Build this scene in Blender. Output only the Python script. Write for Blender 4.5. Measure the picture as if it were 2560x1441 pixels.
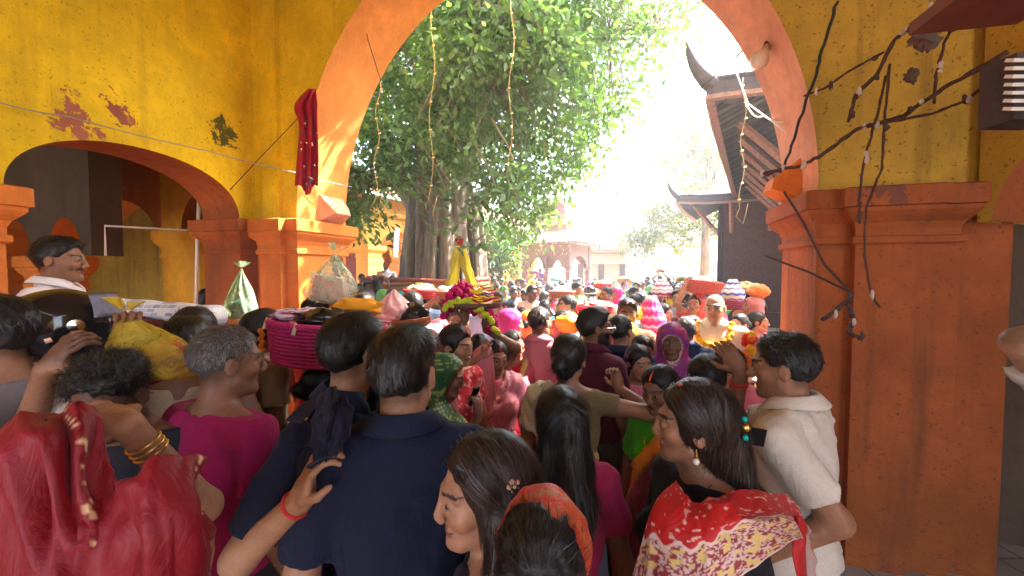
import bpy, math, random, time
import numpy as np
from mathutils import Vector, Matrix
R_ = math.radians
T0 = time.time()
scene = bpy.context.scene
for o in list(bpy.data.objects): bpy.data.objects.remove(o)
col = scene.collection
rng = np.random.default_rng(7); random.seed(7)

# ------------------------------------------------------------------ camera
CAMH, FPX, W0, H0 = 1.84, 1000.0, 2560.0, 1441.0
PITCH = math.atan(40.0 / FPX)
cam_d = bpy.data.cameras.new('camera'); cam = bpy.data.objects.new('camera', cam_d); col.objects.link(cam)
cam_d.sensor_width = 36.0; cam_d.lens = 36.0 * FPX / W0; cam_d.clip_start = 0.05; cam_d.clip_end = 2000
cam.location = (0, 0, CAMH); cam.rotation_euler = (R_(90) - PITCH, 0, 0)
scene.camera = cam
def at(px, py, Y):
    """world point on the photo's pixel (px, py) at forward distance Y metres"""
    a = (px - W0 / 2) / FPX; b = -(py - H0 / 2) / FPX
    c, s = math.cos(PITCH), math.sin(PITCH)
    d = Vector((a, c + b * s, -s + b * c)); k = Y / d.y
    return Vector((0, 0, CAMH)) + d * k

# ------------------------------------------------------------------ sky, sun, exposure
SUN_EL, SUN_AZ = R_(53), R_(68)          # azimuth from +Y towards +X
w = bpy.data.worlds.new('World'); scene.world = w; w.use_nodes = True
nt = w.node_tree; bg = nt.nodes['Background']
sk = nt.nodes.new('ShaderNodeTexSky'); sk.sky_type = 'NISHITA'; sk.sun_disc = False
sk.sun_elevation = SUN_EL; sk.sun_rotation = SUN_AZ; sk.dust_density = 4.0; sk.air_density = 1.0; sk.ozone_density = 0.6
nt.links.new(sk.outputs[0], bg.inputs[0]); bg.inputs[1].default_value = 0.15
sun_d = bpy.data.lights.new('sun', 'SUN'); sun_d.energy = 4.6; sun_d.angle = R_(0.5); sun_d.color = (1.0, .95, .88)
sun = bpy.data.objects.new('sun', sun_d); col.objects.link(sun)
tosun = Vector((math.sin(SUN_AZ) * math.cos(SUN_EL), math.cos(SUN_AZ) * math.cos(SUN_EL), math.sin(SUN_EL)))
sun.rotation_euler = tosun.to_track_quat('Z', 'Y').to_euler(); sun.location = (6, 6, 12)
vs = scene.view_settings; vs.view_transform = 'Standard'; vs.look = 'None'; vs.gamma = 1.0; vs.use_curve_mapping = False
vs.exposure = 3.55
scene.cycles.use_denoising = True
scene.cycles.max_bounces = 10; scene.cycles.diffuse_bounces = 6; scene.cycles.transparent_max_bounces = 10
scene.cycles.caustics_reflective = False; scene.cycles.caustics_refractive = False
scene.cycles.sample_clamp_indirect = 8.0

# ------------------------------------------------------------------ object helpers
def tag(o, label=None, cat=None, group=None, kind=None):
    if label: o['label'] = label
    if cat: o['category'] = cat
    if group: o['group'] = group
    if kind: o['kind'] = kind
    return o
def empty(name, loc=(0, 0, 0), rz=0.0, sc=1.0):
    o = bpy.data.objects.new(name, None); col.objects.link(o); o.empty_display_size = .1
    o.location = loc; o.rotation_euler = (0, 0, rz); o.scale = (sc, sc, sc); return o
def link(name, me, mats, parent=None, smooth=False):
    if not isinstance(mats, (list, tuple)): mats = [mats]
    if not len(me.materials):
        for m in mats: me.materials.append(m)
    if smooth: me.polygons.foreach_set('use_smooth', np.ones(len(me.polygons), bool))
    o = bpy.data.objects.new(name, me); col.objects.link(o)
    if parent is not None: o.parent = parent
    return o
def mesh_np(name, V, F, colr=None, uv=None):
    """V (n,3), F (m,4) or (m,3) arrays -> mesh"""
    V = np.ascontiguousarray(V, np.float32); F = np.asarray(F, np.int32); k = F.shape[1]
    me = bpy.data.meshes.new(name)
    me.vertices.add(len(V)); me.vertices.foreach_set('co', V.ravel())
    me.loops.add(F.size); me.loops.foreach_set('vertex_index', F.ravel())
    me.polygons.add(len(F)); me.polygons.foreach_set('loop_start', np.arange(0, F.size, k, dtype=np.int32))
    me.update(calc_edges=True)
    if colr is not None:
        a = me.color_attributes.new('Col', 'FLOAT_COLOR', 'POINT')
        c4 = np.ones((len(V), 4), np.float32); c4[:, :3] = colr
        a.data.foreach_set('color', c4.ravel())
    return me
class MB:
    """collects boxes, lofts, tubes into one mesh"""
    def __init__(s): s.V = []; s.F = []; s.n = 0
    def add(s, V, F):
        s.V += [tuple(v) for v in V]; s.F += [tuple(i + s.n for i in f) for f in F]; s.n += len(V); return s
    def box(s, c, size, M=None):
        hx, hy, hz = size[0] / 2, size[1] / 2, size[2] / 2
        V = [Vector((x * hx, y * hy, z * hz)) for z in (-1, 1) for y in (-1, 1) for x in (-1, 1)]
        if M is not None: V = [M @ v for v in V]
        c = Vector(c); V = [v + c for v in V]
        return s.add(V, [(0, 2, 3, 1), (4, 5, 7, 6), (0, 1, 5, 4), (2, 6, 7, 3), (0, 4, 6, 2), (1, 3, 7, 5)])
    def loft(s, rings, close=True, caps=True):
        n = len(rings[0]); V = [v for r in rings for v in r]; F = []
        for i in range(len(rings) - 1):
            for j in range(n if close else n - 1):
                k = (j + 1) % n; F.append((i * n + j, i * n + k, (i + 1) * n + k, (i + 1) * n + j))
        if caps: F.append(tuple(range(n - 1, -1, -1))); F.append(tuple(range((len(rings) - 1) * n, len(rings) * n)))
        return s.add(V, F)
    def tube(s, pts, r, n=8, caps=True):
        pts = [Vector(p) for p in pts]; rr = r if isinstance(r, (list, tuple)) else [r] * len(pts)
        rings = []; up = None
        for i, p in enumerate(pts):
            t = (pts[min(i + 1, len(pts) - 1)] - pts[max(i - 1, 0)]).normalized()
            if up is None: up = Vector((0, 0, 1)) if abs(t.z) < .9 else Vector((1, 0, 0))
            a = (up - t * up.dot(t))
            if a.length < 1e-4: a = t.orthogonal()
            a.normalize(); b = t.cross(a); up = a
            rings.append([p + (a * math.cos(q) + b * math.sin(q)) * rr[i] for q in [2 * math.pi * j / n for j in range(n)]])
        return s.loft(rings, True, caps)
    def lathe(s, prof, c=(0, 0, 0), n=24, caps=True):
        c = Vector(c)
        return s.loft([[c + Vector((r * math.cos(2 * math.pi * j / n), r * math.sin(2 * math.pi * j / n), z)) for j in range(n)] for r, z in prof], True, caps)
    def build(s, name, mats, parent=None, smooth=False):
        me = bpy.data.meshes.new(name); me.from_pydata(s.V, [], s.F); me.update()
        return link(name, me, mats, parent, smooth)
def kids(o): return [c for c in bpy.data.objects if c.parent == o]

# ------------------------------------------------------------------ materials
MATS = {}
def nodes_of(name):
    m = bpy.data.materials.new(name); m.use_nodes = True
    return m, m.node_tree, m.node_tree.nodes['Principled BSDF']
def N(nt, t, **kw):
    n = nt.nodes.new(t)
    for k, v in kw.items(): setattr(n, k, v)
    return n
def noise(nt, scale, detail=4, rough=.55, vec=None, dist=0.0):
    n = N(nt, 'ShaderNodeTexNoise'); n.inputs['Scale'].default_value = scale; n.inputs['Detail'].default_value = detail
    n.inputs['Roughness'].default_value = rough; n.inputs['Distortion'].default_value = dist
    if vec is not None: nt.links.new(vec, n.inputs['Vector'])
    return n
def ramp(nt, fac, stops):
    r = N(nt, 'ShaderNodeValToRGB'); e = r.color_ramp.elements
    while len(e) < len(stops): e.new(.5)
    for i, (p, c) in enumerate(stops):
        e[i].position = p; e[i].color = (c, c, c, 1) if isinstance(c, (int, float)) else (*c, 1)
    nt.links.new(fac, r.inputs[0]); return r
def mix(nt, fac, a, b, mode='MIX'):
    m = N(nt, 'ShaderNodeMix', data_type='RGBA', blend_type=mode)
    for s_, v in ((m.inputs[0], fac), (m.inputs[6], a), (m.inputs[7], b)):
        if isinstance(v, (int, float)): s_.default_value = v
        elif isinstance(v, tuple): s_.default_value = (*v, 1)
        else: nt.links.new(v, s_)
    return m.outputs[2]
def bump(nt, bs, h, strength=.3, dist=.01, prev=None):
    b = N(nt, 'ShaderNodeBump'); b.inputs['Strength'].default_value = strength; b.inputs['Distance'].default_value = dist
    nt.links.new(h, b.inputs['Height'])
    if prev is not None: nt.links.new(prev, b.inputs['Normal'])
    nt.links.new(b.outputs[0], bs.inputs['Normal']); return b.outputs[0]
def plain(name, c, rough=.6, var=.18, scale=8, metal=0, bmp=.0, spec=.4):
    if name in MATS: return MATS[name]
    m, nt, bs = nodes_of(name); tc = N(nt, 'ShaderNodeTexCoord')
    n = noise(nt, scale, 5, .6, tc.outputs['Object'])
    lo = tuple(x * (1 - var) for x in c); hi = tuple(min(1, x * (1 + var)) for x in c)
    r = ramp(nt, n.outputs[0], [(.3, lo), (.7, hi)])
    nt.links.new(r.outputs[0], bs.inputs['Base Color'])
    bs.inputs['Roughness'].default_value = rough; bs.inputs['Metallic'].default_value = metal
    bs.inputs['Specular IOR Level'].default_value = spec
    if bmp: bump(nt, bs, n.outputs[0], bmp, .01)
    MATS[name] = m; return m
def plaster(name, c, dirt=(.10, .06, .03), dirt_amt=.5, patches=(), streak=.4, speck=.6):
    """painted lime plaster: mottled paint, grime, specks, flaked patches (centre, radius, colour)"""
    if name in MATS: return MATS[name]
    m, nt, bs = nodes_of(name); g = N(nt, 'ShaderNodeNewGeometry'); P = g.outputs['Position']
    n1 = noise(nt, 1.7, 6, .6, P); n2 = noise(nt, 9, 6, .65, P); n3 = noise(nt, 45, 3, .6, P)
    lo = tuple(x * .70 for x in c); hi = tuple(min(1, x * 1.12) for x in c)
    base = ramp(nt, n1.outputs[0], [(.32, lo), (.66, hi)]).outputs[0]
    base = mix(nt, ramp(nt, n2.outputs[0], [(.40, 0.0), (.72, .5)]).outputs[0], base, tuple(x * .62 for x in c))
    mp = N(nt, 'ShaderNodeMapping'); mp.inputs['Scale'].default_value = (7, 7, .55); nt.links.new(P, mp.inputs[0])
    st = noise(nt, 1.0, 5, .6, mp.outputs[0])
    base = mix(nt, ramp(nt, st.outputs[0], [(.52, 0.0), (.78, streak)]).outputs[0], base, dirt)
    base = mix(nt, ramp(nt, n3.outputs[0], [(.60, 0.0), (.70, speck)]).outputs[0], base, dirt)
    hgt = n2.outputs[0]
    for (c0, rad, pc, thr) in patches:
        d = N(nt, 'ShaderNodeVectorMath', operation='DISTANCE'); nt.links.new(P, d.inputs[0]); d.inputs[1].default_value = c0
        mr = N(nt, 'ShaderNodeMapRange'); mr.inputs[1].default_value = 0; mr.inputs[2].default_value = rad; mr.inputs[3].default_value = .26; mr.inputs[4].default_value = -.3
        nt.links.new(d.outputs['Value'], mr.inputs[0])
        nn = noise(nt, 6.5, 8, .68, P, .6)
        ad = N(nt, 'ShaderNodeMath', operation='ADD'); nt.links.new(nn.outputs[0], ad.inputs[0]); nt.links.new(mr.outputs[0], ad.inputs[1])
        mk = ramp(nt, ad.outputs[0], [(thr, 0.0), (thr + .025, 1.0)])
        base = mix(nt, mk.outputs[0], base, mix(nt, n2.outputs[0], tuple(x * .6 for x in pc), pc))
    nt.links.new(base, bs.inputs['Base Color'])
    bs.inputs['Roughness'].default_value = .82; bs.inputs['Specular IOR Level'].default_value = .25
    b1 = bump(nt, bs, n1.outputs[0], .5, .05)
    b2 = bump(nt, bs, hgt, .35, .012, b1); bump(nt, bs, n3.outputs[0], .18, .004, b2)
    MATS[name] = m; return m
def vcol_mat(name, rough=.55, spec=.4, sss=0.0, bscale=0, bstr=.2, sheen=0.0, crease=0.0, mott=0.0):
    if name in MATS: return MATS[name]
    m, nt, bs = nodes_of(name); a = N(nt, 'ShaderNodeAttribute', attribute_name='Col')
    tc = N(nt, 'ShaderNodeTexCoord'); n = noise(nt, bscale or 60, 4, .6, tc.outputs['Object'])
    oi = N(nt, 'ShaderNodeObjectInfo'); a2 = mix(nt, 1.0, a.outputs[0], oi.outputs['Color'], 'MULTIPLY')
    c = mix(nt, ramp(nt, n.outputs[0], [(.35, 0.0), (.7, .30)]).outputs[0], a2, mix(nt, 1.0, a2, (.55, .48, .45), 'MULTIPLY'))
    nt.links.new(c, bs.inputs['Base Color']); bs.inputs['Roughness'].default_value = rough
    bs.inputs['Specular IOR Level'].default_value = spec
    if sss:
        bs.inputs['Subsurface Weight'].default_value = sss; bs.inputs['Subsurface Radius'].default_value = (.012, .005, .003)
        bs.inputs['Subsurface Scale'].default_value = 1.0
    if sheen: bs.inputs['Sheen Weight'].default_value = sheen
    pb = None
    if crease:
        mp = N(nt, 'ShaderNodeMapping'); mp.inputs['Scale'].default_value = (1, 1, .55); nt.links.new(tc.outputs['Object'], mp.inputs[0])
        w_ = noise(nt, 9, 4, .55, mp.outputs[0], 1.8); w2 = N(nt, 'ShaderNodeMath', operation='PINGPONG'); nt.links.new(w_.outputs[0], w2.inputs[0]); w2.inputs[1].default_value = .09
        pb = bump(nt, bs, w2.outputs[0], crease, .16)
    if mott:
        k_ = noise(nt, 22, 5, .65, tc.outputs['Object']); c = mix(nt, ramp(nt, k_.outputs[0], [(.35, 0.0), (.7, mott)]).outputs[0], c, mix(nt, 1.0, c, (.50, .40, .38), 'MULTIPLY')); nt.links.new(c, bs.inputs['Base Color'])
        nt.links.new(ramp(nt, k_.outputs[0], [(.3, rough - .12), (.7, rough + .15)]).outputs[0], bs.inputs['Roughness'])
    bump(nt, bs, n.outputs[0], bstr, .002, pb)
    MATS[name] = m; return m
# ------------------------------------------------------------------ implicit body modelling (one skin surface per person)
def axis(lo, hi, coarse, fines):
    xs = [lo]
    while xs[-1] < hi:
        x = xs[-1]; h = coarse
        for a, b, f in fines:
            if a - f <= x <= b: h = min(h, f)
            elif x < a and x + h > a: h = min(h, max(a - x, f))
        xs.append(x + h)
    return np.array(xs, np.float32)
def smin(a, b, k):
    if k <= 0: return np.minimum(a, b)
    h = np.clip(.5 + .5 * (b - a) / k, 0, 1); return b + (a - b) * h - k * h * (1 - h)
def smax(a, b, k): return -smin(-a, -b, k)
class SDF:
    def __init__(s, lo, hi, coarse, fines):
        s.ax = [axis(lo[i], hi[i], coarse[i] if isinstance(coarse, (list, tuple)) else coarse, [(f[0][i], f[1][i], f[2]) for f in fines]) for i in range(3)]
        s.F = np.full([len(a) for a in s.ax], 1.0, np.float32)
    def block(s, lo, hi, m):
        sl = []
        for i in range(3):
            a = s.ax[i]; i0 = max(0, np.searchsorted(a, lo[i] - m) - 1); i1 = min(len(a), np.searchsorted(a, hi[i] + m) + 1); sl.append(slice(i0, i1))
        X = s.ax[0][sl[0]][:, None, None]; Y = s.ax[1][sl[1]][None, :, None]; Z = s.ax[2][sl[2]][None, None, :]
        return tuple(sl), X, Y, Z
    def put(s, fn, lo, hi, k=.01, op='u'):
        sl, X, Y, Z = s.block(lo, hi, k + .06)
        if 0 in s.F[sl].shape: return
        d = np.broadcast_to(fn(X, Y, Z), s.F[sl].shape)
        s.F[sl] = smin(s.F[sl], d, k) if op == 'u' else smax(s.F[sl], -d, k)
    def cap(s, p0, r0, p1=None, r1=None, k=.01, op='u', clip=None):
        p0 = np.array(p0, np.float32); p1 = p0 + 1e-4 if p1 is None else np.array(p1, np.float32); r1 = r0 if r1 is None else r1
        v = p1 - p0; L2 = float(v @ v) + 1e-12; rm = max(r0, r1)
        def fn(X, Y, Z):
            t = np.clip(((X - p0[0]) * v[0] + (Y - p0[1]) * v[1] + (Z - p0[2]) * v[2]) / L2, 0, 1)
            d = np.sqrt((X - p0[0] - t * v[0]) ** 2 + (Y - p0[1] - t * v[1]) ** 2 + (Z - p0[2] - t * v[2]) ** 2) - (r0 + t * (r1 - r0))
            if clip is not None:
                e = v / math.sqrt(L2); d = np.maximum(d, (X - p1[0]) * e[0] + (Y - p1[1]) * e[1] + (Z - p1[2]) * e[2] - clip)
            return d
        s.put(fn, np.minimum(p0, p1) - rm, np.maximum(p0, p1) + rm, k, op)
    def ell(s, c, r, k=.01, op='u', M=None):
        c = np.array(c, np.float32); r = np.array(r, np.float32)
        def fn(X, Y, Z):
            x, y, z = X - c[0], Y - c[1], Z - c[2]
            if M is not None: x, y, z = (M[0][0] * x + M[1][0] * y + M[2][0] * z, M[0][1] * x + M[1][1] * y + M[2][1] * z, M[0][2] * x + M[1][2] * y + M[2][2] * z)
            k0 = np.sqrt((x / r[0]) ** 2 + (y / r[1]) ** 2 + (z / r[2]) ** 2); k1 = np.sqrt((x / r[0] ** 2) ** 2 + (y / r[1] ** 2) ** 2 + (z / r[2] ** 2) ** 2) + 1e-9
            return k0 * (k0 - 1) / k1
        e = np.full(3, r.max()) if M is not None else r
        s.put(fn, c - e, c + e, k, op)
    def mesh(s):
        F = s.F; xs, ys, zs = s.ax; S = F < 0; nx, ny, nz = F.shape
        c = np.zeros((nx - 1, ny - 1, nz - 1), np.uint8)
        for a in (0, 1):
            for b in (0, 1):
                for d in (0, 1): c += S[a:nx - 1 + a, b:ny - 1 + b, d:nz - 1 + d]
        act = np.argwhere((c > 0) & (c < 8)); n = len(act)
        idx = np.full(c.shape, -1, np.int32); idx[tuple(act.T)] = np.arange(n)
        i, j, k = act.T; P = np.zeros((n, 3), np.float32); cn = np.zeros(n, np.float32)
        cor = [(a, b, d) for a in (0, 1) for b in (0, 1) for d in (0, 1)]
        for p in cor:
            for ax in range(3):
                if p[ax]: continue
                q = list(p); q[ax] = 1
                fa = F[i + p[0], j + p[1], k + p[2]]; fb = F[i + q[0], j + q[1], k + q[2]]
                m = (fa < 0) != (fb < 0); t = np.where(m, fa / np.where(fa == fb, 1, fa - fb), 0)
                A = np.stack([xs[i + p[0]], ys[j + p[1]], zs[k + p[2]]], 1); B = np.stack([xs[i + q[0]], ys[j + q[1]], zs[k + q[2]]], 1)
                P += np.where(m[:, None], A + (B - A) * t[:, None], 0); cn += m
        P /= np.maximum(cn, 1)[:, None]
        Q = []
        for ax in range(3):
            a = [slice(1, -1)] * 3; b = [slice(1, -1)] * 3; a[ax] = slice(0, -1); b[ax] = slice(1, None)
            e = np.argwhere(S[tuple(a)] != S[tuple(b)])
            if not len(e): continue
            off = [1, 1, 1]; off[ax] = 0; e = e + off
            u, v = [(1, 2), (2, 0), (0, 1)][ax]
            def cell(du, dv):
                g = e.copy(); g[:, u] -= du; g[:, v] -= dv; return idx[tuple(g.T)]
            q = np.stack([cell(1, 1), cell(0, 1), cell(0, 0), cell(1, 0)], 1)
            fl = ~S[tuple(e.T)]; q[fl] = q[fl][:, ::-1]; Q.append(q)
        Q = np.concatenate(Q) if Q else np.zeros((0, 4), np.int32)
        Q = Q[(Q >= 0).all(1)]
        return P, Q
def vnoise(P, seed=0):
    """vectorised 3-D value noise in 0..1"""
    P = np.asarray(P, np.float64); I = np.floor(P).astype(np.int64); f = P - I; f = f * f * (3 - 2 * f)
    def h(o):
        x = (I[:, 0] + o[0]) * 374761393 + (I[:, 1] + o[1]) * 668265263 + (I[:, 2] + o[2]) * 2147483647 + seed * 1274126177
        x = (x ^ (x >> 13)) * 1274126177; x = x ^ (x >> 16); return (x & 0xFFFF) / 65535.0
    r = 0
    for a in (0, 1):
        for b in (0, 1):
            for c in (0, 1):
                r = r + h((a, b, c)) * (f[:, 0] if a else 1 - f[:, 0]) * (f[:, 1] if b else 1 - f[:, 1]) * (f[:, 2] if c else 1 - f[:, 2])
    return r
def vnormals(V, F):
    n = np.zeros_like(V); a = V[F[:, 2]] - V[F[:, 0]]; b = V[F[:, 3]] - V[F[:, 1]]; fn = np.cross(a, b)
    for c in range(4): np.add.at(n, F[:, c], fn)
    return n / (np.linalg.norm(n, axis=1, keepdims=True) + 1e-12)
def relax(V, F, it=1, w=.5):
    for _ in range(it):
        s = np.zeros_like(V); c = np.zeros(len(V), np.float32)
        for a in range(4):
            b = (a + 1) % 4
            np.add.at(s, F[:, a], V[F[:, b]]); np.add.at(s, F[:, b], V[F[:, a]])
            np.add.at(c, F[:, a], 1); np.add.at(c, F[:, b], 1)
        V = V * (1 - w) + w * s / np.maximum(c, 1)[:, None]
    return V.astype(np.float32)

def thin(V, F, C, mask, cell):
    """merge vertices under mask on a coarse grid; returns triangles"""
    key = np.arange(len(V), dtype=np.int64) + (1 << 40); q = np.floor(V[mask] / cell).astype(np.int64) + 500; key[mask] = q[:, 0] * 1000000 + q[:, 1] * 1000 + q[:, 2]
    _, inv = np.unique(key, return_inverse=True); n = inv.max() + 1; cnt = np.bincount(inv, minlength=n)[:, None]
    V2 = np.stack([np.bincount(inv, V[:, k], n) for k in range(3)], 1) / cnt; C2 = np.stack([np.bincount(inv, C[:, k], n) for k in range(3)], 1) / cnt
    G = inv[F]; T = np.concatenate([G[:, [0, 1, 2]], G[:, [0, 2, 3]]]); T = T[(T[:, 0] != T[:, 1]) & (T[:, 1] != T[:, 2]) & (T[:, 0] != T[:, 2])]
    k = np.sort(T, 1); _, u = np.unique(k, axis=0, return_index=True); return V2, T[u], C2
SKIN = {'a': (.43, .215, .122), 'b': (.335, .158, .085), 'c': (.245, .110, .057), 'd': (.165, .073, .038), 'e': (.50, .28, .17)}
NECK = np.array([0, -.012, 1.455])
def rot3(yaw, pitch, roll):
    return np.array((Matrix.Rotation(R_(yaw), 3, 'Z') @ Matrix.Rotation(R_(pitch), 3, 'X') @ Matrix.Rotation(R_(roll), 3, 'Y')))
def ik(sh, wr, pole, l1, l2):
    sh, wr, pole = map(lambda v: np.array(v, float), (sh, wr, pole)); d = wr - sh; L = np.linalg.norm(d)
    m = (l1 + l2) * .995
    if L > m: wr = sh + d / L * m; d = wr - sh; L = m
    e = d / L; a = (l1 * l1 - l2 * l2 + L * L) / (2 * L); h = math.sqrt(max(l1 * l1 - a * a, 1e-6))
    p = pole - e * (pole @ e); p /= np.linalg.norm(p) + 1e-9
    return sh + e * a + p * h, wr

class Body:
    """holds the pose of one person in local metres (height 1.70, facing +Y) and makes its surfaces"""
    def __init__(s, fem=False, hy=0, hp=0, hr=0, arms=(None, None), build=1.0, age=0, bust=None):
        s.fem = fem; s.b = build; s.M = rot3(hy, hp, hr); s.age = age
        s.shw = (.148 if fem else .176) * (0.5 + .5 * build)
        s.sh = [np.array((sx * s.shw, -.02, 1.375)) for sx in (-1, 1)]
        s.el, s.wr, s.hd, s.pn, s.curl, s.show = [], [], [], [], [], []
        for i, sx in enumerate((-1, 1)):
            a = arms[i] or {}
            wr = a.get('wr', (sx * (s.shw + .07), .06, .86)); pole = a.get('pole', (sx * .6, -1, -.2))
            el, wr = ik(s.sh[i], wr, pole, .285, .255)
            hd = np.array(a.get('hd', wr - el), float); hd /= np.linalg.norm(hd)
            pn = np.array(a.get('pn', (-sx, 0, 0)), float); pn -= hd * (pn @ hd); pn /= np.linalg.norm(pn) + 1e-9
            s.el.append(el); s.wr.append(wr); s.hd.append(hd); s.pn.append(pn); s.curl.append(a.get('curl', .35)); s.show.append(bool(arms[i]))
    def H(s, p):     # head-space point -> body space
        return NECK + s.M @ (np.array(p, float) - NECK)
    def hell(s, S, c, r, k=.01, op='u'): S.ell(s.H(c), r, k, op, s.M)
    def hcap(s, S, a, ra, b=None, rb=None, k=.01, op='u'): S.cap(s.H(a), ra, None if b is None else s.H(b), rb, k, op)
    def torso(s, S, g=0.0, breasts=True, arms=None, hips=True):
        b = s.b; f = s.fem
        S.ell((0, -.012, 1.24), (.155 * b + g, .105 * b + g, .19 + g), .06)
        S.cap((-s.shw * .86, -.02, 1.372), .052 + g, (s.shw * .86, -.02, 1.372), .052 + g, .05)
        for sx in (-1, 1): S.cap((sx * .03, -.03, 1.43), .035 + g, (sx * s.shw * .8, -.025, 1.385), .042 + g, .04)
        S.ell((0, -.005, 1.02), ((.125 if f else .15) * b + g, .10 * b + g, .2 + g), .06)
        if hips: S.ell((0, -.01, .90), ((.178 if f else .165) * b + g, .125 * b + g, .14 + g), .06)
        if f and breasts:
            for sx in (-1, 1): S.ell((sx * .07, .075 * b, 1.235), (.062 + g, .055 + g, .062 + g), .03)
    def legs(s, S, g=0.0):
        for sx in (-1, 1):
            S.cap((sx * .092, -.005, .86), .088 + g, (sx * .1, .01, .48), .058 + g, .04); S.cap((sx * .1, .01, .48), .058 + g, (sx * .1, -.02, .09), .04 + g, .03)
    def arm(s, S, i, g0=0.0, upto=2.0, k=.02):
        sh, el, wr = s.sh[i], s.el[i], s.wr[i]; b = .85 + .15 * s.b; q = .9 if s.fem else 1.0
        r = [.05 * b * q + g0, .040 * b * q + g0, .027 * q + g0]
        if upto <= 1: S.cap(sh, r[0], sh + (el - sh) * upto, r[0] + (r[1] - r[0]) * upto + .008, k, clip=0.0)
        else:
            S.cap(sh, r[0], el, r[1], k)
            if upto >= 2: S.cap(el, r[1], wr, r[2], k)
            else: S.cap(el, r[1], el + (wr - el) * (upto - 1), r[2] + (r[1] - r[2]) * (2 - upto) + .006, k, clip=0.0)
    def hand(s, S, i):
        w, d, n = s.wr[i], s.hd[i], s.pn[i]; sx = -1 if i == 0 else 1; c = s.curl[i]; q = .92 if s.fem else 1.0
        t = np.cross(d, n) * -sx      # towards the thumb side
        M = np.stack([t, n, d], 1)
        S.ell(w + d * .05 * q, (.040 * q, .016, .052 * q), .012, 'u', M); S.cap(w, .025 * q, w + d * .03, .024 * q, .015)
        fp = []
        for f, (o, L) in enumerate(((.030, .072), (.010, .080), (-.010, .074), (-.029, .058))):
            p = w + (d * .088 + t * o) * q; ang = 0.15 + c * .5; spread = o * 1.3
            for seg, (l, rr) in enumerate(((L * .46, .0088), (L * .30, .0080), (L * .24, .0070))):
                e = d * math.cos(ang) + n * math.sin(ang) + t * spread * (1 - c); e /= np.linalg.norm(e)
                p2 = p + e * l * q; S.cap(p, rr * q, p2, rr * .93 * q, .0035); p = p2; ang += c * 1.25
            fp.append(p)
        p = w + (d * .025 + t * .030) * q
        e = d * .62 + t * (.75 - .45 * c) + n * (.25 + .5 * c); e /= np.linalg.norm(e); p2 = p + e * .042 * q; S.cap(p, .0135 * q, p2, .0105 * q, .008)
        e = d * .85 + t * (.35 - .5 * c) + n * (.2 + .55 * c); e /= np.linalg.norm(e); S.cap(p2, .0100 * q, p2 + e * .034 * q, .0082 * q, .004)
    def head(s, S):
        f = s.fem; H = s.hell; C = s.hcap
        H(S, (0, -.014, 1.612), (.073, .092, .086), .01)
        H(S, (0, .026, 1.560), (.054 if f else .057, .060, .074), .03)
        H(S, (0, .045, 1.507), (.031 if f else .039, .038, .036), .025)
        C(S, (0, .074, 1.489), .017 if f else .021, k=.018)
        for sx in (-1, 1):
            C(S, (sx * .037, .056, 1.560), .0245, k=.02)                       # cheek
            C(S, (sx * (.046 if f else .050), .012, 1.522), .014, (sx * .024, .062, 1.494), .014, .02)         # jaw
            C(S, (sx * .012, .081, 1.609), .0105 if f else .0125, (sx * .046, .066, 1.606), .009, .010)    # brow
            C(S, (sx * .031, .1035, 1.588), .0145, k=.012, op='s')                                 # eye socket
            C(S, (sx * .0315, .076, 1.587), .0128, k=.003)
            C(S, (sx * .012, .097, 1.551), .0085, k=.006)                                          # nostril wing
            H(S, (sx * .078, -.010, 1.575), (.0095, .019, .031), .006)                              # ear
            H(S, (sx * .090, -.003, 1.578), (.008, .010, .018), .005, 's')
        C(S, (0, .088, 1.600), .0070, (0, .102 if f else .107, 1.560), .0095 if f else .0105, .012)                               # nose
        C(S, (0, .1005 if f else .106, 1.555), .0100 if f else .0110, k=.007)
        C(S, (-.016, .0845, 1.5270), .0052, (.016, .0845, 1.5270), .0052, .006)                      # lips
        C(S, (-.012, .0845, 1.5170), .0060, (.012, .0845, 1.5170), .0060, .005)
        C(S, (-.021, .0905, 1.5222), .0018, (.021, .0905, 1.5222), .0018, .003, 's')
        
        a = self_neck = s.H((0, -.012, 1.53)); S.cap((0, -.028, 1.40), .060 if not f else .050, a, .053 if not f else .045, .03)
    def skin(s, res=.0048, body=.016, hand_res=.0055, hands=(True, True), legs=True):
        pts = [s.H((0, 0, 1.6))] + s.el + s.wr + [s.wr[i] + s.hd[i] * .19 for i in (0, 1)]
        lo = np.minimum(np.min(pts, 0) - .1, (-.26, -.2, 0)); hi = np.maximum(np.max(pts, 0) + .1, (.26, .24, 1.6)); hi[2] = max(hi[2], s.H((0, 0, 1.7))[2] + .06)
        lo[2] = -.02 if legs else .8
        hc = s.H((0, .005, 1.59)); fines = [(hc - (.1, .125, .135), hc + (.1, .125, .125), res)]
        for i in (0, 1):
            if hands[i]:
                c = s.wr[i] + s.hd[i] * .09; fines.append((c - .115, c + .115, hand_res))
        S = SDF(lo, hi, (body, body, .026 if not legs else .022), fines)
        s.torso(S)
        if legs:
            s.legs(S)
            for sx in (-1, 1): S.cap((sx * .1, -.04, .04), .038, (sx * .115, .14, .03), .03, .03)
        for i in (0, 1): s.arm(S, i); s.hand(S, i)
        s.head(S)
        V, F = S.mesh(); V = relax(V, F, 1, .35)
        return V, F
    def inv_head(s, V): return NECK + (V - NECK) @ s.M      # body space -> head space (rows)
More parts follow.
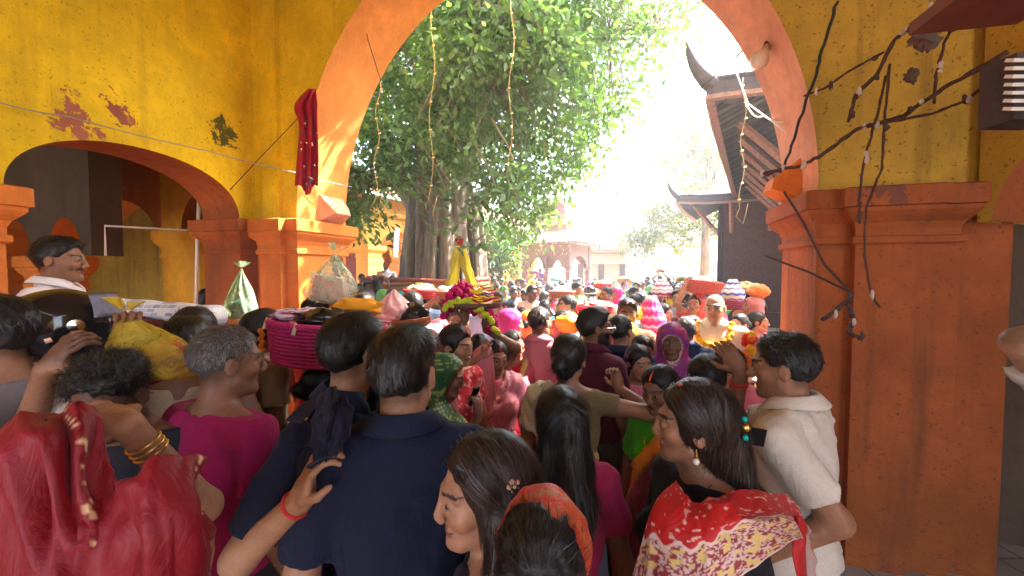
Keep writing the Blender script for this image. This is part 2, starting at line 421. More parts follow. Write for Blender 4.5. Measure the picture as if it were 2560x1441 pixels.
    def skin_cols(s, V, base, beard=0.0, mous=0.0, sindoor=0.0, bindi=0.0, grey=False, lip=None, cap=True):
        h = s.inv_head(V); x, y, z = h.T; ax = np.abs(x); c = np.tile(np.array(base, np.float32), (len(V), 1))
        inh = z > 1.44
        def lay(m, colr): 
            nonlocal c
            m = (np.clip(m, 0, 1) * inh)[:, None]; c = c * (1 - m) + np.array(colr, np.float32) * m
        b = np.array(base)
        g = lambda v, w: np.exp(-(v / w) ** 2)
        lay(.35 * g(ax - .042, .022) * g(z - 1.55, .03) * (y > .03), b * (1.15, .9, .85))
        lay(.32 * g(ax - .031, .020) * g(z - 1.584, .013) * (y > .05), b * .45)
        hair = (.012, .009, .008)
        lay(.95 * (np.abs(z - (1.6115 - 6 * (ax - .03) ** 2 + .05 * (ax - .03))) < (.0052 if not s.fem else .0036)) * (ax > .010) * (ax < .053) * (y > .04), hair)
        lc = lip or (b[0] * .72, b[1] * .42, b[2] * .5)
        lay(.75 * np.clip((.0225 - ax) / .004, 0, 1) * np.clip((z - 1.5085) / .003, 0, 1) * np.clip((1.5335 - .009 * (ax / .022) ** 2 - z) / .003, 0, 1) * (y > .074), lc)
        lay(.8 * (np.abs(z - 1.5222) < .0016) * (ax < .023) * (y > .075), b * .15)
        lay(.7 * g(ax - .007, .0035) * g(z - 1.5465, .0035) * (y > .09), b * .2)
        if beard: lay(beard * np.clip((1.548 - z) / .012 + np.clip((ax - .045) / .006, 0, 1) * 1.5, 0, 1) * (z > 1.455) * (y > -.005) * (z < 1.585) * (1 - (ax < .02) * (np.abs(z - 1.5215) < .011)), hair if not grey else (.12, .11, .10))
        if not s.fem: lay(.55 * np.clip((z - 1.50) / .03, 0, 1) * np.clip((-.015 - y) / .02, 0, 1) * (z < 1.60), hair)
        if mous: lay(mous * (np.abs(z - 1.5385 + .1 * ax) < .0065) * (ax < .031) * (y > .06), hair)
        if sindoor: lay(sindoor * (ax < .0065) * (z > 1.645) * (y > .02), (.72, .07, .015))
        if bindi: lay((np.hypot(x, z - 1.617) < .0062) * (y > .05), (.6, .02, .03))
        return c
    def eye_mesh(s, i, gaze=(0, 0)):
        sx = -1 if i == 0 else 1; c0 = np.array((sx * .0315, .0765, 1.587)); R = .0138
        nu, nv = 15, 9; V, C = [], []
        for a in range(nu):
            u = -1 + 2 * a / (nu - 1)
            for b in range(nv):
                v = -1 + 2 * b / (nv - 1); e = 1 - u * u * .96
                X = u * .0132; Z = (v * .0048 + .0004) * math.sqrt(e) + u * sx * .0009
                Y = math.sqrt(max(R * R - (X * .8) ** 2 - Z * Z, 1e-6)); V.append((X, Y, Z))
                d = math.hypot(X - gaze[0], Z - gaze[1])
                C.append((.015, .010, .008) if d < .0028 or v > .72 else (.035, .016, .008) if d < .0058 else (.30, .27, .25) if v > -.8 else (.1, .05, .03))
        V = np.array(V) + c0; V = NECK + (V - NECK) @ s.M.T
        F = [(a * nv + b, (a + 1) * nv + b, (a + 1) * nv + b + 1, a * nv + b + 1) for a in range(nu - 1) for b in range(nv - 1)]
        return V, np.array(F)[:, ::-1], np.array(C)
    # ---- hair
    def hair(s, style='short', res=.0065, vol=.010, seed=0, sides=1.0):
        hc = s.H((0, -.02, 1.58)); low = {'short': .17, 'crop': .17, 'bun': .2, 'back': .2, 'long': .62, 'longside': .62, 'pony': .5, 'bald': .17, 'curly': .18}[style]
        lo = hc - (.17, .24, low); hi = hc + (.17, .17, .17)
        S = SDF(lo, hi, (.0075, .0075, .009) if low > .3 else res, [(hc - .13, hc + .14, res)])
        M = s.M
        def clip(n, o, k=.004):      # remove half-space n.(p-o) > 0 given in head space
            n2 = M @ (np.array(n, float) / np.linalg.norm(n)); o2 = s.H(o)
            d = lambda X, Y, Z: -((X - o2[0]) * n2[0] + (Y - o2[1]) * n2[1] + (Z - o2[2]) * n2[2])
            S.put(d, lo, hi, k, 's')
        v = vol
        if style in ('short', 'crop', 'curly', 'bald'):
            vs = v * sides
            s.hell(S, (0, -.016, 1.612), (.0735 + vs * .6, .092 + v * .6, .086 + v * .75), .004)
            if style == 'curly': s.hell(S, (0, -.01, 1.645), (.083 + v, .095 + v, .065 + v), .02)
            elif style == 'short': s.hell(S, (0, .014, 1.652), (.062 + v * .8, .066 + v * .8, .046 + v * .8), .02)
            clip((0, 1, -.60), (0, .058 if style != 'bald' else -.03, 1.643 if style != 'bald' else 1.66)); clip((0, .5, -1), (0, -.06, 1.532))
            if style == 'bald': clip((0, 0, 1), (0, 0, 1.625))
            for sx in (-1, 1): s.hcap(S, (sx * .082, .005, 1.572), .026, k=.006, op='s')
        else:
            s.hell(S, (0, -.018, 1.612), (.075 + v, .095 + v, .087 + v), .004)
            if style == 'bun': s.hell(S, (0, -.128, 1.575), (.048, .040, .05), .012); s.hell(S, (0, -.07, 1.54), (.055, .045, .05), .02)
            if style == 'back': s.hell(S, (0, -.075, 1.53), (.060, .045, .06), .02)
            clip((0, 1, -.42), (0, .072, 1.648), .006)
            for sx in (-1, 1): clip((sx * .25, 1, -.25), (sx * .04, .058, 1.62), .01)
            if style in ('bun', 'back'):
                clip((0, .35, -1), (0, -.04, 1.505))
                for sx in (-1, 1): s.hcap(S, (sx * .085, .004, 1.570), .026, k=.006, op='s')
            if style == 'pony':
                clip((0, .35, -1), (0, -.04, 1.51)); a = s.H((0, -.11, 1.60)); S.cap(a, .026, a + (0, -.04, -.12), .032, .02); S.cap(a + (0, -.04, -.12), .032, a + (0, -.01, -.36), .014, .02)
            if style in ('long', 'longside'):
                a = s.H((0, -.045, 1.56)); b = np.array((a[0] * .7, min(a[1] - .05, -.135), 1.32)); c = np.array((b[0] * .8, -.15, 1.06))
                S.ell((a + b) / 2, (.098, .055, .2), .04); S.cap(a, .075, b, .060, .03)
                for o in (-.055, 0, .055): S.cap(b + (o, .0, .06), .045, c + (o * .8, 0, .05 + random.random() * .08), .026, .03)
                if style == 'longside':
                    for sx in (-1, 1): d = s.H((sx * .075, -.01, 1.55)); S.cap(d, .030, d + (sx * .035, -.02, -.20), .032, .03); S.cap(d + (sx * .035, -.02, -.2), .032, d + (sx * .03, .0, -.38), .016, .02)
        V, F = S.mesh()
        if not len(F): return V, F
        V = relax(V, F, 2, .5); n = vnormals(V, F); h = s.inv_head(V)
        if style == 'curly': V = V + n * ((vnoise(V * 75, seed) - .5) * .013 + (vnoise(V * 32, seed + 1) - .5) * .016)[:, None]
        else:
            fl = np.stack([h[:, 0] * 95, h[:, 1] * (28 if style == 'short' else 60), h[:, 2] * (30 if 'long' not in style else 12)], 1)
            V = V + n * ((vnoise(fl, seed) - .5) * .0075 + (vnoise(V * 26, seed + 2) - .5) * .007)[:, None]
        return V.astype(np.float32), F
    def strands(s, V, F, style, n=1800, seed=0, L=None, wid=.0011):
        g = np.random.default_rng(seed + 11); nv = vnormals(V, F); h = s.inv_head(V)
        nh = nv @ s.M
        okv = np.ones(len(V), bool) if style == 'curly' else ~((nh[:, 2] < -.15) & (h[:, 2] > (1.50 if style not in ('long', 'longside', 'pony') else 1.56)))
        okv &= ~((nh[:, 1] > .80) & (nh[:, 2] < .25) & (h[:, 2] > 1.56)); pick = g.choice(np.flatnonzero(okv), n); P = V[pick] + g.normal(0, .003, (n, 3)); Nn = nv[pick]; hp = h[pick]
        if style in ('short', 'crop', 'bald'):
            fwd = np.clip((hp[:, 1] + .03) / .06, 0, 1)[:, None]; upn = np.clip((hp[:, 2] - 1.64) / .03, 0, 1)[:, None]
            D = (np.array([.35, .9, 0.]) * fwd * upn + np.array([0, -.25, -1.]) * (1 - upn * fwd)) @ s.M.T
        elif style == 'curly': D = g.normal(0, 1, (n, 3))
        elif style in ('bun', 'back', 'pony'): D = np.stack([-hp[:, 0] * 2, np.full(n, -1.), np.full(n, -.35)], 1) @ s.M.T
        else:
            top = hp[:, 2] > 1.62; D = np.stack([np.sign(hp[:, 0]) * .9, np.full(n, -.35), np.full(n, -.6)], 1) @ s.M.T
            D = np.where(top[:, None], D, np.array([0, 0, -1.]))
        D = D + g.normal(0, {'curly': .5, 'short': .38, 'crop': .45, 'bald': .4}.get(style, .10), (n, 3))
        LL = (L or {'short': .022, 'crop': .012, 'bald': .008, 'curly': .022, 'bun': .06, 'back': .06, 'pony': .07}.get(style, .11)) * (.6 + .8 * g.random(n))
        segs = 3; cur = P + Nn * .0006; out = [cur]; st = (LL / segs)[:, None]
        Rr = np.where(hp[:, 2] > 1.55, .088, .5)[:, None]; fly = (g.random(n) < .08)[:, None] * .18 + {'short': .30, 'crop': .55, 'curly': .35}.get(style, 0.0) * g.random((n, 1))
        for k in range(segs):
            D = D - Nn * (D * Nn).sum(1, keepdims=True); D /= np.linalg.norm(D, axis=1, keepdims=True) + 1e-9
            if style == 'curly': D = D + g.normal(0, .7, (n, 3)) + Nn * .2
            hf = st / (2 * Rr); cur = cur + (D * np.cos(hf) - Nn * np.sin(hf) + Nn * (fly + .03 * (k == 0))) * st; Nn, D = Nn + D * 2 * np.tan(hf), D - Nn * 2 * np.tan(hf); Nn /= np.linalg.norm(Nn, axis=1, keepdims=True); out.append(cur)
        T = np.cross(D, Nn); T /= np.linalg.norm(T, axis=1, keepdims=True) + 1e-9
        Vs, Fs = [], []
        for k, q in enumerate(out):
            ww = wid * (1 - .75 * k / segs); Vs += [q - T * ww, q + T * ww]
        Vs = np.stack(Vs, 1).reshape(-1, 3); base = np.arange(n)[:, None] * (2 * (segs + 1))
        for k in range(segs): Fs.append(base + np.array([2 * k, 2 * k + 1, 2 * k + 3, 2 * k + 2]))
        return Vs, np.concatenate(Fs)
    # ---- garments
    def collar(s):
        nb = np.array((0, -.024, 1.405)); ax_ = s.H((0, -.014, 1.50)) - nb; ax_ = ax_ / np.linalg.norm(ax_); ax_ = ax_ * .5 + np.array((0, 0, .5)); ax_ /= np.linalg.norm(ax_)
        u = np.cross(ax_, (1, 0, 0)); u /= np.linalg.norm(u); u = -u if u[1] > 0 else u; v = np.cross(ax_, u); V = []; n = 31; k = .92 if s.fem else 1.0
        for i in range(n):
            a = R_(-163 + 326 * i / (n - 1)); f = abs(a) / R_(163); r = u * math.cos(a) + v * math.sin(a); w = .5 - .5 * math.cos(2 * a)
            for rad, t in ((.063, .030), (.0605, .090 - .022 * f * f), (.064, .096 - .022 * f * f), (.070, .092 - .024 * f * f), (.098 + .012 * f + .004 * w, .052 + .010 * w - .036 * f ** 3)): V.append(nb + (r * rad + r * .006) * k + ax_ * t)
        V = np.array(V, np.float32); F = np.array([(i * 5 + j, i * 5 + j + 1, (i + 1) * 5 + j + 1, (i + 1) * 5 + j) for i in range(n - 1) for j in range(4)]); return V, F
    def shirt(s, sleeve=.55, g=.014, hem=.82, collar=False, res=.011, neck=1.44, wr=.012, seed=0, vneck=0.0, hips=True, lsleeve=None):
        pts = [s.sh[i] + (s.el[i] - s.sh[i]) * min(1, sleeve) for i in (0, 1)] + ([s.wr[0], s.wr[1]] if sleeve > 1 or (lsleeve or 0) > 1 else [])
        lo = np.minimum(np.min(pts, 0) - .09, (-.27, -.19, hem - .03)); hi = np.maximum(np.max(pts, 0) + .09, (.27, .21, 1.53))
        lo[2] = min(lo[2], hem - .03)
        S = SDF(lo, hi, (res, res, res * 1.15), [])
        s.torso(S, g, hips=hips)
        zl = hem
        S.put(lambda X, Y, Z: (Z - zl) + 0 * X + 0 * Y, lo, (hi[0], hi[1], hem), .003, 's') if False else None
        S.F = np.maximum(S.F, (hem - S.ax[2])[None, None, :])
        for i in (0, 1):
            u = sleeve if (i == 1 or lsleeve is None) else lsleeve
            if u > 0: s.arm(S, i, g + .003, u, .02)
        if neck: S.F = np.maximum(S.F, (S.ax[2] - neck)[None, None, :] * 1.0) if not collar else S.F
        if vneck:
            S.cap((0, .16, 1.47), .055, (0, .125, 1.47 - vneck), .02, .005, 's')
        elif not collar: S.ell((0, .035, 1.47), (.075, .085, .055), .006, 's')
        if collar:
            nb = np.array((0, -.024, 1.405)); nt_ = s.H((0, -.014, 1.50)); ax_ = nt_ - nb; ax_ /= np.linalg.norm(ax_)
            def fn(X, Y, Z):
                x, y, z = X - nb[0], Y - nb[1], Z - nb[2]; t = x * ax_[0] + y * ax_[1] + z * ax_[2]
                rad = np.sqrt(np.maximum((x - t * ax_[0]) ** 2 + (y - t * ax_[1]) ** 2 + (z - t * ax_[2]) ** 2, 0)); R0 = (.070 if not s.fem else .060) - .10 * (t - .05)
                top = .100 - np.clip(y, 0, .1) * .45
                d = np.maximum(np.abs(rad - R0) - .0075, np.maximum(t - top + .03, -.03 - t))
                return np.maximum(d, .016 - np.abs(x) - np.where(y > .03, 0, 1.0))
            S.put(fn, nb - .11, nb + .13, .006)
        V, F = S.mesh(); V = relax(V, F, 1, .5); n = vnormals(V, F)
        q = V + .05 * np.stack([vnoise(V * 7, seed), vnoise(V * 7 + 9, seed), vnoise(V * 7 + 19, seed)], 1)
        fold = np.abs(vnoise(q * (13, 13, 7), seed + 3) - .5) * 2; fold2 = np.abs(vnoise(q * (24, 24, 17) + V[:, 2:3] * 12, seed + 5) - .5) * 2
        V = V + n * np.maximum(((fold - .5) * 1.25 + (fold2 - .5) * .55) * wr, -.006)[:, None]
        return V.astype(np.float32), F
    def lower(s, kind='trousers', top=.98, seed=0, res=.038, flare=.24):
        S = SDF((-.42, -.42, -.03), (.42, .42, top + .06), res, [])
        if kind == 'trousers':
            S.ell((0, -.01, .90), (.182 * s.b, .142 * s.b, .15), .04); s.legs(S, .022)
        else:
            S.ell((0, -.01, .92), (.19, .145, .16), .05); S.cap((0, -.005, .86), .165, (0, 0, .20), flare, .05)
        S.F = np.maximum(S.F, (S.ax[2] - top)[None, None, :]); S.F = np.maximum(S.F, (.05 - S.ax[2])[None, None, :])
        V, F = S.mesh(); V = relax(V, F, 1, .4); n = vnormals(V, F)
        a = np.arctan2(V[:, 1], V[:, 0]); V = V + n * (.012 * np.sin(a * 11 + 3 * vnoise(V * 4, seed)) * np.clip((1 - V[:, 2]), 0, 1) * (kind != 'trousers'))[:, None]
        return V.astype(np.float32), F
    def veil(s, drop=.95, g=.022, res=.009, seed=0, open_r=.078, open_c=(0, .13, 1.565), back=0.0, wr=.011, fwd=0.0, shoulders=True, half=None):
        """cloth over head and shoulders with an opening round the face; returns also the distance to that opening"""
        lo = np.array((-.30, -.30, drop - .03)); hi = np.array((.30, .26, 1.80)); hi2 = s.H((0, .02, 1.75)) + .13; hi = np.maximum(hi, hi2); lo = np.minimum(lo, s.H((0, -.1, 1.6)) - (.14, .14, 0))
        S = SDF(lo, hi, (res, res, res * 1.1), [])
        s.hell(S, (0, -.022 - back, 1.612), (.080 + g, .104 + g, .094 + g), .01)
        nb = s.H((0, -.04, 1.52)); S.cap(nb, .072 + g, (0, -.045, 1.38), .10 + g, .05)
        if shoulders:
            s.torso(S, g + .012, hips=drop < .9)
            for i in (0, 1): S.cap(s.sh[i], .058 + g, s.sh[i] + (s.el[i] - s.sh[i]) * .6, .055 + g, .04, clip=0)
        S.F = np.maximum(S.F, (drop - S.ax[2])[None, None, :])
        oc = s.H(open_c); oe = s.H((open_c[0], open_c[1] + .12, open_c[2] - .02)); ol = s.H((open_c[0], open_c[1] - .005, open_c[2] - .10)); 
        S2 = SDF(lo, hi, (res, res, res * 1.1), [])
        for a in (oc,): S2.ell(a, (open_r, .115 + fwd, open_r * 1.28), 0, 'u', s.M)
        S2.cap(oc, open_r * .9, oe, open_r * 1.1, .02); S2.cap(oc, open_r * .8, ol, open_r * .42, .04)
        S.F = smax(S.F, -S2.F, .006)
        if half is not None:     # keep one side of an oblique plane over the trunk
            pass
        V, F = S.mesh(); V = relax(V, F, 1, .5); n = vnormals(V, F)
        I = [np.clip(np.searchsorted(S.ax[k], V[:, k]), 0, len(S.ax[k]) - 1) for k in range(3)]
        ed = S2.F[I[0], I[1], I[2]]
        q = V + .06 * np.stack([vnoise(V * 6, seed), vnoise(V * 6 + 9, seed), vnoise(V * 6 + 19, seed)], 1)
        fold = np.abs(vnoise(q * (15, 9, 6), seed + 3) - .5) * 2; fold2 = np.abs(vnoise(q * (30, 20, 11), seed + 5) - .5) * 2
        V = V + n * (((fold - .5) * 1.3 + (fold2 - .5) * .7) * wr)[:, None]
        return V.astype(np.float32), F, ed
    def pallu(s, side=1, g=.026, res=.0105, seed=0, zlow=.80, wr=.012, cutw=.05, slope=.9, over=True):
        """sari end worn diagonally over one shoulder; returns also the distance to its edge"""
        lo = np.array((-.3, -.24, zlow - .03)); hi = np.array((.3, .24, 1.50))
        S = SDF(lo, hi, (res, res, res * 1.1), [])
        s.torso(S, g, hips=zlow < .9); i = 1 if side > 0 else 0
        S.cap(s.sh[i], .052 + g, s.sh[i] + (s.el[i] - s.sh[i]) * .55, .05 + g, .03, clip=0)
        X = S.ax[0][:, None, None] * side; Z = S.ax[2][None, None, :]
        cut = (-(X - cutw) + (Z - 1.40) * slope * .75) * .72 + 0 * S.ax[1][None, :, None]
        neck = .078 - np.sqrt(S.ax[0][:, None, None] ** 2 + (S.ax[1][None, :, None] + .02) ** 2) + 0 * Z
        cut = np.maximum(cut, np.where(Z > 1.34, neck, -1.0))
        S.F = np.maximum(S.F, cut.astype(np.float32)); S.F = np.maximum(S.F, (zlow - S.ax[2])[None, None, :])
        V, F = S.mesh(); V = relax(V, F, 1, .5); n = vnormals(V, F)
        c = -(V[:, 0] * side - cutw) * .72 + (V[:, 2] - 1.40) * slope * .54
        q = V + .05 * np.stack([vnoise(V * 6, seed), vnoise(V * 6 + 9, seed), vnoise(V * 6 + 19, seed)], 1)
        fold = np.abs(np.modf(np.abs(c * 16 + 2.2 * vnoise(q * 7, seed)))[0] - .5) * 2
        V = V + n * ((fold - .5) * wr + (vnoise(q * 22, seed + 4) - .5) * wr * .8)[:, None]
        return V.astype(np.float32), F, -c
# ------------------------------------------------------------------ setting: ground, gateway
YEL = (.84, .57, .010); ORA = (.70, .21, .034); ORD = (.50, .115, .025)
def ang2(v): return math.atan2(v[1], v[0])
# arch-wall frame: origin under the arch centre on the near face, u to the right, n outwards into the courtyard
AC = Vector((-.06, 3.2, 0)); AU = Vector((.951, -.309, 0)).normalized(); AN = Vector((-AU.y, AU.x, 0))
def fr(o, u, n): return lambda s, t, z: o + u * s + n * t + Vector((0, 0, z))
A = fr(AC, AU, AN)
ARX, ARS, ARZ, ART = 2.10, 2.34, 2.42, .66      # half span, spring height, rise, thickness
m_yel = plaster('yellow_paint', YEL, dirt=(.16, .08, .015), streak=.35, speck=.5,
    patches=((tuple(at(235, 300, 2.66)), .46, (.46, .15, .09), .525), (tuple(at(335, 285, 2.88)), .34, (.38, .11, .07), .51), (tuple(at(585, 330, 3.68)), .44, (.13, .13, .02), .55), (tuple(at(215, 235, 2.62)), .16, (.45, .38, .32), .53), (tuple(at(375, 340, 2.95)), .24, (.22, .045, .03), .52), (tuple(at(20, 250, 2.3)), .2, (.16, .09, .02), .57), (tuple(at(60, 420, 2.4)), .12, (.12, .06, .03), .55)))
m_yed = plaster('ochre_and_shaded_yellow', (.48, .29, .035), dirt=(.10, .055, .02), streak=.7, speck=.9, patches=((tuple(at(2150, 420, 2.2)), .35, (.14, .06, .03), .60), (tuple(at(2480, 420, 1.9)), .3, (.10, .09, .03), .62)))  # darker yellow: the dimmer light on the right wall put into the colour
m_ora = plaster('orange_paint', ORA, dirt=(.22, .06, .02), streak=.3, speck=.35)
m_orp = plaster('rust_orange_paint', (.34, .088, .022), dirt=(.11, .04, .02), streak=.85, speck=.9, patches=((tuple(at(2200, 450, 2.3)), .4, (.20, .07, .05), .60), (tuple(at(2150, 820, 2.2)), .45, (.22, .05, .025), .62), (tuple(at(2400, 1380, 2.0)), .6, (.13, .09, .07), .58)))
m_sof = plaster('bright_orange_paint', (.80, .30, .06), dirt=(.4, .12, .03), streak=.12, speck=.2)
m_pnk = plaster('salmon_paint_and_glare', (.78, .40, .26), dirt=(.35, .14, .08), streak=.3, speck=.4)  # on the right half of the soffit, courtyard glare put into the colour
m_drk = plaster('shaded_aisle_plaster', (.11, .075, .05), dirt=(.03, .02, .015), streak=.5, speck=.5)  # darkness of the unlit aisles put into the plaster colour

def sheet_ground():
    m, nt, bs = nodes_of('paving'); g = N(nt, 'ShaderNodeNewGeometry')
    br = N(nt, 'ShaderNodeTexBrick'); br.inputs['Scale'].default_value = 1.6; br.inputs['Mortar Size'].default_value = .012
    br.inputs['Color1'].default_value = (.40, .33, .27, 1); br.inputs['Color2'].default_value = (.33, .27, .22, 1); br.inputs['Mortar'].default_value = (.14, .11, .09, 1)
    nt.links.new(g.outputs['Position'], br.inputs['Vector']); n = noise(nt, 3, 6, .6, g.outputs['Position'])
    nt.links.new(mix(nt, ramp(nt, n.outputs[0], [(.35, 0.0), (.75, .6)]).outputs[0], br.outputs['Color'], (.16, .12, .09)), bs.inputs['Base Color'])
    bs.inputs['Roughness'].default_value = .75; bump(nt, bs, n.outputs[0], .2, .01)
    o = MB().add([(-110, -110, 0), (110, -110, 0), (110, 110, 0), (-110, 110, 0)], [(0, 1, 2, 3)]).build('ground', m); tag(o, 'worn grey stone paving of courtyard and gateway', kind='structure')
sheet_ground()

def arch_band(F, half, spring, rise, s0, s1, ztop, t0, t1, nseg=48, sc=0.0, pw=2.0):
    """front, back faces of a wall above its springing; returns MB and soffit MB"""
    cur = []
    for i in range(nseg + 1):
        a = math.pi * i / nseg; c, s = -math.cos(a), math.sin(a)
        cur.append((sc + half * math.copysign(abs(c) ** (2 / pw), c), spring + rise * abs(s) ** (2 / pw)))
    m = MB()
    for t, fl in ((t0, False), (t1, True)):
        pts = [(s0, spring)] + cur + [(s1, spring)]
        for (a, za), (b, zb) in zip(pts[:-1], pts[1:]):
            q = [F(a, t, za), F(b, t, zb), F(b, t, ztop), F(a, t, ztop)]
            m.add(q if not fl else q[::-1], [(0, 1, 2, 3)])
    m.add([F(s0, t0, ztop), F(s1, t0, ztop), F(s1, t1, ztop), F(s0, t1, ztop)], [(0, 1, 2, 3)])
    for s_, fl in ((s0, 1), (s1, 0)):
        q = [F(s_, t0, spring), F(s_, t0, ztop), F(s_, t1, ztop), F(s_, t1, spring)]; m.add(q if not fl else q[::-1], [(0, 1, 2, 3)])
    so = MB()
    for (a, za), (b, zb) in zip(cur[:-1], cur[1:]): so.add([F(a, t0, za), F(a, t1, za), F(b, t1, zb), F(b, t0, zb)], [(0, 1, 2, 3)])
    return m, so
def block(F, s0, s1, t0, t1, prof):
    """rectangle footprint lofted along a profile of (offset, z)"""
    return MB().loft([[F(s0 - o, t0 - o, z), F(s1 + o, t0 - o, z), F(s1 + o, t1 + o, z), F(s0 - o, t1 + o, z)] for o, z in prof])
IMP = [(.012, -.33), (.022, -.32), (.022, -.285), (.004, -.28), (.004, -.24), (.02, -.20), (.055, -.165), (.075, -.14), (.075, -.115), (.095, -.11), (.095, -.004), (.07, .006)]
def impost(F, s0, s1, t0, t1, z, k=1.0): return block(F, s0, s1, t0, t1, [(o * k, z + q) for o, q in IMP])

gate = empty('gateway', AC); tag(gate, 'yellow and orange plastered gateway with one big round arch and side arches', 'gateway')
def gp(mb, name, m, smooth=False):
    o = mb.build(name, m, None, smooth); o.parent = gate; o.matrix_parent_inverse = Matrix.Translation(-AC); return o
TOP = 5.4
wl, so = arch_band(A, ARX, ARS, ARZ, -2.62, 3.6, TOP, 0, ART, 64)
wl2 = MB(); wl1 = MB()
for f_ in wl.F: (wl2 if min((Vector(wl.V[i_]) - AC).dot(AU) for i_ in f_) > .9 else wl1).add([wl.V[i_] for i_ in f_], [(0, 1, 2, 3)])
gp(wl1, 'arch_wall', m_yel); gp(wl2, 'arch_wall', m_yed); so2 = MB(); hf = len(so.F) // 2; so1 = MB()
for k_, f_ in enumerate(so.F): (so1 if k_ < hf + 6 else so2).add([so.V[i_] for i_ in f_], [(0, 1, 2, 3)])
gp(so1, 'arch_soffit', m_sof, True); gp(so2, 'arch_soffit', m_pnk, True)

gp(block(A, -2.62, -ARX, 0.004, ART - .004, [(0, 0), (0, ARS)]), 'arch_pier', m_ora)
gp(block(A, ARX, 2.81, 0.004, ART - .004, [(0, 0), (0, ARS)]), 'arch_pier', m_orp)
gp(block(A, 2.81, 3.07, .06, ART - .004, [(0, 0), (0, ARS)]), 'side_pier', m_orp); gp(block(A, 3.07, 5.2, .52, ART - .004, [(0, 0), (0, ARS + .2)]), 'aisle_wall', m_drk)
gp(impost(A, -2.60, -ARX, .0, ART, ARS), 'impost', m_ora); gp(impost(A, ARX, 2.80, 0, ART, ARS), 'impost', m_orp)
# pilaster strips with their own imposts, both sides of the arch
gp(block(A, -2.50, -2.24, -.07, 0.1, [(0, 0), (0, ARS)]), 'pilaster', m_ora); gp(impost(A, -2.50, -2.24, -.07, .1, ARS - .003, 1.05), 'impost', m_ora)
gp(block(A, -2.47, -2.27, -.05, .1, [(0, ARS + .002), (0, TOP)]), 'pilaster', m_yel)
gp(block(A, 2.28, 2.58, -.055, 0.1, [(0, 0), (0, ARS)]), 'pilaster', m_orp); gp(impost(A, 2.28, 2.58, -.055, .1, ARS - .003, 1.05), 'impost', m_orp)
# small corbels at the foot of the soffit
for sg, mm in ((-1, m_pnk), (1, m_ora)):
    s_ = sg * (ARX - .005); e = sg * -.17
    m = MB(); c = [A(s_, .26, ARS + .02), A(s_, .60, ARS + .02), A(s_ , .60, ARS + .30), A(s_, .26, ARS + .30)]
    q = [A(s_ + e, .32, ARS + .10), A(s_ + e, .54, ARS + .10), A(s_ + e * .9, .52, ARS + .18), A(s_ + e * .9, .34, ARS + .18)]
    m.loft([c, q]); gp(m, 'corbel', mm)
# right pier: yellow wall over an opening towards the right aisle
RC = A(2.81, 0, 0); RD = Vector((.25, -.968, 0)).normalized(); RN = Vector((-RD.y, RD.x, 0))  # n to the right
Rw = fr(RC, RD, RN)
wl, so = arch_band(Rw, 1.15, ARS - .22, .75, .06, 5.2, TOP, 0.0, .5, 40, 1.27)
gp(wl, 'side_wall', m_yed); gp(so, 'arch_soffit', m_orp, True)
gp(block(Rw, 2.45, 5.2, .004, .49, [(0, 0), (0, ARS - .22)]), 'side_pier', m_orp)
# left wall with its low arch
LC = A(-2.62, 0, 0); LD = Vector((-.25, -.968, 0)).normalized(); LN = Vector((LD.y, -LD.x, 0))   # n to the left
Lw = fr(LC, LD, LN)
LS, LE = .18, 1.70
wl, so = arch_band(Lw, (LE - LS) / 2, ARS + .005, .43, -.02, 5.2, TOP, 0, .45, 40, (LS + LE) / 2, 2.15)
gp(wl, 'side_wall', m_yel); gp(so, 'arch_soffit', m_orp, True)
gp(block(Lw, -.02, LS, .004, .446, [(0, 0), (0, ARS)]), 'side_pier', m_orp); gp(impost(Lw, .0, LS, .0, .45, ARS, .9), 'impost', m_orp)
gp(block(Lw, LE, 5.2, .004, .446, [(0, 0), (0, ARS)]), 'side_pier', m_ora); gp(impost(Lw, LE, 5.2, 0, .45, ARS, .9), 'impost', m_ora)
gp(block(Lw, -.05, 5.4, -.85, .47, [(0, .002), (0, .42)]), 'plinth', m_orp)
# ceiling over the passage and the left aisle
cm = MB(); cm.add([A(-2.9, .2, TOP - .02), A(3.9, .2, TOP - .02), A(5.2, -5.2, TOP - .02), A(-3.6, -5.2, TOP - .02)], [(3, 2, 1, 0), ]); gp(cm, 'ceiling', m_yed)
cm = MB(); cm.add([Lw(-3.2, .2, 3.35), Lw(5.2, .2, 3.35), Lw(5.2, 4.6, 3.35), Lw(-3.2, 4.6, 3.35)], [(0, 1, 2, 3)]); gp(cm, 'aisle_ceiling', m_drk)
gp(block(Lw, -3.1, 5.2, 4.2, 4.5, [(0, 0), (0, 3.4)]), 'aisle_wall', m_yed)
# arcade of the left aisle: lit pillar seen through the low arch, and smaller arches behind
ao = Vector((-4.35, 4.95, 0)); AF = fr(ao, AU, AN)
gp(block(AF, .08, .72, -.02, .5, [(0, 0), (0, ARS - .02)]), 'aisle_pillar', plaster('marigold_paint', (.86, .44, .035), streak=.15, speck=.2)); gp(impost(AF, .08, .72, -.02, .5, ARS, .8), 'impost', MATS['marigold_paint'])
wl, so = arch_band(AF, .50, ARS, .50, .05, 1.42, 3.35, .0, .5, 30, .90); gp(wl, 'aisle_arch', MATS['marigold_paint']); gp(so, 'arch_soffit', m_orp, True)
wl, so = arch_band(AF, .85, ARS - .15, .6, -2.6, .07, 3.35, .05, .5, 30, -.95); gp(wl, 'aisle_arch', m_ora); gp(so, 'arch_soffit', m_ora, True)
ao2 = Vector((-5.9, 4.2, 0)); AF2 = fr(ao2, AU, AN)
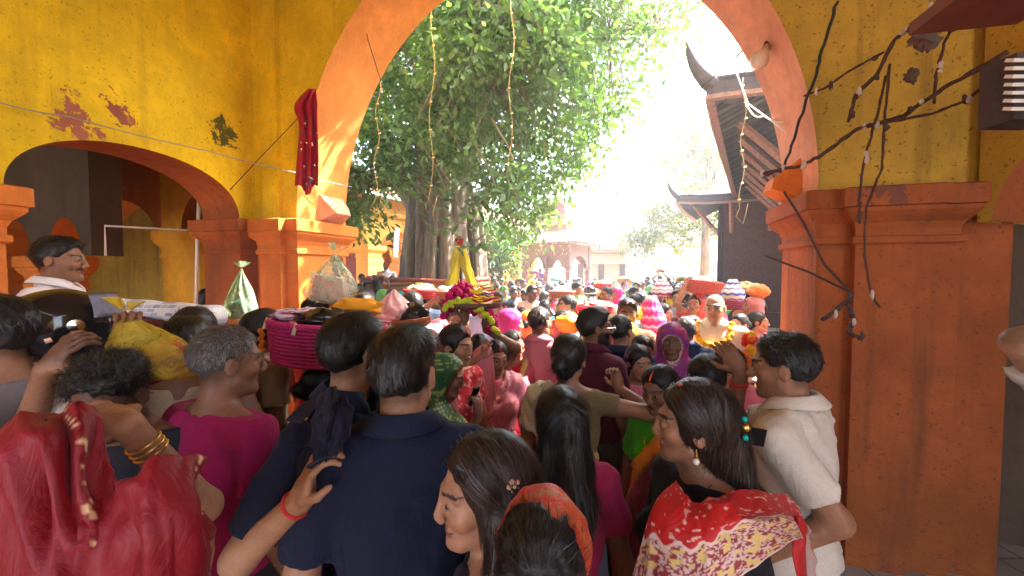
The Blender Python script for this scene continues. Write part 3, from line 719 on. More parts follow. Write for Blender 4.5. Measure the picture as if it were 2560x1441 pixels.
for k in range(2):
    gp(block(AF2, .02 + k * .85, .32 + k * .85, .2, .55, [(0, 0), (0, 1.95)]), 'aisle_pillar', m_ora); gp(impost(AF2, .02 + k * .85, .32 + k * .85, .2, .55, 2.0, .7), 'impost', m_ora)
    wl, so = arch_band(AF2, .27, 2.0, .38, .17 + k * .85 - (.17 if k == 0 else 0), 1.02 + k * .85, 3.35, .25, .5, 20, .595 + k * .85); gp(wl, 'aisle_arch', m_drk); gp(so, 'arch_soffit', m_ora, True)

# unseen rear wall and arch, added to cut the light from behind
RF = fr(A(0, -5.3, 0), AU, AN); wl, so = arch_band(RF, 1.6, 1.9, 1.5, -3.4, 4.4, TOP, -.5, 0, 30, .1); gp(wl, 'added_rear_wall', m_yed); gp(so, 'arch_soffit', m_ora, True)
gp(block(RF, -3.4, -1.5, -.5, 0, [(0, 0), (0, 1.9)]), 'added_rear_pier', m_orp); gp(block(RF, 1.7, 4.4, -.5, 0, [(0, 0), (0, 1.9)]), 'added_rear_pier', m_orp)

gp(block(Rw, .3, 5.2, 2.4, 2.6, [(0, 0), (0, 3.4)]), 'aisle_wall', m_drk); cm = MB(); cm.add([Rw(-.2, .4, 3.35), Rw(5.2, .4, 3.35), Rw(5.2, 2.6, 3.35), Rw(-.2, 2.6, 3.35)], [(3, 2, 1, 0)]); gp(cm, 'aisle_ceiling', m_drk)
# ------------------------------------------------------------------ courtyard: buildings
m_brn = plain('brown_timber', (.056, .040, .042), .8, .35, 14, bmp=.3)
m_dkb = plain('dark_timber', (.034, .028, .031), .85, .35, 18, bmp=.3, spec=.12)
m_lbr = plain('carved_timber', (.27, .13, .085), .65, .4, 22, bmp=.5)
m_mar = plain('ochre_wall', (.66, .36, .05), .8, .15, 3, bmp=.1)
m_red = plain('red_tin', (.42, .13, .10), .6, .2, 5)
m_dor = plain('maroon_door', (.16, .035, .03), .5, .25, 9)
m_wht = plain('white_paint', (.80, .78, .75), .6, .08, 4)
m_crm = plain('cream_wall', (.72, .62, .48), .8, .12, 3)
m_stn = plain('pale_stone', (.55, .40, .33), .75, .2, 9, bmp=.2)
def put(mb, name, m, parent, smooth=False):
    o = mb.build(name, m, None, smooth); o.parent = parent; o.matrix_parent_inverse = parent.matrix_basis.inverted() if parent.type == 'EMPTY' else Matrix(); return o
def pempty(name, loc, label, cat, group=None):
    e = empty(name, loc); tag(e, label, cat, group); return e

# arcade building along the left of the court
bo = Vector((-5.0, 10.2, 0)); bu = Vector((.447, .894, 0)); bn = Vector((-.894, .447, 0)); BF = fr(bo, bu, bn)
bld = pempty('arcade_building', bo, 'ochre arcaded building with red tin roof behind the banyan', 'building')
bay = 2.05
for k in range(8):
    s0 = k * bay
    put(block(BF, s0 - .30, s0 + .30, 0, .5, [(0, .55), (0, 2.55)]), 'pillar', m_mar, bld); put(impost(BF, s0 - .30, s0 + .30, 0, .5, 2.62, .8), 'capital', m_mar, bld)
    wl, so = arch_band(BF, .74, 2.62, .52, s0, s0 + bay, 4.15, .05, .45, 16, s0 + bay / 2); put(wl, 'arch_wall', m_mar, bld); put(so, 'arch_soffit', m_mar, bld)
    if k in (1, 3, 4, 6):
        d = put(block(BF, s0 + .55, s0 + 1.5, 2.3, 2.39, [(0, .55), (0, 2.5)]), 'door', m_dor, bld)
        for q in range(3): put(block(BF, s0 + .62, s0 + 1.43, 2.27, 2.31, [(0, .68 + q * .6), (0, 1.16 + q * .6)]), 'door_panel', m_dor, d)
put(block(BF, -.6, 8 * bay, -.6, 3.0, [(0, .004), (0, .55)]), 'plinth', plain('brick_plinth', (.34, .12, .07), .8, .3, 12), bld)
put(block(BF, -.6, 8 * bay, 2.4, 2.7, [(0, .55), (0, 4.15)]), 'back_wall', m_mar, bld)
put(block(BF, -.6, 8 * bay, -.12, .1, [(0, 3.55), (.03, 3.58), (.03, 3.66), (0, 3.69)]), 'cornice', m_mar, bld)
rf = MB(); rf.loft([[BF(-.8, -.75, 4.02), BF(8 * bay + .2, -.75, 4.02), BF(8 * bay + .2, -.75, 4.08), BF(-.8, -.75, 4.08)], [BF(-.8, 1.6, 5.1), BF(8 * bay + .2, 1.6, 5.1), BF(8 * bay + .2, 1.6, 5.16), BF(-.8, 1.6, 5.16)]])
put(rf, 'roof', m_red, bld)

m_pav = plain('rosewood_paint', (.30, .16, .14), .7, .3, 16, bmp=.3)
# carved pavilion in the middle of the court
def kiosk(c, rz, half, name, label, zc=2.95, tiers=True):
    e = empty(name, c, rz); tag(e, label, 'pavilion'); o0 = Vector((0, 0, 0)); K = fr(o0, Vector((1, 0, 0)), Vector((0, 1, 0)))
    def kp(mb, nm, m, par=None):
        o = mb.build(nm, m, par or e); return o
    kp(block(K, -half - .15, half + .15, -half - .15, half + .15, [(0, .004), (0, .62), (.05, .64), (.05, .72), (0, .74)]), 'plinth', m_lbr)
    for sx in (-1, 1):
        for sy in (-1, 1):
            c0 = kp(block(K, sx * half - .09, sx * half + .09, sy * half - .09, sy * half + .09, [(.05, .74), (.05, .9), (0, .95), (0, 1.75), (.03, 1.8), (-.02, 1.9), (.05, 2.02), (.05, 2.1), (0, 2.11), (0, zc)]), 'column', m_pav)
    for q in range(4):
        a = q * math.pi / 2; U = Vector((math.cos(a), math.sin(a), 0)); Nn = Vector((-U.y, U.x, 0)); F = fr(o0, U, Nn)
        wl, so = arch_band(F, half * .72, 2.02, .48, -half + .09, half - .09, zc, -half - .05, -half + .05, 14)
        p = kp(wl, 'arch_panel', m_pav); kp(so, 'arch_soffit', m_dkb, p)
        rl = kp(block(F, -half + .1, half - .1, -half - .03, -half + .03, [(0, 1.12), (0, 1.18)]), 'rail', m_dkb)
        for j in range(7): kp(block(F, -half + .2 + j * half * .27, -half + .24 + j * half * .27, -half - .02, -half + .02, [(0, .75), (0, 1.12)]), 'baluster', m_dkb, rl)
    ev = kp(block(K, -half, half, -half, half, [(.06, zc), (.62, zc + .02), (.64, zc + .06), (.60, zc + .10), (.1, zc + .42), (.1, zc + .5)]), 'eave', m_stn)
    for q in range(4):
        a = q * math.pi / 2; U = Vector((math.cos(a), math.sin(a), 0)); Nn = Vector((-U.y, U.x, 0)); F = fr(o0, U, Nn)
        for j in range(15):
            s_ = -half - .5 + j * (2 * half + 1.0) / 14; kp(block(F, s_ - .03, s_ + .03, -half - .60, -half - .57, [(0, zc - .10), (0, zc + .03)]), 'tassel', m_lbr, ev)
    z = zc + .5; h = half
    for t in range(3 if tiers else 1):
        h *= .86; kp(block(K, -h, h, -h, h, [(0, z), (0, z + .22), (.08, z + .25), (.08, z + .30), (0, z + .32)]), 'tier', [m_pav, m_stn, m_pav][t]); z += .32
    if tiers:
        for q in range(4):
            a = q * math.pi / 2; U = Vector((math.cos(a), math.sin(a), 0)); Nn = Vector((-U.y, U.x, 0)); F = fr(o0, U, Nn)
            for j in range(5):
                s_ = -h + .12 + j * (2 * h - .24) / 4
                m = MB().loft([[F(s_ - .11, -h - .02 + d, z), F(s_ + .11, -h - .02 + d, z), F(s_ + .12, -h - .02 + d, z + .14), F(s_, -h - .02 + d, z + .30), F(s_ - .12, -h - .02 + d, z + .14)] for d in (0, .07)]); kp(m, 'merlon', m_lbr)
        kp(block(K, -h * .7, h * .7, -h * .7, h * .7, [(0, z), (0, z + .22), (.1, z + .25), (.1, z + .30), (-.2, z + .45), (-.3, z + .5)]), 'spire', m_pav)
        kp(MB().lathe([(.01, z + .48), (.12, z + .55), (.05, z + .62), (.08, z + .68), (.01, z + .9)], n=10), 'finial', plain('brass', (.6, .4, .12), .3, .1, 5, 1.0))
    return e
kp_ = at(1392, 690, 17); kiosk((kp_.x, kp_.y, 0), R_(-33), 1.0, 'pavilion', 'carved brown timber pavilion with stacked tiers and cusped arches')
# long brown hall to the right of the pavilion
hp_ = at(1510, 650, 23); hall = pempty('hall_building', (hp_.x, hp_.y, 0), 'low pinkish brown hall with pale band right of the carved pavilion', 'building')
HF = fr(Vector((hp_.x, hp_.y, 0)), Vector((.98, -.2, 0)).normalized(), Vector((.2, .98, 0)).normalized())
for s_ in (-1.35, -.15, 1.05): put(block(HF, s_ - .16, s_ + .16, 0, .4, [(0, .004), (0, 2.35)]), 'post', m_brn, hall)
put(block(HF, -1.5, 1.2, .35, 4, [(0, .3), (0, 2.3)]), 'wall', m_crm, hall)
put(block(HF, -1.5, 1.2, -.05, 4, [(0, 2.3), (0, 2.62), (.03, 2.63), (.03, 2.86), (0, 2.87)]), 'beam', m_stn, hall)
put(block(HF, -1.6, 1.3, -.4, 4, [(0, 2.9), (.1, 2.95), (.1, 3.15), (-.3, 3.6)]), 'roof', plain('salmon_roof', (.48, .20, .13), .7), hall)
# awnings and far market stalls
def awning(px0, px1, y0, y1, Y, dep, m, label, cat='awning', name='awning', seed=1):
    a = at(px0, y0, Y); b = at(px1, y0, Y); c = at(px0, y1, Y); n, k = 14, 8; V = []; F = []; g = random.Random(seed)
    for i in range(n + 1):
        for j in range(k + 1):
            u, v = i / n, j / k; V.append((a.x + (b.x - a.x) * u, Y + dep * v, a.z + (c.z - a.z) * (1 - v) - .16 * math.sin(math.pi * u) * (1 - v * .3) + g.uniform(-.03, .03)))
    for i in range(n):
        for j in range(k): q = i * (k + 1) + j; F.append((q, q + k + 1, q + k + 2, q + 1))
    e = pempty(name, (a.x, Y, 0), label, cat); mb = MB().add(V, F); o = put(mb, 'cloth', m, e, True)
    md = o.modifiers.new('thick', 'SOLIDIFY'); md.thickness = .02
    for px in (px0 + 6, px1 - 6):
        p = at(px, y1, Y + .1); put(MB().tube([(p.x, p.y, 0), (p.x, p.y, p.z - .02)], .04, 6), 'post', m_brn, e)
    return e
awning(1548, 1690, 652, 676, 26, 5, m_wht, 'long white canvas awning behind the crowd right of the hall', seed=2)
awning(1640, 1790, 634, 662, 24, 3, plain('orange_canvas', (.75, .22, .05), .8, .3, 6), 'orange and red canvas awning below the pale right-hand tree', seed=3)
awning(1690, 1800, 672, 690, 21, 3, plain('yellow_canvas', (.8, .55, .25), .8, .2, 6), 'low yellow canvas awning near the temple wall', seed=4)
bn_ = pempty('banner', at(1595, 660, 29), 'pale banner with blue squares above the white awning', 'banner')
p = at(1595, 655, 29); put(MB().box((p.x, p.y, p.z), (3.0, .05, 1.5)), 'sheet', m_wht, bn_)
for i in range(4):
    for j in range(2): put(MB().box((p.x - 1.05 + i * .7, p.y - .04, p.z - .3 + j * .65), (.5, .03, .42)), 'blue_square', plain('blue_print', (.16, .28, .50), .6, .3, 5), bn_)
# far cream wall closing the court
cw = at(1280, 640, 33); far = pempty('far_wall', (0, 33, 0), 'long cream wall closing the far end of the court', 'wall')
FW = fr(Vector((-6, 33, 0)), Vector((1, 0, 0)), Vector((0, 1, 0)))
put(block(FW, 0, 34, 0, .4, [(0, .004), (0, 2.6), (.08, 2.62), (.08, 2.8)]), 'wall', m_crm, far)
for k in range(9): put(block(FW, 1.5 + k * 3.6, 1.9 + k * 3.6, -.12, .1, [(0, .004), (0, 2.6)]), 'buttress', plain('cream_trim', (.75, .52, .30), .8), far)

# ------------------------------------------------------------------ temple on the right with deep upturned eaves
ta = Vector((.52, .854, 0)).normalized(); tb = Vector((ta.y, -ta.x, 0)); TK = Vector((2.74, 5.75, 0))
def temple(K, la, lb, z, ov, label, name='temple', raf=34, wall_in=0.0):
    e = pempty(name, K, label, 'temple'); F = fr(K, ta, tb)      # s along ta (receding), t along tb (to the right)
    rise = .42 * ov
    # roof slab: outer edge at z, climbing inwards; underside boards, rafters, fascia, horns
    def slope(s0, t0, s1, t1, zi, nm, m, th, up=0.0):
        pass
    cz = lambda s, t: z + .42 * min(max(min(s, t), 0), 2.2)
    n = 14; V = []; Fc = []
    for i in range(n + 1):
        for j in range(n + 1):
            s = la * (i / n) ** 1.3; t = lb * (j / n) ** 1.3; lift = .10 * math.exp(-((s * s + t * t) / .55)); V.append(F(s, t, cz(s, t) + lift + .10))
    for i in range(n):
        for j in range(n): q = i * (n + 1) + j; Fc.append((q, q + n + 1, q + n + 2, q + 1))
    ro = MB().add(V, Fc); r = put(ro, 'roof', m_dkb, e); md = r.modifiers.new('thick', 'SOLIDIFY'); md.thickness = .07; md.offset = 0
    for ax_, L in (('a', la), ('b', lb)):
        pts = []
        for k in range(25):
            s = L * k / 24; lift = .10 * math.exp(-(s * s / .55)); p = F(s, 0, z + lift) if ax_ == 'a' else F(0, s, z + lift); pts.append(p)
        m = MB(); dn = tb if ax_ == 'a' else ta
        m.loft([[p + Vector((0, 0, -.10)), p + Vector((0, 0, .17)), p + dn * .07 + Vector((0, 0, .17)), p + dn * .07 + Vector((0, 0, -.10))] for p in pts]); put(m, 'fascia', m_brn, e)
        m = MB(); m.loft([[p - dn * .015 + Vector((0, 0, -.13)), p - dn * .015 + Vector((0, 0, -.07)), p + dn * .10 + Vector((0, 0, -.07)), p + dn * .10 + Vector((0, 0, -.13))] for p in pts]); put(m, 'fascia_trim', m_lbr, e)
        for k in range(int(raf * L / 8)):
            s = .25 + (L - .3) * k / (raf * L / 8); ln = min(ov, s + .2)
            P0 = F(s, .06, z - .02) if ax_ == 'a' else F(.06, s, z - .02); P1 = F(s, ln, z + .42 * ln - .03) if ax_ == 'a' else F(ln, s, z + .42 * ln - .03)
            put(MB().tube([P0, P1], .045, 4), 'rafter', m_dkb if k % 2 else m_brn, e)
    # corner horn
    cdir = (-(ta + tb)).normalized(); hp = []
    for k in range(9):
        q = k / 8; hp.append(F(.42, .42, z + .10) + cdir * (.95 * math.sin(q * 1.35)) + Vector((0, 0, .62 * q ** 2.1)))
    put(MB().tube(hp, [.15, .15, .14, .125, .11, .09, .07, .05, .02], 8), 'corner_horn', m_brn, e, True)
    # walls, posts, struts
    put(block(F, ov, la - .5, ov, lb + .5, [(0, .004), (0, .5), (-.05, .52), (-.05, z + rise)]), 'wall', plain('temple_brick', (.115, .05, .042), .75, .4, 14, bmp=.4), e)
    nb = max(3, int((la - ov) / .95))
    for k in range(nb):
        s = ov + .2 + k * .95; put(block(F, s - .09, s + .09, ov - .14, ov - .02, [(0, .5), (0, z + rise - .1)]), 'post', m_brn, e)
        st = put(MB().tube([F(s, ov - .15, z - .95), F(s, .35, z + .10)], .07, 4), 'strut', m_lbr, e)
        put(MB().tube([F(s, ov - .12, z - .98), F(s, ov - .32, z - .74)], .09, 5), 'strut_foot', m_stn, st)
    for k in range(int(lb / 1.1)):
        t = ov + .3 + k * 1.1; st = put(MB().tube([F(ov - .15, t, z - .95), F(.35, t, z + .10)], .07, 4), 'strut', m_lbr, e)
    return e
temple(TK, 8.9, 5.5, 4.30, 1.45, 'dark timber temple with deep upturned eaves beside the gateway pier')
p2 = at(1690, 510, 13.5); temple(Vector((p2.x, p2.y, 0)), 5.0, 5.0, 4.15, 1.3, 'smaller dark temple with ribbed upturned eaves beyond the first', raf=40)

# ------------------------------------------------------------------ trees
def leaf_mat(name, c, tr=.4):
    m, nt, bs = nodes_of(name); oi = N(nt, 'ShaderNodeObjectInfo'); g = N(nt, 'ShaderNodeNewGeometry')
    n = noise(nt, 1.3, 3, .5, g.outputs['Position']); n2 = noise(nt, 14, 2, .5, g.outputs['Position'])
    a = mix(nt, ramp(nt, n.outputs[0], [(.35, 0.0), (.65, 1.0)]).outputs[0], tuple(x * .62 for x in c), tuple(min(1, x * 1.35) for x in c))
    a = mix(nt, ramp(nt, n2.outputs[0], [(.55, 0.0), (.72, .55)]).outputs[0], a, (c[0] * 2.2, c[1] * 1.45, c[2] * .5))
    nt.links.new(a, bs.inputs['Base Color']); bs.inputs['Roughness'].default_value = .38; bs.inputs['Specular IOR Level'].default_value = .5
    t = N(nt, 'ShaderNodeBsdfTranslucent'); nt.links.new(mix(nt, 1.0, a, (1.5, 1.6, .6), 'MULTIPLY'), t.inputs[0])
    mx = N(nt, 'ShaderNodeMixShader'); mx.inputs[0].default_value = tr
    out = nt.nodes['Material Output']; nt.links.new(bs.outputs[0], mx.inputs[1]); nt.links.new(t.outputs[0], mx.inputs[2]); nt.links.new(mx.outputs[0], out.inputs[0])
    return m
LEAF = np.array([(0, 0, 0), (-.34, .30, .05), (0, .35, -.04), (.34, .30, .05), (-.30, .70, .03), (0, .72, -.05), (.30, .70, .03), (0, 1.0, -.08)], np.float32)
LF3 = np.array([(0, 2, 1), (0, 3, 2), (1, 2, 5), (1, 5, 4), (2, 3, 6), (2, 6, 5), (4, 5, 7), (5, 6, 7)])
LEAF6 = np.array([(0, 0, 0), (-.36, .42, .06), (0, .45, -.05), (.36, .42, .06), (0, 1.0, -.06)], np.float32); LF6 = np.array([(0, 2, 1), (0, 3, 2), (1, 2, 4), (2, 3, 4)])
def leaves(P, D, L, wid=.8, seed=0, simple=False):
    LEAF, LF3 = (LEAF6, LF6) if simple else (globals()['LEAF'], globals()['LF3'])
    """P base points, D direction, L length arrays -> merged leaf triangles"""
    g = np.random.default_rng(seed); n = len(P); D = D / (np.linalg.norm(D, axis=1, keepdims=True) + 1e-9)
    r = g.normal(0, 1, (n, 3)); r[:, 2] += 1.2; Nn = r - D * (r * D).sum(1, keepdims=True); Nn /= np.linalg.norm(Nn, axis=1, keepdims=True) + 1e-9
    S = np.cross(D, Nn)
    V = P[:, None] + (LEAF[None, :, 0:1] * wid * S[:, None] + LEAF[None, :, 1:2] * D[:, None] + LEAF[None, :, 2:3] * Nn[:, None]) * L[:, None, None]
    F = (np.arange(n)[:, None, None] * len(LEAF) + LF3[None]).reshape(-1, 3)
    return V.reshape(-1, 3), F
def bark(name, c):
    m, nt, bs = nodes_of(name); g = N(nt, 'ShaderNodeNewGeometry'); mp = N(nt, 'ShaderNodeMapping'); mp.inputs['Scale'].default_value = (14, 14, 2.2); nt.links.new(g.outputs['Position'], mp.inputs[0])
    n = noise(nt, 1, 7, .65, mp.outputs[0]); n2 = noise(nt, 2.5, 4, .5, g.outputs['Position'])
    a = ramp(nt, n.outputs[0], [(.3, tuple(x * .4 for x in c)), (.7, tuple(x * 1.35 for x in c))]).outputs[0]
    nt.links.new(mix(nt, n2.outputs[0], a, mix(nt, 1.0, a, (.75, .85, .8), 'MULTIPLY')), bs.inputs['Base Color']); bs.inputs['Roughness'].default_value = .85
    bump(nt, bs, n.outputs[0], .7, .03); return m
m_bark = bark('banyan_bark', (.30, .225, .17))
tx, ty = -1.62, 9.2
tree = pempty('banyan_tree', (tx, ty, 0), 'huge old banyan with bundled grey roots and hanging leafy boughs', 'tree')
S = SDF((-2.4, -2.4, -.05), (2.4, 2.4, 7.0), (.06, .06, .09), [])
S.cap((0, 0, 0), .70, (.02, .02, 3.4), .55, .1); S.cap((0, 0, 3.2), .52, (-.35, .2, 6.8), .34, .2); S.cap((.1, 0, 3.2), .42, (1.3, -.2, 6.6), .25, .2); S.cap((-.2, 0, 2.9), .36, (-1.5, -.5, 5.2), .22, .2)
gr = random.Random(5)
for k in range(34):
    a = k / 34 * 2 * math.pi + gr.uniform(-.08, .08); rb = gr.uniform(.78, 1.0); rt = gr.uniform(.50, .72); sw = gr.uniform(-.35, .35); zt = gr.uniform(2.4, 4.6)
    S.cap((math.cos(a) * rb, math.sin(a) * rb, 0), gr.uniform(.07, .16), (math.cos(a + sw) * rt, math.sin(a + sw) * rt, zt), gr.uniform(.05, .12), .025)
for (x, y, r) in ((.95, -.3, .10), (1.1, -.1, .11), (.95, -.75, .06), (-1.05, -.45, .06)): S.cap((x, y, 0), r * 1.2, (x * .7 + .1, y * .6, 3.6), r * .7, .03)
V, F = S.mesh(); V = relax(V, F, 1, .3) + np.array((tx, ty, 0), np.float32); put(MB(), 'x', m_bark, tree) if False else None
tr = link('trunk', mesh_np('trunk', V, F), m_bark, None, True); tr.parent = tree; tr.matrix_parent_inverse = Matrix.Translation((-tx, -ty, 0))
wrp = MB()
for k in range(16):
    z = .35 + k * .088; rr = 1.13 - .05 * (z / 1.7) + (.012 if k % 2 else 0)
    pts = [(tx + math.cos(a) * rr, ty + math.sin(a) * rr, z + .02 * math.sin(3 * a + k)) for a in [2 * math.pi * j / 36 for j in range(37)]]
    put(MB().tube(pts, .046, 6), 'thread_band', plain('orange_thread' if k % 3 else 'red_thread', (.52, .20, .07) if k % 3 else (.45, .09, .05), .9, .3, 30), tree, True)
# limbs
limbs = []
def limb(p, q, r0, r1, sag=.3, n=9, seed=0):
    g = random.Random(seed); p, q = Vector(p), Vector(q); pts = []
    for i in range(n):
        t = i / (n - 1); pts.append(p.lerp(q, t) + Vector((g.uniform(-.1, .1), g.uniform(-.1, .1), sag * math.sin(math.pi * t) + g.uniform(-.08, .08))))
    limbs.extend(pts); o = put(MB().tube(pts, [r0 + (r1 - r0) * i / (n - 1) for i in range(n)], 8), 'limb', m_bark, tree, True)
b0 = Vector((tx, ty, 0))
for i, (dx, dy, dz, z0, r) in enumerate(((3.2, -2.6, .6, 5.0, .17), (1.6, -4.0, .9, 4.6, .15), (-2.6, -1.5, .3, 4.2, .16), (4.6, -.6, 1.2, 5.6, .18), (-1.0, -3.6, 1.2, 4.8, .14), (2.4, 2.5, 1.5, 5.6, .16), (-3.0, 2.0, 1.4, 5.4, .16), (3.9, -3.9, 1.6, 6.0, .14), (.4, -2.4, 2.4, 5.6, .14), (-2.4, -3.4, 2.0, 5.8, .12))):
    limb(b0 + Vector((dx * .06, dy * .06, z0)), b0 + Vector((dx, dy, z0 + dz)), r, .04, .35, 10, i)
LP = np.array([tuple(v) for v in limbs])
# crown: leaf sprays through the volume
g = np.random.default_rng(3); cl = []
def xmax(y): return np.interp(y, [-400, 0, 60, 120, 200, 300, 380, 450, 520, 600], [1900, 1800, 1760, 1725, 1610, 1560, 1540, 1440, 1390, 1345])
def ymax(x): return np.interp(x, [700, 860, 930, 1000, 1050, 1110, 1180, 1260, 1340, 1420, 1560, 1700, 1800], [600, 580, 560, 470, 440, 430, 470, 590, 600, 500, 330, 180, 60])
tries = 0
while len(cl) < 1350 and tries < 90000:
    tries += 1; x = g.uniform(560, 1850); y = g.uniform(-420, 610); Y = g.choice([g.uniform(5.4, 7.6), g.uniform(5.6, 8.2), g.uniform(8, 11.5)])
    if x > xmax(y) - 15 or y > ymax(x) - 10: continue
    if y < 200 and x > 1450 and g.random() < .30 + .35 * (x > 1600): continue
    if 1020 < x < 1190 and y > 400 and Y < 8.5 and g.random() < .6: continue
    p = at(x, y, Y); cl.append((p.x, p.y, p.z, g.uniform(.22, .5)))
for k in range(150):    # boughs closing the view up the limbs
    p = at(g.uniform(1080, 1430), g.uniform(-60, 170), g.uniform(5.1, 6.4)); cl.append((p.x, p.y, p.z, g.uniform(.2, .4)))
for k in range(150):    # the rest of the crown, above and behind
    a = g.uniform(0, 2 * math.pi); r = 4.6 * math.sqrt(g.random()); cl.append((tx + r * math.cos(a), ty + 1 + r * math.sin(a), g.uniform(6.2, 8.6), .6))
P, D, L = [], [], []; tw = MB()
for (x, y, z, r) in cl:
    n = int(g.integers(40, 66)); c = np.array((x, y, z)); q = g.normal(0, .55, (n, 3)) * r * (1, 1, .8)
    P.append(c + q); d = q / r + g.normal(0, .6, (n, 3)) + (0, 0, -.75); D.append(d); L.append(g.uniform(.085, .145, n))
    j = np.argmin(((LP - c) ** 2).sum(1)); b = LP[j]
    if np.linalg.norm(b - c) < 2.2: tw.tube([b, (b + c) / 2 + g.normal(0, .08, 3), c], [.022, .014, .006], 4)
V, F = leaves(np.concatenate(P), np.concatenate(D), np.concatenate(L), .8, 1, True)
m_lf = leaf_mat('banyan_leaf', (.125, .225, .095), .45); m_lf2 = leaf_mat('rubbery_leaf', (.085, .17, .075), .35)
cr = link('crown', mesh_np('crown', V, F), m_lf, None); cr.parent = tree; cr.matrix_parent_inverse = Matrix.Translation((-tx, -ty, 0)); cr['kind'] = 'stuff'
o = put(tw, 'twigs', m_bark, tree); o['kind'] = 'stuff'
# hanging roots
for k in range(46):
    x = g.uniform(880, 1560); Y = g.uniform(5.5, 9); y0 = g.uniform(-60, 250); y1 = min(y0 + g.uniform(120, 380), ymax(x) + 60)
    if x > xmax(y1): continue
    a, b = at(x, y0, Y), at(x + g.uniform(-12, 12), y1, Y); md = (a + b) / 2 + Vector((g.uniform(-.06, .06), 0, 0)); put(MB().tube([a, md, b], [.012, .010, .005], 4), 'hanging_root', m_bark, tree)
# drooping leafy sprays in front of the trunk
P, D, L = [], [], []
for k in range(46):
    x = g.uniform(915, 1150); Y = g.uniform(6.0, 7.4); y0 = g.uniform(180, 330); y1 = y0 + g.uniform(90, 190); a, b = np.array(at(x, y0, Y)), np.array(at(x + g.uniform(-25, 15), y1, Y)); n = 22
    t = np.linspace(0, 1, n)[:, None]; c = a + (b - a) * t; s = np.where(np.arange(n) % 2, 1, -1)[:, None]
    P.append(c); D.append(np.array((.8, 0, -.75)) * (s * (1, 0, 0) + (0, 0, 1)) + g.normal(0, .25, (n, 3))); L.append(g.uniform(.08, .13, n))
V, F = leaves(np.concatenate(P), np.concatenate(D), np.concatenate(L), .62, 2)
o = link('drooping_spray', mesh_np('spray', V, F), leaf_mat('fresh_leaf', (.055, .16, .028), .4), None); o.parent = tree; o.matrix_parent_inverse = Matrix.Translation((-tx, -ty, 0)); o['kind'] = 'stuff'
# big near leaves, one by one
V, F = leaves(np.zeros((1, 3)), np.array([[0, 1., 0]]), np.array([1.0]), .62, 4); big = mesh_np('leaf', V, F); big.materials.append(m_lf2)
for (cx, cy, Y, n, sp) in ((1115, 480, 5.6, 15, 40), (1150, 520, 5.4, 14, 45), (1105, 575, 5.6, 16, 40), (1240, 470, 5.2, 15, 50), (1180, 440, 5.6, 13, 45), (1310, 540, 5.4, 14, 45), (1290, 420, 5.0, 15, 55), (1200, 300, 5.6, 15, 60), (1350, 330, 5.4, 15, 60), (1420, 230, 5.2, 15, 60), (1060, 230, 5.8, 14, 55), (1110, 120, 5.4, 15, 60), (1300, 130, 5.2, 15, 70), (1440, 90, 5.4, 15, 60), (1190, 600, 5.8, 12, 30), (1300, 600, 6.2, 12, 30), (980, 590, 6.4, 9, 25)):
    for k in range(n):
        p = at(cx + g.normal(0, sp * .8), cy + g.normal(0, sp * .55), Y + g.normal(0, .22)); o = bpy.data.objects.new('leaf', big); col.objects.link(o); o.parent = tree; o.matrix_parent_inverse = Matrix.Translation((-tx, -ty, 0))
        o.location = p; o.rotation_euler = (g.uniform(-1.0, .5), g.uniform(-.7, .7), g.uniform(0, 6.28)); s_ = g.uniform(.15, .23); o.scale = (s_, s_, s_)
    a = at(cx - 60, cy - 120, Y + .5); b = at(cx, cy, Y); put(MB().tube([a, (a + b) / 2 + Vector((.06, 0, -.04)), b], [.02, .014, .008], 5), 'twig', m_bark, tree)
# paler tree beyond the temple and a bushy one left of the pavilion
def far_tree(c, label, blobs, col_, n, L0, seed, name='leafy_tree'):
    e = pempty(name, c, label, 'tree'); g = np.random.default_rng(seed); P, D, L = [], [], []
    top = max(b[2] for b in blobs)
    put(MB().tube([(c[0], c[1], 0), (c[0] + .1, c[1], top * .5), (c[0] + .3, c[1] + .1, top * .85)], [.3, .22, .1], 8), 'trunk', m_bark, e, True)
    for (x, y, z, r) in blobs:
        put(MB().tube([(c[0] + .1, c[1], top * .45), (x, y, z)], [.1, .03], 5), 'limb', m_bark, e)
        for k in range(max(4, int(n * r))):
            q = g.normal(0, .5, 3) * r * (1, 1, .8); m = 22; w_ = g.normal(0, .16, (m, 3)); P.append(np.array((x, y, z)) + q + w_); D.append(w_ * 4 + (0, 0, -.5) + g.normal(0, .5, (m, 3))); L.append(g.uniform(.7, 1.3, m) * L0)
    V, F = leaves(np.concatenate(P), np.concatenate(D), np.concatenate(L), .6, seed, True); o = link('crown', mesh_np('crown', V, F), leaf_mat(name + '_leaf%d' % seed, col_, .5), None); o.parent = e; o.matrix_parent_inverse = Matrix.Translation((-c[0], -c[1], 0)); o['kind'] = 'stuff'
bl = [(*at(x, y, 21 + (i % 3)), r) for i, (x, y, r) in enumerate(((1730, 320, 1.3), (1700, 400, 1.5), (1745, 470, 1.5), (1690, 510, 1.5), (1650, 560, 1.4), (1720, 580, 1.6), (1620, 610, 1.0), (1770, 380, 1.3), (1770, 560, 1.4), (1590, 600, .7), (1850, 500, 2.0), (1830, 280, 1.2), (1900, 130, .9)))]
far_tree((at(1760, 680, 22).x, 22, 0), 'pale sunlit tree rising behind the temple eaves', bl, (.11, .15, .05), 26, .26, 8)
bl = [(*at(x, y, 13.5 + .5 * (i % 3)), r) for i, (x, y, r) in enumerate(((1215, 560, .7), (1240, 610, .6), (1200, 640, .6), (1260, 650, .5), (1225, 670, .45), (1290, 590, .6)))]
far_tree((at(1235, 680, 14).x, 14, 0), 'small dark bushy tree between the banyan and the pavilion', bl, (.04, .10, .035), 36, .17, 9)
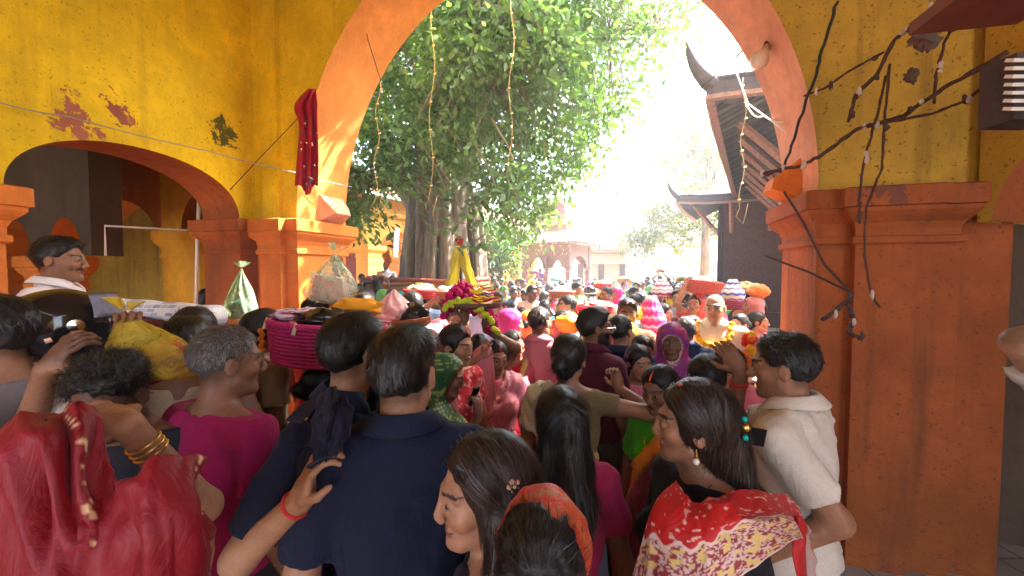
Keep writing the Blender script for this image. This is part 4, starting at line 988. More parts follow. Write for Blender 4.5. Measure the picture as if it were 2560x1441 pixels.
# ------------------------------------------------------------------ people
m_skin = vcol_mat('skin', .55, .4, .06, 150, .22, mott=.45); m_eye = vcol_mat('eye_gloss', .25, .5, 0, 3, 0.0)
m_cot = vcol_mat('cotton', .85, .2, 0, 260, .35, .04, crease=.16); m_silk = vcol_mat('silk', .55, .35, 0, 200, .25, .04, crease=.14)
def hair_mat(name, c):
    m, nt, bs = nodes_of(name); oi = N(nt, 'ShaderNodeTexCoord'); n = noise(nt, 120, 3, .6, oi.outputs['Object'])
    nt.links.new(ramp(nt, n.outputs[0], [(.3, tuple(x * .5 for x in c)), (.75, tuple(x * 1.6 for x in c))]).outputs[0], bs.inputs['Base Color']); bs.inputs['Roughness'].default_value = .48; bs.inputs['Specular IOR Level'].default_value = .3
    bump(nt, bs, n.outputs[0], .3, .003); return m
def strand_mat(name, c):
    m, nt, bs = nodes_of(name); a = N(nt, 'ShaderNodeAttribute', attribute_name='Col'); nt.links.new(mix(nt, 1.0, a.outputs[0], c, 'MULTIPLY'), bs.inputs['Base Color'])
    bs.inputs['Roughness'].default_value = .38; bs.inputs['Specular IOR Level'].default_value = .45; return m
def strand_cols(n, seed, k=8): r = np.random.default_rng(seed).random(n); v = .25 + 2.6 * r ** 2.2; return np.repeat(v, k)[:, None] * np.array((1.0, .93, .88))
m_hair = hair_mat('black_hair', (.012, .010, .010)); m_hairb = hair_mat('brown_black_hair', (.022, .014, .011)); m_grey = hair_mat('greying_hair', (.075, .068, .064)); m_white = hair_mat('white_hair', (.4, .38, .36))
STR = {'black_hair': strand_mat('black_strands', (.017, .014, .013)), 'brown_black_hair': strand_mat('brown_strands', (.034, .021, .016)), 'greying_hair': strand_mat('grey_strands', (.10, .092, .086))}
m_gold = plain('gold_metal', (.75, .48, .14), .3, .15, 30, 1.0); m_thr = plain('red_thread_band', (.55, .03, .03), .8)
m_blk = plain('black_plastic', (.007, .007, .008), .5, .1, 5, spec=.15)
NAVY = (.010, .013, .034)
PC = {}
def cm_(V, c, edge=None, ecol=None, ew=.03, motif=None, mcol=None, mthr=.66, msc=60, stripes=None, wear=.0):
    colr = np.tile(np.array(c, np.float32), (len(V), 1))
    if stripes: sc_, c2, wd, ax_ = stripes; m = (np.modf(np.abs(V[:, ax_] * sc_ + .6 * vnoise(V * 9)))[0] < wd)[:, None]; colr = np.where(m, np.array(c2), colr)
    if motif is not None: m = (vnoise(V * msc, motif) > mthr)[:, None]; colr = np.where(m, np.array(mcol), colr)
    if edge is not None and ecol is not None:
        m = (edge < ew)[:, None]; colr = np.where(m, np.array(ecol), colr)
        m = ((edge < ew * 1.25) & (edge > ew))[:, None]; colr = np.where(m, np.array(ecol) * .35, colr)
    return colr
def shot(p):
    c, s_ = math.cos(PITCH), math.sin(PITCH); d = Vector(p) - Vector((0, 0, CAMH)); z = d.y * c - d.z * s_; return round(1280 + FPX * d.x / z), round(720.5 - FPX * (d.z * c + d.y * s_) / z)
def person(label, px, top, Y, vy, hv=None, hp=0, hr=0, fem=False, skin='b', hair='short', vol=.010, hm=None, sides=.8, strands=1800, garb='shirt', c=(.5, .5, .5), c2=(.1, .1, .12), low=None,
           sleeve=.55, collar=False, vneck=0, beard=0, mous=0, sindoor=0, bindi=0, arms=(None, None), veil=None, pallu=None, res=.0056, hres=.0058, zroot=0.0, build=1.0, kid=1.0, motif=None, mcol=None, silk=False,
           g=.014, wr=.012, gaze=(0, 0), stripes=None, group=None, shirt_res=.0122, sgrey=False, mthr=.66, msc=60, lip=None, name='person', lsleeve=None, hem=.82):
    if Y < 1.4 and zroot == 0: Y *= 1.05
    crown = at(px, top, Y); hv = vy if hv is None else hv; seed = abs(hash(label)) % 997 if False else sum(map(ord, label)) % 997
    random.seed(seed)
    if Y > 1.6: res = max(res, .0062); shirt_res = max(shirt_res, .0145); strands = int(strands * .6)
    az = math.degrees(math.atan2(-crown.x, crown.y)); yaw = vy + az
    B0 = Body(fem, hv - vy, hp, hr, (None, None), build); cz = B0.H((0, -.015, 1.70))
    sc = (crown.z - zroot) / max(cz[2] + (.0 if hair == 'bald' else .008), 1.2)
    Rz = Matrix.Rotation(R_(yaw), 3, 'Z'); root = Vector((crown.x, crown.y, zroot)) - Rz @ Vector((cz[0], cz[1], 0)) * sc
    inv = Rz.inverted()
    def loc(p): return np.array(inv @ (Vector(p) - root)) / sc
    def ldir(p): return np.array(inv @ Vector(p))
    aa = []
    for a in arms:
        if a is None: aa.append(None); continue
        a = dict(a)
        for k in ('wr',):
            if k in a: a[k] = loc(at(*a[k]))
        for k in ('pole', 'hd', 'pn'):
            if k in a: a[k] = ldir(a[k])
        aa.append(a)
    B = Body(fem, hv - vy, hp, hr, aa, build)
    e = empty(name, root, R_(yaw), sc); tag(e, label, 'person', group)
    V, F = B.skin(res, .018, hres, [a is not None for a in arms]); sk_ = SKIN[skin] if isinstance(skin, str) else skin
    C_ = B.skin_cols(V, sk_, beard, mous, sindoor, bindi, sgrey, lip); keep = np.zeros(len(V), bool)
    for i in (0, 1):
        for a, b in ((B.sh[i] + (B.el[i] - B.sh[i]) * .3, B.el[i]), (B.el[i], B.wr[i]), (B.wr[i], B.wr[i] + B.hd[i] * .2)):
            if arms[i] is None and Y > 1.4: continue
            d = b - a; t_ = np.clip(((V - a) @ d) / (d @ d), 0, 1); keep |= np.linalg.norm(V - a - t_[:, None] * d, axis=1) < (.075 if b is not B.el[i] else .07)
    V, F, C_ = thin(V, F, C_, (V[:, 2] < (1.36 if garb == 'shirt' else 1.22)) & ~keep, .042)
    link('body', mesh_np('body', V, F, C_), m_skin, e, True)
    if abs(hv % 360 - 180) < 115:
        for i in (0, 1): a, b, c_ = B.eye_mesh(i, gaze); link('eye', mesh_np('eye', a, b, c_), m_eye, e, True)
    hm = hm or m_hair
    if hair and hair != 'none':
        a, b = B.hair(hair, .0075 if Y < 1.6 else .0105, vol, seed, sides)
        if len(b):
            h = link('hair', mesh_np('hair', a, b), hm, e, True)
            if strands: 
                x, y = B.strands(a, b, hair, strands, seed, wid=.0007 if Y < 1.3 else .0011); link('hair_strands', mesh_np('hair_strands', x, y, strand_cols(len(x) // 8, seed)), STR[hm.name], h, True)
            if sindoor and hair in ('bun', 'back', 'long', 'longside', 'pony'):
                pts = []
                for q in np.linspace(.0, 1, 7): yy = .078 - .045 * q; zz = 1.612 + (.089 + vol) * math.sqrt(max(0, 1 - ((yy + .018) / (.097 + vol)) ** 2)); pts.append(B.H((0, yy, zz + .001)))
                link('vermilion', mk_tube(pts, [.0045, .005, .0045, .004, .0035, .003, .001]), plain('vermilion_powder', (.75, .09, .02), .9), e, True)
    mt = m_silk if silk else m_cot
    if garb == 'shirt':
        a, b = B.shirt(sleeve, g, hem, collar, shirt_res, wr=wr, seed=seed, vneck=vneck, lsleeve=lsleeve); sh_ = link('shirt', mesh_np('shirt', a, b, cm_(a, c, motif=motif, mcol=mcol, stripes=stripes, mthr=mthr, msc=msc)), mt, e, True)
        if collar: a, b = B.collar(); o = link('collar', mesh_np('collar', a, b, cm_(a, c)), mt, sh_, True); o.modifiers.new('t', 'SOLIDIFY').thickness = .003
    elif garb == 'blouse':
        a, b = B.shirt(sleeve, .007, 1.08, False, shirt_res, wr=.004, seed=seed, vneck=vneck or .09, hips=False); link('blouse', mesh_np('blouse', a, b, cm_(a, c, motif=motif, mcol=mcol, mthr=mthr, msc=msc)), mt, e, True)
    a, b = B.lower('trousers' if not fem else 'skirt', .98, seed); link('trousers' if not fem else 'skirt', mesh_np('lower', a, b, cm_(a, low or c2)), m_cot, e, True)
    if pallu:
        p = dict(res=.0135, side=1, c=c2, ec=None, ew=.03, motif=None, mcol=None, mthr=.66, msc=60); p.update(pallu)
        kw = {k: p[k] for k in ('zlow', 'cutw', 'slope', 'g', 'res', 'wr') if k in p}
        a, b, ed = B.pallu(p['side'], seed=seed, **kw); link('sari', mesh_np('sari', a, b, cm_(a, p['c'], ed, p['ec'], p['ew'], p['motif'], p['mcol'], p['mthr'], p['msc'])), m_silk, e, True)
    if veil:
        p = dict(res=.0095 if Y < 1.3 else .0135, c=c2, ec=None, ew=.012, motif=None, mcol=None, stripes=None, mthr=.66, msc=60); p.update(veil)
        kw = {k: p[k] for k in ('drop', 'g', 'open_r', 'open_c', 'back', 'shoulders', 'fwd', 'res', 'wr') if k in p}
        a, b, ed = B.veil(seed=seed, **kw); link('veil', mesh_np('veil', a, b, cm_(a, p['c'], ed, p['ec'], p['ew'], p['motif'], p['mcol'], p['mthr'], p['msc'], p['stripes'])), m_silk, e, True)
    e_info[label] = (e, B, sc); PC[label] = (e, B, sc)
    return e, B, sc
e_info = {}
def mk_tube(pts, r, n=7):
    m = MB().tube([Vector(tuple(p)) for p in pts], r, n); me = bpy.data.meshes.new('tube'); me.from_pydata(m.V, [], m.F); me.update(); return me
def wristband(B, e, i, m=None, off=.03, name='thread_bracelet', r=.0045, n=1):
    m = m or m_thr
    for k in range(n):
        d = B.wr[i] - B.el[i]; d /= np.linalg.norm(d); c = B.wr[i] - d * (off + k * .012); a = np.cross(d, (0.3, .5, .8)); a /= np.linalg.norm(a); b = np.cross(d, a); R0 = .031 if not B.fem else .029
        link(name, mk_tube([c + (a * math.cos(t) + b * math.sin(t)) * R0 for t in np.linspace(0, 2 * math.pi, 17)], r, 6), m, e, True)
def pearl(B, e, pts, r, m, name='bead'):
    for p in pts:
        mb = MB().lathe([(r * math.sin(math.pi * k / 6) + 1e-5, -r * math.cos(math.pi * k / 6)) for k in range(7)], tuple(p), 8); mb.build(name, m, e, True)
def necklace(B, e, m, drop=.14, r=.0022, name='necklace', w=.062):
    pts = []
    for t in np.linspace(-1, 1, 21):
        x = w * 1.15 * math.sin(t * 1.35); z = 1.445 - drop * math.cos(t * math.pi / 2) ** 1.2; y = .02 + .095 * math.cos(t * math.pi / 2) ** .8 + (.02 if B.fem and z < 1.33 else 0); pts.append((x, y - .018, z))
    return link(name, mk_tube(pts, r, 6), m, e, True)

# ---- the nearer figures, one by one
P_ = person
e, B, sc = P_('man in navy uniform shirt with gold epaulette stripe holding a navy cap', 872, 782, 1.16, -128, -50, c=NAVY, c2=(.012, .012, .02), skin='a', hair='short', vol=.009, sides=.35, strands=8000, collar=True, sleeve=.82, arms=(None, dict(wr=(752, 1250, .90), pole=(-1, .25, -1), hd=(.35, -.1, .9), pn=(1, .35, .2), curl=.55)), hres=.0048, wr=.017, g=.018)
wristband(B, e, 1, off=.02); uniA = (e, B, sc)
for sx in (-1, 1):    # epaulettes with gold stripe
    b = np.array((sx * B.shw * .50, -.03, 1.470)); t = np.array((sx * (B.shw + .03), -.025, 1.436)); d = t - b
    m = MB(); Q = [[b + d * k / 6 + np.array((0, s_, .012 * math.sin(k / 6 * 2.6))) + np.array((0, 0, z)) for s_, z in ((-.026, 0), (.026, 0), (.026, .006), (-.026, .006))] for k in range(7)]
    ep = m.loft([[Vector(tuple(v)) for v in r] for r in Q]).build('epaulette', plain('navy_cloth', NAVY, .85), e)
    m = MB(); a = b + d * .86; m.loft([[Vector(tuple(a + d * k * .07 + np.array((0, s_, .0085 + z)))) for s_, z in ((-.027, 0), (.027, 0), (.027, .004), (-.027, .004))] for k in (0, 1)]); m.build('gold_stripe', plain('gold_braid', (.75, .40, .04), .6), ep)
e, B, sc = P_('man in plain navy uniform shirt seen from behind beside the girl', 1003, 814, .96, -8, -24, c=NAVY, c2=(.012, .012, .02), skin='a', hair='short', vol=.010, sides=.35, strands=9000, collar=True, sleeve=.85, wr=.017, g=.018, build=1.02, hm=m_hair)
e, B, sc = P_('grey haired man in magenta tee shirt facing right behind the uniformed pair', 566, 810, 1.22, -58, -78, hp=-6, c=(.30, .008, .075), c2=(.03, .02, .02), skin='c', hair='crop', vol=.006, strands=7000, hm=m_grey, mous=.35, beard=.15, sgrey=True, build=1.05, wr=.018)
e, B, sc = P_('man with thick curly hair bowing his head behind the red sari', 245, 900, 1.04, 150, 140, hp=-26, c=(.02, .018, .025), skin='d', hair='curly', vol=.003, strands=5500, mous=.3)
e, B, sc = P_('woman draped in a crimson sari lifting its edge over her head', 105, 1060, .76, -22, -5, fem=True, c=(.05, .015, .018), c2=(.22, .002, .010), garb='blouse', skin='b', hair='back', strands=900, arms=(None, dict(wr=(318, 1062, .70), pole=(1, -.15, .25), hd=(-.95, .12, .25), pn=(-.1, .3, -.9), curl=.30)), hres=.0046,
    veil=dict(c=(.22, .002, .010), g=.030, drop=.95, back=.01, motif=3, mcol=(.28, .006, .014), mthr=.62, msc=40, wr=.018, open_c=(.02, .12, 1.56)))
wristband(B, e, 1, m_gold, .05, 'bangle', .003, 3); redw = (e, B, sc)
e, B, sc = P_('man in beige shirt holding up a yellow plastic bag', 458, 792, 1.55, -20, -30, c=(.46, .34, .22), skin='c', hair='short', strands=1500, sleeve=.55, arms=(dict(wr=(318, 860, 1.36), pole=(-.4, .3, -1), hd=(.15, -.1, 1), pn=(.6, -.6, 0), curl=.95), None)); bagman = (e, B, sc)
e, B, sc = P_('dark faced man in tan shirt left of the magenta basket', 648, 772, 2.05, -70, -60, c=(.30, .20, .11), skin='d', hair='short', strands=1200, mous=.5)
e, B, sc = P_('woman hidden under the magenta basket in dark clothes', 800, 912, 1.9, -70, -80, fem=True, c=(.03, .02, .035), skin='d', hair='bun', strands=1200, garb='shirt'); bask_w = (e, B, sc)
e, B, sc = P_('woman peering over others in front of the blue checked roll', 482, 766, 1.78, 165, 165, fem=True, c=(.25, .02, .05), skin='d', hair='bun', strands=700, bindi=1)
e, B, sc = P_('person carrying the blue checked roll on the head', 380, 800, 2.0, -60, -60, c=(.12, .03, .03), skin='d', hair='short', strands=500); roll_p = (e, B, sc)
e, B, sc = P_('rider in white striped shirt wearing a black full face helmet', 138, 748, 1.36, -86, -86, c=(.70, .66, .64), skin='c', hair='none', collar=True, sleeve=.7, stripes=(60, (.55, .5, .55), .2, 0)); helm = (e, B, sc)
e, B, sc = P_('young man with moustache and white shirt standing raised in the side arch', 143, 592, 2.0, -112, -116, hp=-3, c=(.80, .76, .76), skin='b', hair='short', vol=.018, strands=2600, mous=.75, beard=.25, collar=True, zroot=.425, gaze=(.003, 0))
e, B, sc = P_('person at the left edge in grey tee shirt with raised forearm', 2, 738, 1.24, 55, 50, c=(.20, .17, .19), skin='b', hair='short', strands=1200, arms=(None, dict(wr=(118, 925, 1.2), pole=(-.2, -.2, -1), hd=(.55, .1, .75), pn=(.2, .9, -.3), curl=.55)))
e, B, sc = P_('young girl in profile with long dark hair and a flower clip', 1212, 1088, .74, 62, 106, hp=-5, fem=True, c=(.03, .016, .03), skin='a', hair='longside', vol=.014, strands=8500, hm=m_hairb, res=.0042, gaze=(-.002, -.001), lip=(.22, .05, .045)); girl = (e, B, sc)
e, B, sc = P_('child facing the camera under an orange red scarf at the bottom edge', 1352, 1282, .58, 178, 178, hp=-8, fem=True, c=(.03, .02, .03), skin='b', hair='bun', vol=.012, strands=1500, veil=dict(c=(.62, .045, .015), g=.012, drop=1.2, open_c=(0, .125, 1.60), open_r=.088, back=.03, stripes=(90, (.5, .12, .03), .35, 1)))
e, B, sc = P_('woman seen from behind with waist length black hair and pink kurta', 1402, 968, 1.13, 6, 14, fem=True, c=(.36, .018, .09), skin='c', hair='long', vol=.012, strands=8000)
e, B, sc = P_('woman stretching her bare arm sideways with hair tied at the nape', 1422, 836, 1.82, -6, -20, fem=True, c=(.16, .12, .05), garb='blouse', skin='b', hair='bun', vol=.013, strands=2600, sleeve=.35, arms=(None, dict(wr=(1548, 972, 1.90), pole=(1, -.3, -.15), hd=(-.2, .2, .9), pn=(-.5, -.6, 0), curl=.9)), hres=.005, pallu=dict(side=-1, c=(.55, .48, .30), ec=(.35, .25, .12))); armw = (e, B, sc)
e, B, sc = P_('bearded man with thin glasses and maroon shirt looking right', 1482, 768, 2.3, -42, -72, c=(.10, .016, .045), skin='c', hair='short', vol=.016, strands=2600, beard=.96, mous=.95, collar=True, sleeve=.6, hm=m_hair); spec = (e, B, sc)
e, B, sc = P_('broad man in navy uniform behind the bearded man', 1550, 784, 2.5, -14, -32, c=(.022, .032, .085), skin='a', hair='crop', vol=.007, strands=1500, collar=True, build=1.12)
e, B, sc = P_('man in pale pink shirt with cropped hair seen from behind', 1347, 765, 2.8, -18, -38, c=(.66, .24, .30), skin='b', hair='crop', vol=.008, strands=2600, collar=True, sleeve=.75, hm=m_hairb)
e, B, sc = P_('woman in red and gold sari with vermilion parting glancing right', 1283, 826, 2.7, -160, -142, hp=-4, fem=True, c=(.50, .012, .025), c2=(.55, .02, .05), garb='blouse', skin='a', hair='bun', strands=1600, sindoor=1, bindi=1, motif=2, mcol=(.75, .45, .12), mthr=.72, msc=70, gaze=(-.003, 0), pallu=dict(side=-1, c=(.62, .10, .16), ec=(.75, .5, .15)), lip=(.4, .03, .03))
e, B, sc = P_('woman in bright pink with green beads pressing her hand to her head', 1240, 852, 2.4, -168, -158, hp=-8, fem=True, c=(.74, .17, .25), c2=(.78, .25, .32), garb='blouse', skin='a', hair='bun', strands=1900, sleeve=.8, bindi=.0, sindoor=.6, pallu=dict(side=-1, c=(.80, .27, .34), ec=(.85, .35, .4), cutw=.03), arms=(None, dict(wr=(1200, 896, 2.32), pole=(-1, -.3, -.5), hd=(.35, .1, .8), pn=(.2, .8, -.2), curl=.4)), gaze=(-.002, -.001)); pinkw = (e, B, sc)
necklace(B, e, plain('green_beads', (.0, .12, .09), .35), .17, .006, 'bead_necklace', .06)
e, B, sc = P_('woman with orange vermilion parting left of the pink veiled woman', 1142, 812, 2.15, -150, -128, hp=-6, fem=True, c=(.42, .02, .03), c2=(.5, .03, .05), garb='shirt', skin='a', hair='bun', vol=.014, strands=2000, sindoor=1, gaze=(-.002, 0), motif=5, mcol=(.7, .3, .3), msc=80)
e, B, sc = P_('woman under a green striped maroon bordered scarf speaking into a phone', 1122, 889, 1.92, -100, -98, hp=-14, fem=True, c=(.03, .018, .035), c2=(.02, .09, .02), garb='shirt', skin='c', hair='bun', strands=600, motif=4, mcol=(.5, .5, .5), mthr=.74, msc=90, veil=dict(c=(.018, .085, .022), ec=(.20, .03, .02), ew=.030, stripes=(62, (.30, .33, .07), .16, 2), drop=1.12, g=.018), arms=(None, dict(wr=(1196, 1040, 1.78), pole=(-.1, -.3, -1), hd=(-.1, .05, 1), pn=(-.8, .5, 0), curl=.8))); grn = (e, B, sc)
e, B, sc = P_('woman in purple veil with beaded edge and open mouth facing the camera', 1682, 813, 2.4, 172, 176, hp=6, fem=True, c=(.22, .012, .10), c2=(.22, .02, .20), garb='blouse', skin='d', hair='bun', strands=500, sindoor=1, veil=dict(c=(.20, .018, .17), ec=(.55, .38, .28), ew=.009, g=.026, back=.0, motif=6, mcol=(.36, .02, .12), mthr=.6, msc=22, open_r=.070, open_c=(0, .135, 1.555), drop=1.0))
e, B, sc = P_('woman in bright green blouse with gold chain looking down left', 1648, 916, 1.72, 150, 148, hp=-10, fem=True, c=(.06, .42, .012), c2=(.24, .03, .05), garb='blouse', skin='c', hair='bun', vol=.012, strands=2400, sindoor=1, sleeve=.75, pallu=dict(side=-1, c=(.22, .02, .05), ec=(.72, .22, .02), ew=.05), gaze=(-.002, -.002))
necklace(B, e, m_gold, .16, .0025)
e, B, sc = P_('woman in red lace bordered sari with pearl earring and half tied hair', 1742, 952, .98, 128, 96, hp=-3, fem=True, c=(.014, .012, .016), c2=(.50, .012, .012), garb='blouse', skin='b', hair='long', vol=.016, strands=9000, hm=m_hairb, sleeve=.75, res=.0042, vneck=.16, gaze=(-.002, 0), lip=(.3, .05, .05)); lace = (e, B, sc)
nk = necklace(B, e, plain('dark_cord', (.05, .02, .03), .6), .19, .0024); pearl(B, e, [(0, .118, 1.252)], .012, m_gold, 'pendant')
q = B.H((-.082, .0, 1.543)); link('earring', mk_tube([q, q + (0, 0, -.02), q + (0, 0, -.028)], [.002, .003, .002], 5), m_gold, e); pearl(B, e, [q + (0, 0, -.034), ], .009, plain('pearl', (.75, .68, .6), .2), 'earring_pearl')
q2 = B.H((.082, .0, 1.543)); pearl(B, e, [q2 + (0, 0, -.034)], .009, plain('pearl', (.75, .68, .6), .2), 'earring_pearl')
cl_ = [B.H((-.05, -.125, 1.60)), B.H((-.058, -.122, 1.625)), B.H((-.058, -.122, 1.575))]
pearl(B, e, cl_[:1], .012, m_gold, 'hair_clip'); pearl(B, e, cl_[1:], .008, plain('teal_bead', (.0, .32, .28), .2), 'clip_bead'); pearl(B, e, [B.H((-.03, .03, 1.703)), B.H((-.045, .0, 1.69))], .006, plain('pink_bead', (.7, .15, .2), .3), 'clip_bead')
e, B, sc = P_('woman with tightly combed hair seen from behind before the white polo man', 1768, 886, 1.75, 12, 20, fem=True, c=(.55, .10, .24), skin='b', hair='back', vol=.012, strands=2800)
e, B, sc = P_('man in white polo shirt leaning by the orange pier with one arm raised', 1958, 830, 1.30, 74, 86, hp=-8, c=(.62, .55, .46), c2=(.10, .08, .07), skin='b', hair='crop', vol=.013, sides=.9, strands=8000, mous=.9, beard=.2, collar=True, sleeve=.72, build=1.16, g=.018, wr=.018, arms=(dict(wr=(1905, 1390, 1.22), pole=(1, -.4, -.2), curl=.5), dict(wr=(1852, 930, 1.52), pole=(.2, .2, -1), hd=(-.45, .1, .75), pn=(-.6, -.5, .1), curl=.25)), hres=.005, gaze=(0, -.001)); polo = (e, B, sc)
wristband(B, e, 1, off=.045, n=2)
e, B, sc = P_('bald smiling man in cream kurta wearing a marigold garland', 1788, 736, 3.3, 176, 172, c=(.85, .76, .60), c2=(.7, .65, .55), skin='e', hair='bald', vol=.004, strands=300, hm=m_grey, mous=.25, sleeve=1.5, build=1.25, collar=True, lip=(.42, .16, .12)); bald = (e, B, sc)
e, B, sc = P_('woman in orange red veil carrying the red wicker basket on her head', 1742, 735, 4.6, 160, 152, fem=True, c=(.5, .05, .05), skin='a', hair='bun', strands=0, bindi=1, veil=dict(c=(.55, .06, .05), ec=(.6, .3, .05), back=.02), arms=(None, dict(wr=(1712, 712, 4.5), pole=(-1, 0, -.4), curl=.7)), res=.007, hres=.008); rbw = (e, B, sc)
e, B, sc = P_('cropped haired man in navy uniform in front of the garlanded man', 1716, 790, 3.0, 8, 14, c=(.022, .032, .085), skin='b', hair='crop', vol=.008, strands=1500, collar=True, hm=m_grey)
e, B, sc = P_('woman in dusty pink head veil looking left near the pier', 1885, 742, 4.6, 110, 105, fem=True, c=(.5, .2, .22), skin='a', hair='bun', strands=0, veil=dict(c=(.50, .19, .18), ec=(.5, .3, .25)), res=.007)
e, B, sc = P_('woman with combed back hair partly hidden between garlanded man and pier', 1850, 784, 3.8, 150, 140, fem=True, c=(.45, .06, .2), skin='a', hair='bun', strands=400, res=.007)
e, B, sc = P_('woman in pink sari in profile just left of the pier', 1893, 778, 3.9, -120, -95, fem=True, c=(.55, .08, .2), skin='a', hair='back', strands=500, bindi=1, res=.007, pallu=dict(side=-1, c=(.6, .1, .22)))
e, B, sc = P_('person in denim sleeves raising the pink flower tray with both hands', 1196, 835, 2.6, -10, -10, c=(.07, .15, .36), skin='c', hair='short', strands=500, sleeve=1.8, arms=(dict(wr=(1162, 800, 2.5), pole=(-1, 0, -.3), hd=(0, .05, 1), pn=(0, 1, 0), curl=.3), dict(wr=(1216, 825, 2.5), pole=(1, 0, -.3), hd=(0, .05, 1), pn=(0, 1, 0), curl=.3))); tray = (e, B, sc)
e, B, sc = P_('man in grey shirt balancing a white heaped bowl with one arm up', 1122, 758, 4.0, 20, 10, c=(.20, .17, .16), skin='a', hair='short', strands=400, arms=(dict(wr=(1094, 745, 3.9), pole=(-1, 0, -.5), curl=.5), None), res=.007, hres=.008); bowl = (e, B, sc)
e, B, sc = P_('man in white shirt lifting a clear bag with a box above his head', 908, 733, 2.8, -15, -10, c=(.72, .74, .84), skin='b', hair='short', vol=.014, strands=1400, sleeve=.45, arms=(dict(wr=(848, 672, 2.5), pole=(-.6, 0, -1), hd=(-.1, 0, 1), pn=(.2, -.9, 0), curl=.85), None)); bagup = (e, B, sc)
e, B, sc = P_('man with wavy hair walking away beside the pink bag', 1032, 728, 3.2, 8, 20, c=(.5, .5, .55), skin='a', hair='short', vol=.014, strands=800, res=.007)
e, B, sc = P_('dark haired man close to the left orange pilaster', 790, 738, 2.6, -50, -50, c=(.55, .05, .06), skin='b', hair='short', vol=.014, strands=900)
e, B, sc = P_('woman in old rose veil under the basket with the black bag', 1068, 826, 2.6, -60, -70, fem=True, c=(.45, .10, .15), skin='b', hair='bun', strands=0, veil=dict(c=(.45, .12, .17), g=.02)); rosev = (e, B, sc)
e, B, sc = P_('person at the right edge with an elbow pushed into view', 2945, 690, 1.05, 0, 0, c=(.5, .45, .42), skin='e', hair='short', strands=300, arms=(dict(wr=(2895, 745, 1.05), pole=(-1, 0, .1), curl=.5), None))

e, B, sc = e_info['person at the right edge with an elbow pushed into view']; print('ELBOW', shot(e.matrix_basis @ Vector(tuple(B.el[0]))), shot(e.matrix_basis @ Vector(tuple(B.sh[0]))))
# ------------------------------------------------------------------ things people carry and wear
def lump(name, c, r, colr, m, parent=None, seed=0, amp=.18, fr_=5.0, n=26, wr=.5, rings=18, col2=None, flat=0.0, M=None):
    """crumpled cloth or stuffed sack"""
    V = []; 
    for i in range(rings + 1):
        t = math.pi * i / rings
        for j in range(n): a = 2 * math.pi * j / n; V.append((math.sin(t) * math.cos(a), math.sin(t) * math.sin(a), math.cos(t)))
    V = np.array(V); q = V + .35 * np.stack([vnoise(V * 2.2, seed), vnoise(V * 2.2 + 5, seed), vnoise(V * 2.2 + 11, seed)], 1)
    d = 1 + amp * ((vnoise(q * 1.6 + 3, seed) - .5) * 2 + wr * (np.abs(vnoise(q * fr_, seed + 1) - .5) * 4 - 1))
    V = V * d[:, None] * np.array(r)
    if flat: V[:, 2] = np.maximum(V[:, 2], -flat)
    if M is not None: V = V @ np.array(M).T
    V = V + np.array(tuple(c)); F = [(i * n + j, (i + 1) * n + j, (i + 1) * n + (j + 1) % n, i * n + (j + 1) % n) for i in range(rings) for j in range(n)]
    cc = np.tile(np.array(colr), (len(V), 1))
    if col2 is not None: cc = np.where((vnoise(q * 7, seed + 9) > .55)[:, None], np.array(col2), cc)
    me = mesh_np(name, V, np.array(F), cc); return link(name, me, m, parent, True)
def basket(label, c, r, h, colr, flare=1.25, tilt=(0, 0, 0), rings=7, name='basket', group=None, slats=22, tape=None):
    e = empty(name, c); e.rotation_euler = tilt; tag(e, label, 'basket', group); mt = plain('wicker_%02d%02d%02d' % tuple(int(x * 99) for x in colr), colr, .6, .35, 60, bmp=.5)
    rb = r / flare
    MB().lathe([(rb * .2, 0.004), (rb * .985, .004), (r * .97, h), (r * .93, h), (rb * .93, .014), (rb * .2, .014)], n=28).build('shell', mt, e, True)
    k = (h - .01) / rings
    for i in range(rings):
        z = .008 + (i + .5) * k; rr = rb + (r - rb) * z / h + .002
        pts = [(rr * math.cos(a) * (1 + .006 * math.sin(slats * a / 2 + math.pi * (i % 2))), rr * math.sin(a) * (1 + .006 * math.sin(slats * a / 2 + math.pi * (i % 2))), z) for a in [2 * math.pi * j / 56 for j in range(57)]]
        MB().tube(pts, k * .52, 5).build('weave_ring', mt, e, True)
    MB().tube([(r * math.cos(a), r * math.sin(a), h) for a in [2 * math.pi * j / 40 for j in range(41)]], .010 * r / .2, 6).build('rim', mt, e, True)
    if tape is not None:
        for a in (.3, 1.5, 2.6, 3.7, 4.6, 5.5):
            u = Vector((math.cos(a), math.sin(a), 0)); MB().tube([u * (r - .02) + Vector((0, 0, h - .02)), u * (r + .004) + Vector((0, 0, h + .012)), u * (r + .012) + Vector((0, 0, h - .035))], .009, 4).build('cane_tie', tape, e)
    return e
def film(name, c, tr=.5, rough=.12):
    if name in MATS: return MATS[name]
    m, nt, bs = nodes_of(name); tc = N(nt, 'ShaderNodeTexCoord'); n = noise(nt, 16, 5, .6, tc.outputs['Object'], .8)
    bs.inputs['Base Color'].default_value = (*c, 1); bs.inputs['Roughness'].default_value = rough; bump(nt, bs, n.outputs[0], .9, .02)
    t = N(nt, 'ShaderNodeBsdfTransparent'); t.inputs[0].default_value = (*[min(1, .35 + x * .65) for x in c], 1); mx = N(nt, 'ShaderNodeMixShader')
    nt.links.new(ramp(nt, n.outputs[0], [(.3, tr + .12), (.7, tr - .2)]).outputs[0], mx.inputs[0])
    nt.links.new(bs.outputs[0], mx.inputs[1]); nt.links.new(t.outputs[0], mx.inputs[2]); nt.links.new(mx.outputs[0], nt.nodes['Material Output'].inputs[0]); MATS[name] = m; return m
